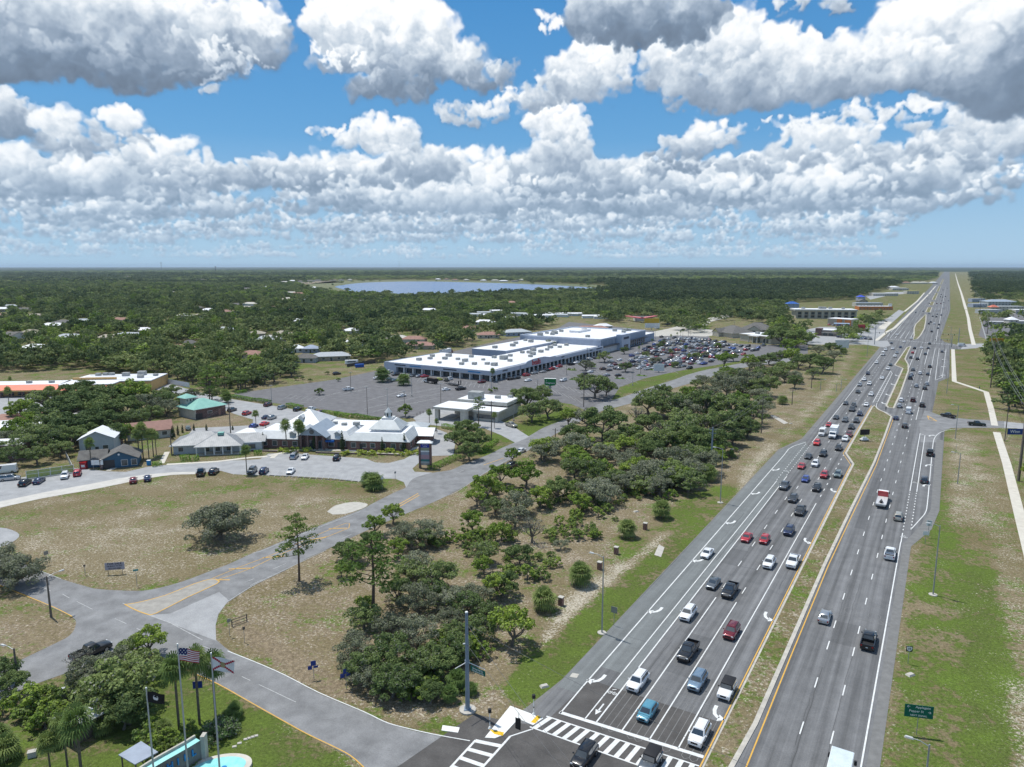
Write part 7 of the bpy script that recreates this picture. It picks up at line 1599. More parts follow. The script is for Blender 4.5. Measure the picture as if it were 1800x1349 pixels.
for (x,y,r,k) in [(966,606,16,'grey'),(1000,611,0,''),(1062,626,14,'oak'),(1098,615,9,'dark'),(1100,644,13,'oak'),(1151,633,11,'grey'),(1225,625,10,'oak'),(1165,602,7,'oak'),(960,601,12,'grey'),(1275,625,10,'bright'),(1290,627,10,'dark')]:
    if r: tc_(x,y,r,k)
# cypress columns and hedges of the plaza
CYPS=[(341,757,12),(363,757,12),(409,756,8),(452,762,8),(303,772,22),(313,765,18),(321,761,14),(463,787,26),(470,783,22),(553,791,30),(602,792,34),(672,795,26),(711,794,32),(468,765,16),(305,768,20)]
M_c=cone(1000,6,.75,240,.15,L_cyp)
for i,(x,y,h) in enumerate(CYPS):
    p=P(x,y); f=proj(p)[2]; sc=h*f/FPX/6*1.02; o=bpy.data.objects.new('cypress',M_c); COL.objects.link(o); o.location=p; o.scale=(max(.6,sc),max(.6,sc),sc); tag(o,None,'tree','columnar cypresses at the plaza'); o['_k']='cyp'; DSC['cyp']='dark columnar cypress'; TREES.append(o)
def hedge(name,a,b,w,h,label,m=None,n=None):
    """clipped hedge between two ground pixels, leaf cards on a box shell"""
    global rs; rs=np.random.RandomState(int(a[0]*7+a[1]) %9999)
    A=P(*a);B=P(*b); L_=(B-A).length; k=n or int(L_*(w+2*h)*26)
    u=rs.rand(k,3); face=rs.rand(k); pos=np.zeros((k,3)); nr=np.zeros((k,3))
    pos[:,0]=(u[:,0]-.5)*L_; tp=face<.42; pos[tp,1]=(u[tp,1]-.5)*w; pos[tp,2]=h*(.92+.1*u[tp,2]); nr[tp]=(0,0,1)
    f1=(face>=.42)&(face<.72); pos[f1,1]=-w/2; pos[f1,2]=u[f1,2]*h; nr[f1]=(0,-1,0.2); f2=face>=.72; pos[f2,1]=w/2; pos[f2,2]=u[f2,2]*h; nr[f2]=(0,1,.2)
    en=rs.rand(k)<w/(L_+w)*.6; pos[en,0]=np.sign(rs.rand(en.sum())-.5)*L_/2; pos[en,1]=(u[en,1]-.5)*w; nr[en]=(1,0,.2)
    pos+=rs.normal(size=pos.shape)*.06; nr=nr+rs.normal(size=nr.shape)*.45; nr/=np.linalg.norm(nr,axis=1)[:,None]
    me=mesh_cards('hedge',cards(pos,nr,.16*(.7+.6*rs.rand(k))),[m or L_hedge,L_dark],(rs.rand(k)<.18).astype(int))
    o=bpy.data.objects.new('hedge',me); COL.objects.link(o); o.location=(A+B)/2; o.rotation_euler=(0,0,math.atan2(B.y-A.y,B.x-A.x)); return tag(o,label,'hedge','clipped hedges')
hedge('h',(407,699),(446,706),2.4,1.4,'long clipped hedge at the left rim of the plaza car park'); hedge('h',(452,706),(474,710),2.4,1.5,'hedge piece right of the long plaza rim hedge'); hedge('h',(507,715),(530,720),2.6,1.6,'hedge behind the plaza above the parked cars')
hedge('h',(567,728),(593,731),2.8,1.5,'first hedge block in front of the main lot'); hedge('h',(592,731),(616,735),2.8,1.5,'second hedge block in front of the main lot'); hedge('h',(622,734),(660,741),2.8,1.5,'third and longest hedge block in front of the main lot'); hedge('h',(664,740),(682,740),2.4,1.3,'short hedge left of the cupola')
hedge('h',(757,826),(805,805),2.6,1.1,'sunlit hedge beside the tenant sign by the road'); hedge('h',(845,798),(872,777),2.0,1.0,'low hedge on the bank verge'); hedge('h',(317,810),(333,808),3.2,1.5,'left clipped shrub block before the grey office house'); hedge('h',(334,811),(349,809),3.2,1.5,'right clipped shrub block before the grey office house')
hedge('h',(447,800),(460,799),1.8,1.4,'hedge at the right end of the grey office house'); hedge('h',(268,820),(284,818),2.6,1.2,'low hedge by the path left of the office house'); hedge('h',(415,693),(432,690),2.0,1.3,'dark hedge at the lot entrance'); hedge('h',(780,752),(800,757),2.6,1.5,'hedge strip below the bank driveway')
random.seed(5)
for i in range(46):
    f=i/45; x=602+f*145+random.uniform(-3,3); y=800-f*6+random.uniform(-2,7)*(1 if f>.4 else .5)
    if 612<x<625: continue
    p=P(x,y); tree_at('yshrub',p.x,p.y,random.uniform(.9,2.0))
for i in range(16): p=P(486+random.uniform(0,60),794+random.uniform(-3,4)); tree_at('yshrub',p.x,p.y,random.uniform(.9,1.8))
# understorey shrubs in the wood and the park
for i in range(210):
    x,y=random.choice([(900,880),(1000,880),(1080,870),(720,1210),(1010,940),(860,960),(1150,860),(1250,790),(1050,900),(930,1000),(300,1300),(90,1260),(820,1150),(800,960)]); x+=random.uniform(-45,45); y+=random.uniform(-22,22)
    p=P(x,y); s,t=ST(p)
    if t>-50: continue
    tree_at(random.choice(['shrub','shrub','greenshrub']),p.x,p.y,random.uniform(.5,1.3))
for e in TREES:
    BLOCK.append((e.location.x,e.location.y,3))
# ---- procedural forest
FOR=[[(-500,474),(1652,474),(1640,492),(1600,497),(1570,506),(1545,512),(1500,527),(1390,533),(1380,560),(1335,562),(1300,560),(1250,556),(1160,576),(1145,572),(1000,563),(920,586),(850,604),(785,618),(755,632),(700,634),(640,640),(560,651),(465,677),(410,688),(345,678),(300,668),(250,662),(150,650),(60,652),(-500,690)],
     [(1705,475),(2300,475),(2300,524),(1712,521)],[(1733,632),(1722,660),(1737,700),(1775,722),(1830,742),(2100,860),(2300,860),(2300,600),(1790,598),(1745,600)],[(1806,850),(1900,850),(2000,1100),(1850,960)]]
SPARSE=[[(1300,560),(1380,560),(1520,562),(1560,562),(1540,600),(1400,612),(1350,600)],[(1712,522),(2300,525),(2300,600),(1745,600),(1722,560)],[(1150,578),(1240,562),(1290,556),(1240,590)]]
FORw=[pxs(f) for f in FOR]; SPw=[pxs(f) for f in SPARSE]
def keepmask(xs,ys,rpx,X):
    m=np.ones(len(xs),bool)
    for (a,b,c,d) in KEEP: m&=~((xs+rpx*.55>a)&(xs-rpx*.55<c)&(ys+rpx*.3>b)&(ys-rpx*.5<d))
    return m
def cand(r0,r1,step,seed):
    q=np.random.RandomState(seed); R2=r1; n1=int(2*R2*.78/step)+2; xs=np.arange(-R2*.80,R2*.80,step); ys=np.arange(0,R2,step); X,Y=np.meshgrid(xs,ys)
    X=X.ravel()+q.uniform(-.45,.45,X.size)*step; Y=Y.ravel()+q.uniform(-.45,.45,Y.size)*step; rr_=np.hypot(X,Y); m=(rr_>=r0)&(rr_<r1)&(np.abs(np.arctan2(X,Y))<R(39)); return X[m],Y[m]
def px_of(X,Y,Z):
    f=Y*math.cos(PITCH)-(Z-CAMH)*math.sin(PITCH); d=-(Y*math.sin(PITCH)+(Z-CAMH)*math.cos(PITCH)); return CX+FPX*X/f, CY+FPX*d/f, f
lake_np=[tuple(p) for p in LAKE]; shore=pxs([(520,500),(600,493),(720,491.5),(900,495),(1060,502),(1080,510),(1000,514),(800,521),(700,522),(580,516),(540,508)])
def forest_pts(r0,r1,step,seed,dens=1.0):
    X,Y=cand(r0,r1,step,seed); inF=np.zeros(len(X),bool); inS=np.zeros(len(X),bool)
    for f in FORw: inF|=inpoly(X,Y,f)
    for f in SPw: inS|=inpoly(X,Y,f)
    q=np.random.RandomState(seed+1); u=q.rand(len(X)); keep=(inF&(u<dens))|(inS&(u<.36))
    s=X*SA+Y*CA; t=X*CA-Y*SA; hwy=(t>-58+np.clip((s-800)/60,0,13))&(t<24.5+np.clip((s-600)/200,0,7)); keep&=~hwy
    keep&=~inpoly(X,Y,lake_np); keep&=~(inpoly(X,Y,shore)&(u<.96))
    nz=np.sin(X*.019+1.3)*np.sin(Y*.023+.4)+np.sin(X*.007+Y*.009); keep&=~((nz<-.95)&(u<.6)&(Y>430))
    for (bx_,by_,br) in BLOCK: keep&=((X-bx_)**2+(Y-by_)**2)>br*br
    X,Y,u=X[keep],Y[keep],q.rand(keep.sum())
    H=9.0; a,b,f=px_of(X,Y,H*.6); m=keepmask(a,b,5.2*FPX/f,X); return X[m],Y[m],u[m]
X1,Y1,U1=forest_pts(100,1300,7.4,41,.97)
dd_=np.hypot(X1,Y1); order=np.argsort(dd_); nI=112
random.seed(9)
for i in order[:nI]:
    x,y=float(X1[i]),float(Y1[i]); k='forest' if U1[i]<.78 else 'forestbright'
    if dd_[i]<330: k={'forest':'oak' if U1[i]<.5 else 'dark','forestbright':'bright'}[k]
    tree_at(k,x,y,random.uniform(.75,1.15),random.uniform(.75,1.1),None,'trees of the surrounding forest')
src={}
for e in TREES:
    k=e['_k']
    if k in('forest','forestbright'): 
        for c in e.children:
            if c.name.startswith('crown'): src.setdefault(c.data.name,c)
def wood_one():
    p=P(1240,527); e=tree_at('wood',p.x,p.y,1.0,1.0,'tallest slender dark tree above the clinic, edge of the wood coloured as cloud shade','trees of the surrounding forest'); return [c for c in e.children if c.name.startswith('crown')][0]
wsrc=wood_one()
def forest_stuff(name,X,Y,S,SZ,VAR,sources,label):
    n=len(X); me=bpy.data.meshes.new(name); me.vertices.add(n); co=np.zeros((n,3),np.float32); co[:,0]=X; co[:,1]=Y; me.vertices.foreach_set('co',co.ravel())
    a=me.attributes.new('scl','FLOAT_VECTOR','POINT'); a.data.foreach_set('vector',np.stack([S,S,SZ],1).astype(np.float32).ravel())
    a=me.attributes.new('var','INT','POINT'); a.data.foreach_set('value',VAR.astype(np.int32)); q=np.random.RandomState(3)
    a=me.attributes.new('rot','FLOAT_VECTOR','POINT'); rv=np.zeros((n,3),np.float32); rv[:,2]=q.uniform(0,6.28,n); a.data.foreach_set('vector',rv.ravel())
    o=bpy.data.objects.new(name,me); COL.objects.link(o)
    ng=bpy.data.node_groups.new(name,'GeometryNodeTree'); ng.interface.new_socket('Geometry',in_out='INPUT',socket_type='NodeSocketGeometry'); ng.interface.new_socket('Geometry',in_out='OUTPUT',socket_type='NodeSocketGeometry')
    gi=ng.nodes.new('NodeGroupInput'); go=ng.nodes.new('NodeGroupOutput'); ip=ng.nodes.new('GeometryNodeInstanceOnPoints'); gti=ng.nodes.new('GeometryNodeGeometryToInstance')
    for s in reversed(sources):
        oi=ng.nodes.new('GeometryNodeObjectInfo'); oi.transform_space='ORIGINAL'; oi.inputs['Object'].default_value=s; oi.inputs['As Instance'].default_value=True; ng.links.new(oi.outputs['Geometry'],gti.inputs[0])
    def na(nm,ty):
        x=ng.nodes.new('GeometryNodeInputNamedAttribute'); x.data_type=ty; x.inputs[0].default_value=nm; return x.outputs[0]
    ng.links.new(gi.outputs[0],ip.inputs['Points']); ng.links.new(gti.outputs[0],ip.inputs['Instance']); ip.inputs['Pick Instance'].default_value=True
    ng.links.new(na('var','INT'),ip.inputs['Instance Index']); e2r=ng.nodes.new('FunctionNodeEulerToRotation'); ng.links.new(na('rot','FLOAT_VECTOR'),e2r.inputs[0]); ng.links.new(e2r.outputs[0],ip.inputs['Rotation']); ng.links.new(na('scl','FLOAT_VECTOR'),ip.inputs['Scale']); ng.links.new(ip.outputs[0],go.inputs[0])
    md=o.modifiers.new('trees','NODES'); md.node_group=ng; return tag(o,label,'forest',None,'stuff')
rest=order[nI:]
X2,Y2,U2=forest_pts(1300,3000,11,43,.97); X3,Y3,U3=forest_pts(3000,11000,34,45,.98)
SX_=np.concatenate([X1[rest],X2,X3]); SY_=np.concatenate([Y1[rest],Y2,Y3]); UU=np.concatenate([U1[rest],U2,U3]); q=np.random.RandomState(77)
base=np.concatenate([np.ones(len(rest)),np.full(len(X2),1.35),np.full(len(X3),3.6)]); basez=np.concatenate([np.ones(len(rest)),np.full(len(X2),1.0),np.full(len(X3),1.05)])
patch=np.sin(SX_*.0021+.7)*np.cos(SY_*.0027-.3)+.5*np.sin(SX_*.0072+SY_*.005)
S_f=base*np.exp(q.normal(0,.26,len(SX_))).clip(.55,1.75); Z_f=basez*np.exp(q.normal(0,.22,len(SX_))).clip(.6,1.6)*np.clip(1+patch*.2,.75,1.4)
ss=list(src.values()); nf=[i for i,s in enumerate(ss) if True]
brt=[i for i,s in enumerate(ss) if s.parent['_k']=='forestbright']; nrm_=[i for i,s in enumerate(ss) if s.parent['_k']=='forest']
VV=np.array([ (brt[int(u*1e4)%len(brt)] if ((u>.93 or (u>.70 and math.sin(x_*.009+2)*math.sin(y_*.008)>.35)) and brt) else nrm_[int(u*1e4)%len(nrm_)]) for u,x_,y_ in zip(UU,SX_,SY_)])
# the dark stand: slimmer trees whose leaf colour is darkened to mimic cloud shadow
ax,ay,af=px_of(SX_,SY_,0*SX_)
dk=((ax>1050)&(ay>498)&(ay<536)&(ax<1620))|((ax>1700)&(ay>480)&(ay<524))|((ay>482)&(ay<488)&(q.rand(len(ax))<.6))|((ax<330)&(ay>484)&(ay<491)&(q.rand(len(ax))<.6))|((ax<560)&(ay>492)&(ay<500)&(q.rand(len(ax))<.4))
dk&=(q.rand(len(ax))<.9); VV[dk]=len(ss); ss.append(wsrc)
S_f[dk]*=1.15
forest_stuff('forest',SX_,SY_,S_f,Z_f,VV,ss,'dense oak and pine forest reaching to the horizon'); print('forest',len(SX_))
# far canopy to the horizon
nr_,na_=170,340; r_=np.geomspace(9500,38000,nr_); a_=np.linspace(-R(60),R(60),na_); AA2,RR2=np.meshgrid(a_,r_); q=np.random.RandomState(8); ZZ=9+q.rand(nr_,na_)*6+4*np.sin(RR2*.002+AA2*9); ZZ[0]=0
V=np.stack([RR2*np.sin(AA2),RR2*np.cos(AA2),ZZ],-1).reshape(-1,3); I=np.arange(nr_-1)[:,None]*na_+np.arange(na_-1)[None,:]; F=np.stack([I,I+1,I+na_+1,I+na_],-1).reshape(-1,4)
me=bpy.data.meshes.new('far_forest'); me.from_pydata(V.tolist(),[],F.tolist()); me.materials.append(mat('far_canopy',(.050,.068,.034),.95,0,(.026,.040,.024),.0006,9)); o=bpy.data.objects.new('far_forest',me); COL.objects.link(o); tag(o,'blue-green far-off forest at the horizon','forest',None,'stuff')
LMT=dict(LM); LMT.update({'the tall signal mast':(822,1247),'the street lamp in the left verge':(1058,1110),'the yellow-edged triangular island':(300,1060),'the three flagpoles':(330,1300),'the for-sale board':(203,1005),'the utility pole at the wood edge':(1250,815),'the concrete drain apron':(1370,738),'the beach of the lake':(600,510),'the pink drive-in roof':(1128,560),'the long hotel roof':(1440,560),
'the white semi-trailer':(783,624),'the white carport house':(624,602),'the two-storey forest house':(113,566),'the long pale forest house':(230,590),'the pink-roofed house in the oaks':(444,622),'the white hip-roofed forest house':(369,545),'the forest house with solar roof':(453,545),'the brick pillars on the sand track':(985,1055),'the small forest clearing house':(333,603),'the near crosswalk':(960,1270),'the portable message board':(1519,765),'the lone oak of the dry field':(395,965),'the side street on the right':(1740,745)})
auto_label(TREES,lambda o:DSC[o['_k']],LMT)
for o in TREES:
    if '_k' in o.keys(): del o['_k']
for o in bpy.data.objects:
    if '_k' in o.keys(): del o['_k']
# ================================================================ STREET FURNITURE, SIGNS, POLES
M_pole=mat('galvanised_pole',(.40,.42,.43),.5,.5,(.33,.35,.36)); M_mast=mat('painted_mast',(.20,.26,.33),.55,.2,(.24,.29,.35)); M_woodp=mat('weathered_wood_pole',(.19,.165,.14),.95,0,(.12,.10,.085),2,5)
M_cable=mat('steel_cable',(.20,.20,.20),.5,.4); M_sgrn=mat('sign_green_sheet',(.0,.13,.085),.5,0,(.0,.12,.08)); M_sblue=mat('sign_blue_sheet',(.02,.05,.25),.5); M_sback=mat('sign_back_aluminium',(.34,.35,.36),.5,.6); M_ltr=mat('letter_white',(.80,.82,.80),.5); M_ltrk=mat('letter_black',(.02,.02,.025),.6)
def height_for(px,py,topy):
    p=P(px,py); lo,hi=.2,60
    for _ in range(34):
        m=(lo+hi)/2
        if proj((p.x,p.y,m))[1]>topy: lo=m
        else: hi=m
    return p,lo
def tubeobj(name,a,b,r0,r1,m,e,n=8): return MB().tube(a,b,r0,r1,n).build(name,m,e)
def lamp(px,py,topy,label,arm=2.2,ang=math.pi,wood=False,grp='street lamps',h=None,base=True,loc=None):
    if loc is not None: p,H=loc
    else: p,H=height_for(px,py,topy)
    if h: H=h
    e=empty('street_lamp',p,ang,label,'street lamp',grp); r=.11 if not wood else .16
    tubeobj('pole',(0,0,0),(0,0,H),r*1.25,r*.75,M_woodp if wood else M_pole,e,10)
    b=MB(); b.tube((0,0,H-.25),(arm*.55,0,H+.1),.05); b.tube((arm*.55,0,H+.1),(arm,0,H+.12),.045); b.build('arm',M_pole,e)
    MB().box(arm+.25,0,H+.05,.85,.34,.16,0,None,.75).build('lamp_head',mat('lamp_housing',(.62,.63,.62),.5,.3),e)
    if base: tubeobj('footing',(0,0,-.05),(0,0,.12),.75,.75,M_conc,e,12)
    return e
lamp(1058,1113,978,'tall lamp in the grass left of the highway, nearest of its row',1.9,HWY-math.pi*1.0+math.pi/2+math.pi)
lamp(1266,884,789,'tall lamp left of the highway beyond the wood edge pillars',1.9,HWY+math.pi/2)
lamp(1640,1046,924,'grey street lamp right of the highway in the sunlit verge',1.6,HWY+math.pi/2)
q=P(1634,1309,11.5); lamp(0,0,0,'street lamp at the bottom edge of the right verge',1.6,HWY+math.pi/2,loc=(Vector((q.x,q.y,0)),11.5))
for (x,y,t_,lb) in ((1679,772,713,'thin lamp beside the side street entrance'),(1683,851,797,'thin lamp in the right verge below the side street'),(1442,686,667,'small pole left of the highway on the sand, second from the wood'),(1470,688,675,'short pole in the grass left of the highway'),(1478,687,667,'slim pole closest to the highway left edge'),(1664,692,640,'thin lamp on the mown verge above the side street'),(1669,613,575,'lamp at the near right corner of the far crossing'),(1524,627,588,'lamp near the far crossing on the left verge')): lamp(x,y,t_,lb,1.6,HWY+(math.pi/2 if x>1600 else -math.pi/2),base=False)
lamp(90,1085,1013,'wooden pole with white curved lamp arm beside the local road',2.2,headpx((88,1085),(104,1079)),True,base=False)
lamp(31,1195,1140,'dark street lamp at the lower left corner',2.0,headpx((31,1195),(12,1190)),True,base=False)
# car park lights
for i,(x,y,t_) in enumerate([(646,732,681),(682,738,684),(711,722,688),(724,697,661),(617,690,655),(478,712,678),(775,712,675),(903,740,706),(996,660,631),(1072,637,612),(1126,657,627),(1112,678,650),(1211,626,605),(864,690,664),(945,690,668),(1152,596,574),(1290,590,566),(1327,616,596),(1032,632,612),(1070,700,668)]):
    p,H=height_for(x,y,t_); e=empty('car_park_light',p,.3,'car park light pole, %s from the left in the shopping centre lot'%(ordinal(i+1) if i else 'first'),'light pole','car park lights')
    tubeobj('pole',(0,0,0),(0,0,H),.12,.08,M_pole if i%2 else M_woodp,e); MB().box(0,0,H-.1,1.3,.35,.2).build('lamp_head',M_pole,e); tubeobj('footing',(0,0,0),(0,0,.7),.32,.32,M_conc,e,10)
# utility poles
def upole(px,py,topy,label,r=.17,arms=1,m=None,aw=2.2):
    p,H=height_for(px,py,topy); e=empty('utility_pole',p,HWY,label,'utility pole','utility poles')
    tubeobj('pole',(0,0,0),(0,0,H),r*1.2,r*.75,m or M_woodp,e,9)
    for k in range(arms):
        MB().box(0,0,H-.7-k*1.1,.12,aw,.12).build('crossarm',m or M_woodp,e)
        for sg in (-1,1): tubeobj('insulator',(0,sg*aw*.45,H-.6-k*1.1),(0,sg*aw*.45,H-.35-k*1.1),.07,.05,M_conc,e,6)
    return p,H
pl1=upole(1250,817,752,'grey steel utility pole at the wood edge by the highway',.28,2,M_mast)
pr1=upole(1790,846,700,'thickest wooden power pole at the right edge of the photo',.34,2,None,3.0); pr2=upole(1741,682,600,'tall wooden power pole in the shrubs right of the sidewalk',.26,2,None,2.6); pr3=upole(1766,776,716,'short utility pole beside the blue banner',.16,1); pr4=upole(1735,590,552,'distant power pole beyond the far crossing on the right',.25,1); pr5=upole(1722,552,524,'second distant power pole beyond the crossing',.25,1); pr6=upole(1712,530,510,'third distant power pole beyond the crossing',.25,1)
ps=[upole(1338,762,696,'utility pole over the roadside oaks, nearest to the drain apron'),upole(1392,712,684,'utility pole on the sandy bank, second along the wood'),upole(1426,683,656,'utility pole by the last oaks of the wood'),upole(1464,655,630,'small utility pole near the end of the sand track')]
lp_=[upole(864,775,705,'black utility pole in front of the bank driveway'),upole(976,775,753,'grey pole behind the oaks by the local road'),upole(1026,716,657,'utility pole at the lot entrance by the round-crowned oak'),upole(1171,792,745,'pole standing in the middle of the wood'),upole(406,770,708,'utility pole behind the grey office house'),upole(302,800,762,'leaning wooden pole left of the grey office house')]
def wire(name,A,B,sag,label,r=.022,grp='overhead wires',m=None):
    b=MB(); A=Vector(A);B=Vector(B); prev=A; n=8
    for i in range(1,n+1):
        f=i/n; q=A.lerp(B,f); q.z-=sag*4*f*(1-f); b.tube(prev,q,r,r,4,None,False); prev=q
    o=b.build(name,m or M_cable); return tag(o,label,'wire',grp)
def up(p,H,dz=0,dy=0): return Vector((p.x+dy*CA,p.y-dy*SA,H-dz))
seq=[pr1,pr2,pr4,pr5,pr6]; nm=['between the thick right pole and the shrub pole','between the shrub pole and the first distant pole','between the first two distant right poles','between the last two distant right poles']
for i in range(4):
    for j,(dz,dy,w_) in enumerate(((.3,-1.2,'upper left'),(.3,1.2,'upper right'),(1.4,-1.2,'lower left'),(1.4,1.2,'lower right'))): wire('power_line',up(*seq[i],dz,dy),up(*seq[i+1],dz,dy),1.5,'%s power line %s'%(w_,nm[i]),.055)
q0=W(60,30); 
for j,(dz,dy,w_) in enumerate(((.3,-1.2,'upper left'),(.3,1.2,'upper right'),(1.4,-1.2,'lower left'))): wire('power_line',up(*pr1,dz,dy),Vector((q0.x,q0.y,pr1[1]+2)),1.5,'%s power line leaving the frame from the thick right pole'%w_,.03)
chain=[pl1]+ps
for i in range(4):
    for dz,dy,w_ in ((.3,-1,'left'),(.3,1,'right')): wire('power_line',up(*chain[i],dz,dy),up(*chain[i+1],dz,dy),1.2,'%s wire of span %s along the roadside wood'%(w_,ordinal(i+1) if i else 'one'),.035)
for (a,b,w_) in ((pl1,pr3,'first'),(ps[0],pr3,'second')): wire('power_line',up(*a,.5,0),up(*b,.5,0),2.0,'%s thin wire crossing high over the highway'%w_,.03)
wire('power_line',up(*lp_[0],.4),up(*lp_[2],.4),1.0,'wire along the local road past the bank oaks',.02); wire('power_line',up(*lp_[4],.4),up(*lp_[5],.4),.8,'wire behind the grey office house',.02)
# ---- signal mast
p,H=height_for(822,1249,1077); e=empty('signal_mast',p,0,'tall blue-grey steel signal mast on a round concrete base','signal mast')
tubeobj('pole',(0,0,.2),(0,0,H),.33,.20,M_mast,e,12); tubeobj('footing',(0,0,-.05),(0,0,.22),1.15,1.15,M_conc,e,16); MB().box(0,0,.22,.95,.95,.1).build('base_plate',M_mast,e)
hz_=7.2; tubeobj('band',(0,0,hz_-.35),(0,0,hz_+.25),.33,.33,M_mast,e,12); tubeobj('cap',(0,0,H),(0,0,H+.12),.22,.18,M_ltr,e,12)
dR=(P(855,1165,hz_)-P(822,1165,hz_)).normalized(); aR=Vector((dR.x*.80,-.60,0)); tubeobj('sign_arm',(0,0,hz_),(aR.x*3.1,aR.y*3.1,hz_),.05,.04,M_ltr,e)
tubeobj('luminaire_arm',(0,0,hz_),(-1.5,-1.6,hz_-.05),.05,.05,M_ltr,e)
tubeobj('camera',(-.25,0,H-4.5),(-.5,-.1,H-4.45),.1,.1,M_ltr,e); 
# street name board hanging from the arm
c=Vector((aR.x*1.9,aR.y*1.9,hz_-.65)); ang=math.atan2(aR.y,aR.x); bd_=empty('street_name_sign',Vector((p.x,p.y,0))+c,ang,'green street name board hanging from the signal mast arm','sign')
MB().box(0,0,-.38,2.5,.06,.76).build('panel',M_sgrn,bd_); text_mesh(bd_,'Spring Hill Dr',.33,M_ltr,(0,-.045,.15),(R(90),0,0),'lettering',.004,.008); text_mesh(bd_,'Commercial Wy',.30,M_ltr,(0,-.045,-.18),(R(90),0,0),'lettering',.004,.008)
mp0=Vector((p.x,p.y,H-1.6)); far0=Vector((13,50,11.0))
e2=empty('signal_mast',(13,50,0),0,'second steel signal mast below the frame','signal mast'); tubeobj('pole',(0,0,0),(0,0,12.5),.33,.2,M_mast,e2,12)
wire('span_wire',mp0,far0,1.1,'upper span wire from the signal mast over the crosswalk',.02); wire('span_wire',mp0-Vector((0,0,3.0)),far0-Vector((0,0,2.2)),.4,'lower span wire carrying the traffic signal',.02); wire('span_wire',mp0,Vector((42,48,11.5)),1.2,'long span wire over the highway stop lines',.02)
def signal(loc,rz,label):
    s=empty('traffic_signal',loc,rz,label,'traffic signal','traffic signals'); MB().box(0,0,-.55,.34,.30,1.1).build('housing',M_blackm,s)
    for k,c in enumerate(((.25,.02,.02),(.25,.16,.02),(.02,.2,.08))): tubeobj('lens',(0,-.15,.36-k*.36),(0,-.19,.36-k*.36),.12,.12,mat('lens_%d'%k,c,.3),s,12)
    MB().box(0,.17,-.7,.75,.02,1.4).build('backplate',M_blackm,s); tubeobj('hanger',(0,0,.5),(0,0,1.3),.03,.03,M_cable,s,6); return s
f_=.36; q=(mp0-Vector((0,0,3.0))).lerp(far0-Vector((0,0,2.2)),f_); signal((q.x,q.y,q.z-1.6),math.pi*.8,'traffic signal hanging on the span wire at the bottom edge')
for (x,y,t_,lb) in ((861,1281,1246,'pedestrian signal at the lower end of the corner ramp'),(938,1257,1221,'pedestrian signal beside the crosswalk end of the ramp')):
    p,H=height_for(x,y,t_); e=empty('pedestrian_signal',p,.2,lb,'pedestrian signal','pedestrian signals'); tubeobj('pole',(0,0,.3),(0,0,H-.3),.055,.055,M_ltr,e); tubeobj('footing',(0,0,0),(0,0,.3),.26,.12,M_ltr,e,12); MB().box(0,0,H-.55,.42,.36,.5).build('signal_head',M_blackm,e); MB().box(0,-.1,1.1,.12,.08,.16).build('push_button',M_blackm,e)
# ---- signs
def sign(px,py,topy,w,h,panel,label,txt=None,rz=0,posts=1,name='road_sign',size=.4,tm=None,pm=None,cat='sign',grp=None,back=None,face=-1):
    p,H=height_for(px,py,topy); e=empty(name,p,rz,label,cat,grp)
    xs=[0] if posts==1 else [-w*.36,w*.36]
    for x in xs: MB().box(x,.03,0,.08,.05,H).build('post',pm or M_pole,e)
    MB().box(0,-.02,H-h,w,.04,h).build('panel',panel,e)
    if txt:
        n=len(txt)
        for i,t_ in enumerate(txt):
            if isinstance(t_,tuple): t_,sz,dx=t_
            else: sz,dx=size,0
            text_mesh(e,t_,sz,tm or M_ltr,(dx,-.045,H-h*(i+.5)/n),(R(90),0,0),'lettering',.004,.006)
    return e
away=0.0
sign(1611,1292,1240,3.4,1.75,M_sgrn,'green guide sign reading Applegate, Pepper St, next signal, in the right verge',[('Applegate',.44,.45),('Pepper St',.44,-.3),('NEXT SIGNAL',.32,0)],R(-12),1)
_g=[o for o in bpy.data.objects if o.get('label','').startswith('green guide sign')][0]
_H=height_for(1611,1292,1240)[1]; text_mesh(_g,'\u2190',.5,M_ltr,(-1.25,-.045,_H-.3),(R(90),0,0),'arrow',.004,.01); text_mesh(_g,'\u2192',.5,M_ltr,(1.25,-.045,_H-.9),(R(90),0,0),'arrow',.004,.01)
e=sign(1596,1167,1136,.9,.9,M_ltrk,'black and white route 19 shield sign in the right verge',None,R(-12)); H=height_for(1596,1167,1136)[1]
b=MB(); b.add([(x*.42,-.05,H-.45+z*.42) for x,z in ((-.8,.9),(-.3,.8),(0,.95),(.3,.8),(.8,.9),(.95,.2),(.7,-.5),(0,-.95),(-.7,-.5),(-.95,.2))],[tuple(range(10))]); b.build('shield',M_ltr,e); text_mesh(e,'19',.42,M_ltrk,(0,-.06,H-.45),(R(90),0,0),'lettering',.004,.01)
sign(1631,945,915,1.1,1.3,M_ltr,'white speed limit sign at the turn lane start',[('SPEED',.22,0),('LIMIT',.22,0),('55',.5,0)],R(-12),tm=M_ltrk); sign(1626,957,934,1.3,.9,M_ltr,'small white bicycle lane sign below the speed limit sign',None,R(-12))
for (x,y,t_,lb) in ((552,1194,1162,'blue route marker cluster on the verge of the local road'),(609,1212,1176,'blue sign in the shade at the wood corner')):
    e=sign(x,y,t_,.75,.75,M_sblue,lb,None,R(20)); H=height_for(x,y,t_)[1]; MB().box(-.5,-.03,H-1.3,.6,.04,.6).build('panel',M_sblue,e); MB().box(.35,-.03,H-1.15,.6,.04,.35).build('panel',M_sblue,e)
sign(1079,1100,1067,1.1,1.1,M_sback,'bare metal back of a sign beside the tall lamp',None,HWY-math.pi/2); sign(352,1265,1198,1.2,1.0,M_sblue,'blue sign cluster between the palms at the park edge',None,.2)
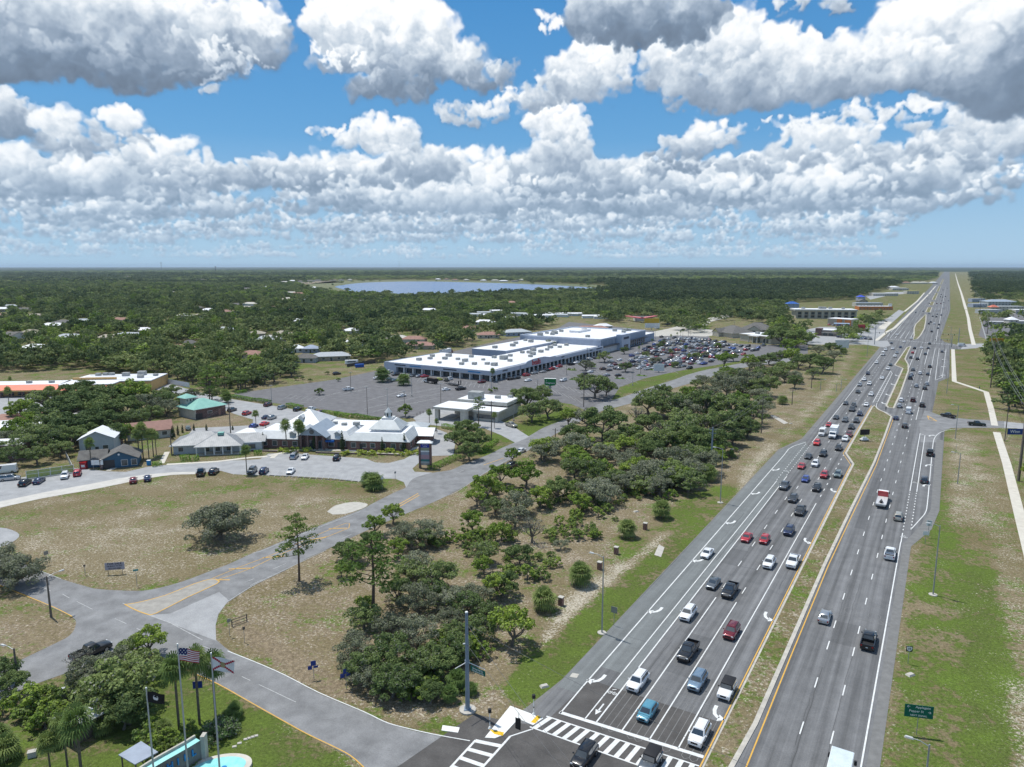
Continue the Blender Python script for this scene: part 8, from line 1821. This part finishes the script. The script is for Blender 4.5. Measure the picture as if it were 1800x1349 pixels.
sign(203,1010,989,3.6,1.5,mat('board_lilac',(.42,.40,.46),.7),'for-sale board on two posts in the dry field',[('FOR SALE',.62,0),('OR BUILD TO SUIT',.34,0),('352-597-5085',.42,0)],R(10),2,'sale_board',tm=M_ltrk,pm=M_woodp,cat='board')
sign(241,1031,1001,.9,.35,mat('teal_sheet',(.05,.28,.27),.5),'small teal street name sign on the field edge',None,.3); sign(83,993,969,.8,.8,M_sback,'back of a stop sign at the far end of the field corner',None,.8); sign(150,1012,993,.4,.4,M_woodp,'brown marker sign by the local road edge',None,.4); sign(672,862,837,.7,.9,M_ltr,'white sign post at the edge of the dry field',None,.3); sign(695,845,829,.6,.6,M_sback,'stop sign back at the plaza exit',None,.8)
sign(404,1119,1088,.6,.6,M_sback,'sign back at the rounded road corner',None,.6); sign(430,1130,1102,.4,.5,M_woodp,'brown marker behind the rounded road corner',None,.6); sign(1680,797,782,0.1,0.1,M_sback,'thin marker stake in the right verge'); 
# tenant sign of the plaza
p,H=height_for(748,823,774); e=empty('tenant_sign',p,R(-3),'brick roadside sign with stacked tenant panels and small white roof','sign'); 
bbox(e,'pillar',-1.9,-1.35,-.6,.6,0,H-.7,M_brickD); bbox(e,'pillar',1.35,1.9,-.6,.6,0,H-.7,M_brickD); bbox(e,'frame',-1.35,1.35,-.35,.35,1.0,H-.8,M_sback); hip(e,'roof',-2.1,2.1,-.8,.8,H-.68,.7,M_whitemetal,.25)
pz=H-.9
for (h,m,t_) in ((1.35,mat('panel_blue',(.03,.05,.35),.5),'PLAZA'),(.9,mat('panel_sage',(.30,.34,.24),.6),None),(.45,MATS['letter_white'],None),(.85,mat('panel_slate',(.30,.33,.40),.6),None),(1.35,mat('panel_rose',(.42,.28,.32),.6),None),(.7,mat('panel_teal',(.05,.20,.20),.6),None),(.5,mat('panel_pale',(.40,.46,.47),.6),None)):
    bbox(e,'tenant_panel',-1.3,1.3,-.42,-.36,pz-h+.05,pz,m); 
    if t_: text_mesh(e,'Spring Hill',.42,M_ltr,(0,-.44,pz-.42),(R(90),0,0),'lettering',.004); text_mesh(e,t_,.4,M_ltr,(0,-.44,pz-.95),(R(90),0,0),'lettering',.004)
    pz-=h
# pharmacy pole sign
p,H=height_for(967,694,666); e=empty('pole_sign',p,R(-8),'rounded green store sign with white lettering on a grey pole','sign'); MB().box(0,0,0,.9,.7,H-3.2).build('pole',M_pole,e)
b=MB(); pr=[(-2.7,H-2.6),(-2.1,H-3.1),(0,H-3.4),(2.1,H-3.1),(2.7,H-2.6),(2.7,H),(-2.7,H)]; n=7; b.add([(x,-.6,z) for x,z in pr]+[(x,.6,z) for x,z in pr],[tuple(range(n)),tuple(range(n,2*n))[::-1]]+[(k,n+k,n+(k+1)%n,(k+1)%n) for k in range(n)]); b.build('panel',mat('store_green',(.015,.20,.05),.5),e); text_mesh(e,'Walgreens',1.0,M_ltr,(0,-.65,H-2.0),(R(90),0,0),'lettering',.01,.02); text_mesh(e,'/',1.2,M_ltr,(-1.7,-.65,H-.9),(R(90),0,0),'lettering',.01,.02); MB().box(0,0,H,5.5,1.3,.12).build('top_cap',M_ltr,e)
# roadside pole signs far away
def psign(px,py,topy,w,h,m,label,m2=None,h2=0,txt=None):
    p,H=height_for(px,py,topy); e=empty('pole_sign',p,0,label,'sign'); tubeobj('pole',(0,0,0),(0,0,H-h),.35,.3,M_pole,e); bbox(e,'panel',-w/2,w/2,-.3,.3,H-h,H,m)
    if m2: bbox(e,'lower_panel',-w/2+.8,w/2+.8,-.32,.28,H-h-h2,H-h-.02,m2)
    if txt: text_mesh(e,txt,h*.5,M_ltr,(0,-.35,H-h/2),(R(90),0,0),'lettering',.01)
psign(1749,628,595,9,2.4,mat('sign_amber',(.50,.25,.02),.5),'pole sign with amber top and dark red panel',mat('sign_crimson',(.26,.015,.03),.5),4.6); psign(1513,592,571,6,5,mat('sign_scarlet',(.55,.06,.07),.5),'square scarlet restaurant sign on a pole')
psign(1145,580,560,14,4.5,mat('sign_mustard',(.55,.36,.03),.5),'mustard yellow drive-in sign over a white reader board',M_whtrim,4.5); psign(1479,617,598,10,6,M_whtrim,'pale blank pylon board left of the far crossing'); psign(1564,545,534,5,3.5,M_whtrim,'small white pole sign up the highway'); psign(1158,655,640,6,4,M_whtrim,'white low board at the edge of the car park')
# blue banner and right edge bits
p=P(1786,772); e=empty('banner',p,R(-4),'blue roadside banner with white lettering at the right edge','banner'); bbox(e,'post',-3.2,-3.1,0,.1,0,3.8,M_woodp); bbox(e,'post',3.1,3.2,0,.1,0,3.8,M_woodp); bbox(e,'cloth',-3.1,3.1,-.04,0,1.6,3.7,mat('banner_blue',(.01,.05,.22),.6)); text_mesh(e,'Winn',1.5,M_ltr,(-.6,-.06,2.65),(R(90),0,0),'lettering',.004,.02)
# portable message board
p=P(1519,776); e=empty('message_board',p,R(8),'portable black message board on a white trailer in the median','message board'); MB().box(0,0,.5,2.6,1.5,.35).build('trailer_bed',M_ltr,e); MB().box(0,0,.85,1.6,1.0,.6).build('control_box',M_ltr,e); tubeobj('mast',(0,0,1.2),(0,0,2.4),.09,.09,M_pole,e); MB().box(0,0,2.3,3.4,.3,1.9).build('display',M_blackm,e)
for sg in (-1,1): tubeobj('wheel',(sg*1.35,0,.3),(sg*1.55,0,.3),.3,.3,M_tyre,e,12)
# brick gate pillars on the sand track
for (x,y,w_) in ((986,1064,'nearest to the camera, beside a palmetto'),(1054,1001,'second from the camera'),(1083,974,'third from the camera'),(1134,931,'fourth, beside the fan palmetto'),(1286,798,'farthest, at the dark wood edge')):
    p=P(x,y); e=empty('brick_pillar',p,HWY,'square brick pillar on the sand track, '+w_,'pillar','brick pillars on the sand track'); MB().box(0,0,0,.8,.8,1.5).build('shaft',M_brick,e); MB().box(0,0,1.5,.95,.95,.12).build('cap',M_conc,e)
# ---- fences
def fence(a,b,h,label,m,gap=3.0,rail=True,panel=None,name='fence'):
    A=P(*a);B=P(*b);L_=(B-A).length; e=empty(name,A,math.atan2(B.y-A.y,B.x-A.x),label,'fence'); n=max(1,int(L_/gap))
    for k in range(n+1): MB().box(L_*k/n,0,0,.14,.14,h+.1).build('post',m,e)
    if rail:
        for z in (.15,h*.55,h-.08): MB().box(L_/2,0,z,L_,.06,.1).build('rail',m,e)
    if panel: MB().box(L_/2,.02,.1,L_,.04,h-.15).build('panel',panel,e)
    return e
fence((47,843),(130,831),2.4,'white-framed dog-run fence with bright green slatted panels',M_whtrim,2.6,True,mat('green_mesh',(.30,.38,.05),.8,0,(.40,.42,.25),1.5)); fence((130,831),(115,800),1.6,'pale picket fence running back from the dog run',M_whtrim,2.5,True,mat('pale_picket',(.45,.45,.42),.8))
fence((278,672),(333,682),2.6,'long white wall behind the green-roofed building',M_whtrim,6,False,M_wwall); fence((428,672),(482,660),2.4,'white vinyl fence behind the entrance of the lot',M_whtrim,4,False,M_wwall); fence((610,646),(660,638),2.0,'dark board fence behind the lot lawn',M_woodp,3,True,mat('dark_boards',(.09,.08,.07),.9)); fence((730,640),(700,648),1.8,'dark fence section left of the semi-trailer',M_woodp,3,True,MATS['dark_boards'])
fence((1746,640),(1722,560),2.2,'long pale wall right of the sidewalk beyond the crossing',M_whtrim,6,False,M_wwall); fence((434,1092),(408,1102),1.2,'low wooden barrier at the field corner',M_woodp,2.5)
fence((733,731),(770,718),1.1,'low bollard fence beside the bank lane',M_woodp,2.2,False)
p=P(148,824); e=empty('kiosk',p,.1,'small red kiosk beside the blue cottage','kiosk'); MB().box(0,0,0,1.6,1.2,2.0).build('body',PC['red'],e); MB().box(0,0,2.0,1.9,1.5,.15).build('roof',PC['bright red'],e); MB().box(0,-.62,.6,1.0,.04,.7).build('notice',M_ltr,e)
sign(172,826,809,3.4,1.5,M_ltr,'white notice board on posts in front of the blue cottage',None,.08,2,'notice_board'); p=P(262,818); e=empty('ice_box',p,0,'small bright blue cabinet by the palms','cabinet'); MB().box(0,0,0,1.0,.8,1.5).build('body',mat('cabinet_blue',(.02,.25,.55),.5),e); MB().box(0,0,1.5,1.1,.9,.08).build('lid',M_ltr,e)
p=P(632,646); e=empty('dumpster',p,.4,'bright blue dumpster on the lawn behind the lot','dumpster'); MB().box(0,0,.2,5,2.4,1.8,0,None,1.04).build('body',mat('dumpster_blue',(.02,.10,.42),.5),e); MB().box(0,0,.0,4.6,2.0,.2).build('base',M_blackm,e)
p=P(618,641); e=empty('caravan',p,.3,'white caravan parked behind the trees left of the mall','caravan'); MB().box(0,0,.5,8,2.4,2.3,0,None,.96).build('body',M_boxw,e); MB().box(0,-1.22,1.5,5,.04,.7).build('window',M_win,e)
for sg in (-1,1): tubeobj('wheel',(sg*.6,-1.25,.4),(sg*.6,-1.05,.4),.38,.38,M_tyre,e,12)
# wheel stops along the front row
for i in range(14):
    f=i/13; q=P(478+f*158,836.5+f*11); o=MB().box(0,0,Z0,1.7,.16,.14,0,None,.92).build('wheel_stop',mat('weathered_stop',(.16,.155,.15),.9)); o.location=(q.x,q.y,0); o.rotation_euler=(0,0,headpx((478,836.5),(636,847.5))); tag(o,'concrete wheel stop, %s from the left in the plaza front row'%(ordinal(i+1) if i else 'first'),'wheel stop','wheel stops')
# ---- park shelters
def shelter(q4,z,label,rm,wall=True):
    c=sum((P(*a,z) for a in q4),Vector())/4; c.z=0; e=empty('picnic_shelter',c,0,label,'shelter'); pts=[P(*a,z)-c for a in q4]
    b=MB(); b.prism([(p.x,p.y) for p in pts],z-.12,z,rm); b.build('roof',rm,e)
    for p in pts: q=p*.84; tubeobj('post',(q.x,q.y,0),(q.x,q.y,z-.12),.09,.09,M_woodp,e,6)
    if wall: b=MB(); b.prism([(p.x*.7,p.y*.7) for p in pts],0,z-.3,None); b.build('store_wall',mat('brown_boards',(.12,.10,.085),.9),e)
shelter([(92,1263),(150,1241),(186,1252),(127,1284)],2.7,'small shelter with pale corrugated metal roof under the trees',M_whitemetal); shelter([(208,1327),(248,1303),(278,1322),(237,1344)],2.6,'low shelter with grey-blue sheet roof near the fountain wall',mat('grey_blue_sheet',(.33,.38,.46),.5),False)
p=P(112,1228); e=empty('utility_cabinet',p,.3,'grey electric cabinet between the shrubs','cabinet'); MB().box(0,0,0,.7,.5,1.6).build('body',M_pole,e); MB().box(0,-.27,.9,.4,.03,.5).build('meter',M_sback,e)
p=P(57,1330); e=empty('stone_block',p,.4,'small grey stone block on the grass at the lower left','block'); MB().box(0,0,0,.9,.7,.7,0,None,.9).build('stone',M_conc,e); MB().box(0,0,.7,.95,.75,.06).build('cap',M_conc,e)
# ---- fountain wall with letters and pool
wp=[P(355,1341),P(338,1352),P(318,1364),P(296,1377),P(272,1392),P(244,1412)]; c=wp[0].copy(); fw=empty('fountain_wall',c,0,'curved grey fountain wall with blue letters and a turquoise water trough on top','fountain wall'); hw_=3.0
pts=smooth_line([(q.x-c.x,q.y-c.y) for q in wp],4); 
def off(pts,d):
    o=[]
    for i in range(len(pts)):
        a=Vector(pts[max(0,i-1)]);b_=Vector(pts[min(len(pts)-1,i+1)]); t_=(b_-a).normalized(); o.append((pts[i][0]-t_.y*d,pts[i][1]+t_.x*d))
    return o
back=off(pts,-.9); b2=off(pts,-1.15)
m_wf=mat('wet_stone_wall',(.12,.115,.115),.5,0,(.20,.19,.19),1.6,5,streak=(1,1,.15)); b=MB(); b.prism(pts+back[::-1],0,hw_,m_wf); o=b.build('wall',m_wf,fw)
m_tw=mat('turquoise_water',(.40,.72,.68),.15,0,(.30,.66,.64),1.2); b=MB(); n=len(pts); b.add([(x,y,hw_+.015) for x,y in pts]+[(x,y,hw_+.015) for x,y in back],[(i,i+1,n+i+1,n+i) for i in range(n-1)]); b.build('trough_water',m_tw,fw)
b=MB(); b.prism(back+b2[::-1],0,hw_+.35,M_curb); b.build('back_rim',M_curb,fw); MB().box(pts[0][0]+.2,pts[0][1]+.5,0,.5,.9,hw_+.45).build('end_pier',M_conc,fw)
txt='SPRING HILL'; tot=0; seg=[0]
for i in range(1,n): tot+=math.dist(pts[i],pts[i-1]); seg.append(tot)
for k,ch in enumerate(txt[::-1]):
    d=1.0+k*.98
    if ch==' ': continue
    j=max(i for i in range(n-1) if seg[i]<=min(d,tot-.01)); f=(d-seg[j])/(seg[j+1]-seg[j]+1e-6); x=pts[j][0]+(pts[j+1][0]-pts[j][0])*f; y=pts[j][1]+(pts[j+1][1]-pts[j][1])*f; t_=Vector((pts[j][0]-pts[j+1][0],pts[j][1]-pts[j+1][1])).normalized(); nrm=Vector((t_.y,-t_.x))
    text_mesh(fw,ch,1.15,mat('letter_azure',(.01,.22,.55),.4),(x+nrm.x*.06,y+nrm.y*.06,2.0),(R(90),0,math.atan2(t_.y,t_.x)),'lettering',.08,.03)
pc=P(383,1356); 
def disc(name,rx,ry,z0,z1,m,e,rot=.3):
    b=MB(); b.prism([(math.cos(a)*rx*math.cos(rot)-math.sin(a)*ry*math.sin(rot),math.cos(a)*rx*math.sin(rot)+math.sin(a)*ry*math.cos(rot)) for a in [k*2*math.pi/40 for k in range(40)]],z0,z1,m); return b.build(name,m,e)
pe=empty('fountain_pool',pc,0,'turquoise pool with broad pale rim below the fountain wall','pool'); disc('rim',3.9,2.5,0,.42,M_walk,pe); disc('water',3.2,1.9,.42,.44,mat('pool_water',(.22,.62,.60),.1,0,(.35,.72,.70),.8),pe); tubeobj('inlet',(.9,-.3,.42),(.9,-.3,.75),.34,.34,MATS['letter_azure'],pe,12)
# stepping stones and rocks near the pool
for i,(x,y) in enumerate([(432,1300),(438,1298),(444,1296),(450,1294),(421,1307),(412,1313)]):
    q=P(x,y); o=MB().box(0,0,0,.55,.4,.08,.3,None,.9).build('stepping_stone',M_conc); o.location=(q.x,q.y,0); tag(o,'pale stepping stone, %s of the row by the flowering shrub'%(ordinal(i+1) if i else 'first'),'stepping stone','stepping stones')
# ---- flags
def flag_mesh(w,h,fn,mats,nx=26,ny=13,amp=.14,droop=.25):
    b=MB(); vs=[];fs=[];mi=[]
    for j in range(ny+1):
        for i in range(nx+1):
            u=i/nx;v=j/ny; vs.append((u*w*.95,math.sin(u*7+v*1.5)*amp*u,-v*h-u*u*droop*h+math.sin(u*5+v)*.05*u))
    for j in range(ny):
        for i in range(nx): k=j*(nx+1)+i; fs.append((k,k+1,k+nx+2,k+nx+1)); mi.append(fn((i+.5)/nx,(j+.5)/ny))
    me=bpy.data.meshes.new('cloth'); me.from_pydata(vs,[],fs)
    for m in mats: me.materials.append(m)
    me.polygons.foreach_set('material_index',mi); me.polygons.foreach_set('use_smooth',[True]*len(fs)); me.update(); return me
F_w=mat('flag_white',(.78,.78,.80),.7); F_r=mat('flag_red',(.42,.02,.05),.7); F_b=mat('flag_blue',(.02,.03,.14),.7); F_k=mat('flag_black',(.015,.015,.02),.7); F_g=mat('flag_seal',(.35,.30,.15),.7)
def us(u,v):
    if u<.42 and v<7/13.: return 2 if (int(u*26)%2 or int(v*13)%2) else (0 if (int(u*26)+int(v*13))%4==0 else 2)
    return 1 if int(v*13)%2==0 else 0
def fl(u,v):
    if ((u-.5)*1.5)**2+(v-.5)**2<.035: return 3
    return 1 if abs((u-.5)-(v-.5))<.085 or abs((u-.5)+(v-.5))<.085 else 0
def bk_(u,v):
    return 0 if ((u-.5)*1.4)**2+(v-.5)**2<.05 and not ((u-.5)**2+(v-.4)**2<.01) else 4
FM=[F_w,F_r,F_b,F_g,F_k]
for (bx_,by_,tx,ty,fn,w,h,lb,lf) in ((335,1400,312,1134,us,2.3,1.5,'left tall flagpole of the park, carrying the striped flag','striped red and white flag with dark blue canton'),(388,1400,371,1150,fl,2.5,1.6,'right tall flagpole beside the palms','white flag with red diagonal cross and centre seal'),(273,1400,257,1211,bk_,1.9,1.3,'shorter flagpole at the left, carrying a dark flag','black flag with white emblem')):
    p,H=height_for(bx_,by_,ty); 
    # keep the pole under its own top pixel
    for _ in range(3):
        q=P(tx,ty,H); p=Vector((q.x,q.y,0)); 
    e=empty('flagpole',p,0,lb,'flagpole','park flagpoles'); tubeobj('pole',(0,0,0),(0,0,H),.12,.07,mat('white_pole',(.55,.58,.62),.4,.3),e,10); b=MB(); b.tube((0,0,H),(0,0,H+.16),.11,.09,10); b.build('finial',M_ltr,e)
    o=bpy.data.objects.new('flag',flag_mesh(w,h,fn,FM)); COL.objects.link(o); o.location=(p.x+.1,p.y,H-.35); o.rotation_euler=(0,R(6),R(8)); tag(o,lf,'flag')
# ---- distant towers
for (x,y,t_,w,lb) in ((284,470,461,3,'pale distant tower on the left horizon'),(379,479,464,3,'dark water-tower-like mast left of the lake'),(702,472,459,1.6,'thin radio mast above the lake'),(1158,471,463,2.0,'short radio mast on the right half of the horizon')):
    p,H=height_for(x,y,t_) if y>476 else (P(x,477),0); 
    if not H:
        p=P(x,476.5); lo,hi=1,400
        for _ in range(30):
            m=(lo+hi)/2; 
            if proj((p.x,p.y,m))[1]>t_: lo=m
            else: hi=m
        H=lo
    e=empty('radio_tower',p,0,lb,'tower','towers on the horizon'); tubeobj('mast',(0,0,0),(0,0,H),w*1.2,w*.7,M_blackm if x<600 and x>300 else M_pole,e,6); tubeobj('platform',(0,0,H*.86),(0,0,H*.97),w*2.2,w*1.6,M_blackm if x<600 and x>300 else M_pole,e,8)
# ---- signal masts at the far crossing
for (x,y,t_,ang,lb) in ((1684,609,577,math.pi,'signal pole at the right side of the far crossing'),(1672,611,590,math.pi,'shorter signal pole at the far crossing corner'),(1537,606,572,0,'signal pole at the left side of the far crossing')):
    p,H=height_for(x,y,t_); e=empty('signal_pole',p,HWY+(math.pi/2 if ang else -math.pi/2),lb,'signal pole','far crossing signals'); tubeobj('pole',(0,0,0),(0,0,H),.3,.2,M_pole,e); tubeobj('mast_arm',(0,0,H*.62),(11,0,H*.66),.12,.08,M_pole,e)
    for k in (3,7,10.5): MB().box(k,0,H*.66-1.2,.35,.35,1.1).build('signal_head',M_blackm,e)
# ---- people far away: one skinned body each
def person(px,py,label,top,trousers,rz=0,bike=False):
    p=P(px,py); me=bpy.data.meshes.new('person'); V=[(0,0,.92),(0,0,1.15),(0,0,1.42),(0,0,1.52),(0,0,1.66),(.2,0,1.40),(.27,.04,1.12),(.25,.16,.90),(-.2,0,1.40),(-.27,-.02,1.12),(-.26,.08,.88),(.10,0,.88),(.11,.06,.48),(.11,.0,.06),(-.10,0,.88),(-.12,-.08,.48),(-.11,-.16,.08),(.11,.14,.04),(-.11,-.02,.05)]
    E_=[(0,1),(1,2),(2,3),(3,4),(2,5),(5,6),(6,7),(2,8),(8,9),(9,10),(0,11),(11,12),(12,13),(0,14),(14,15),(15,16),(13,17),(16,18)]
    me.from_pydata(V,E_,[]); o=bpy.data.objects.new('person',me); COL.objects.link(o); o.location=p; o.rotation_euler=(0,0,rz); md=o.modifiers.new('skin','SKIN'); 
    RR=[.15,.14,.15,.06,.105,.06,.045,.03,.06,.045,.03,.09,.065,.045,.09,.065,.045,.04,.04]
    for i,r in enumerate(RR): me.skin_vertices[0].data[i].radius=(r,r)
    me.skin_vertices[0].data[0].use_root=True; sb=o.modifiers.new('s','SUBSURF'); sb.levels=1; me.materials.append(top); tag(o,label,'person')
    b=MB(); b.tube((0,0,.55),(0,0,.98),.17,.16,10); b.build('trousers',trousers,o); return o
person(1721.5,684.5,'person in dark clothes walking where the diagonal sidewalk meets the shrubs',F_b,F_k,1.0); person(1557,722,'person in black at the gap of the median',F_k,F_k,.4)
# litter of small light stones in the verge is ground colour; a few real ones
for i,(x,y) in enumerate([(957,1207),(1600,1187),(1118,900),(1390,745)]):
    q=P(x,y); b=MB(); b.box(0,0,0,1.3,.8,.25,.4,None,.7); o=b.build('stone',M_conc); o.location=(q.x,q.y,0); tag(o,['pale rock in the grass left of the stop line','white debris piece in the right verge','pale stone by the far palmetto','pale stone by the drain apron'][i],'stone')
# ================================================================ AIR
hb=MB(); hb.box(0,16500,-1.0,84000,45000,130.0); hz_o=hb.build('haze'); tag(hz_o,kind='stuff',label='thin blue summer haze over the whole plain',cat='haze')
hm=bpy.data.materials.new('haze_air'); hm.use_nodes=True; t=hm.node_tree; t.nodes.clear(); o_=t.nodes.new('ShaderNodeOutputMaterial'); v=t.nodes.new('ShaderNodeVolumePrincipled')
v.inputs['Color'].default_value=(.62,.78,.95,1); v.inputs['Density'].default_value=3.2e-5; v.inputs['Anisotropy'].default_value=.2; t.links.new(v.outputs[0],o_.inputs['Volume']); hz_o.data.materials.append(hm)
hm.volume_intersection_method if hasattr(hm,'volume_intersection_method') else None
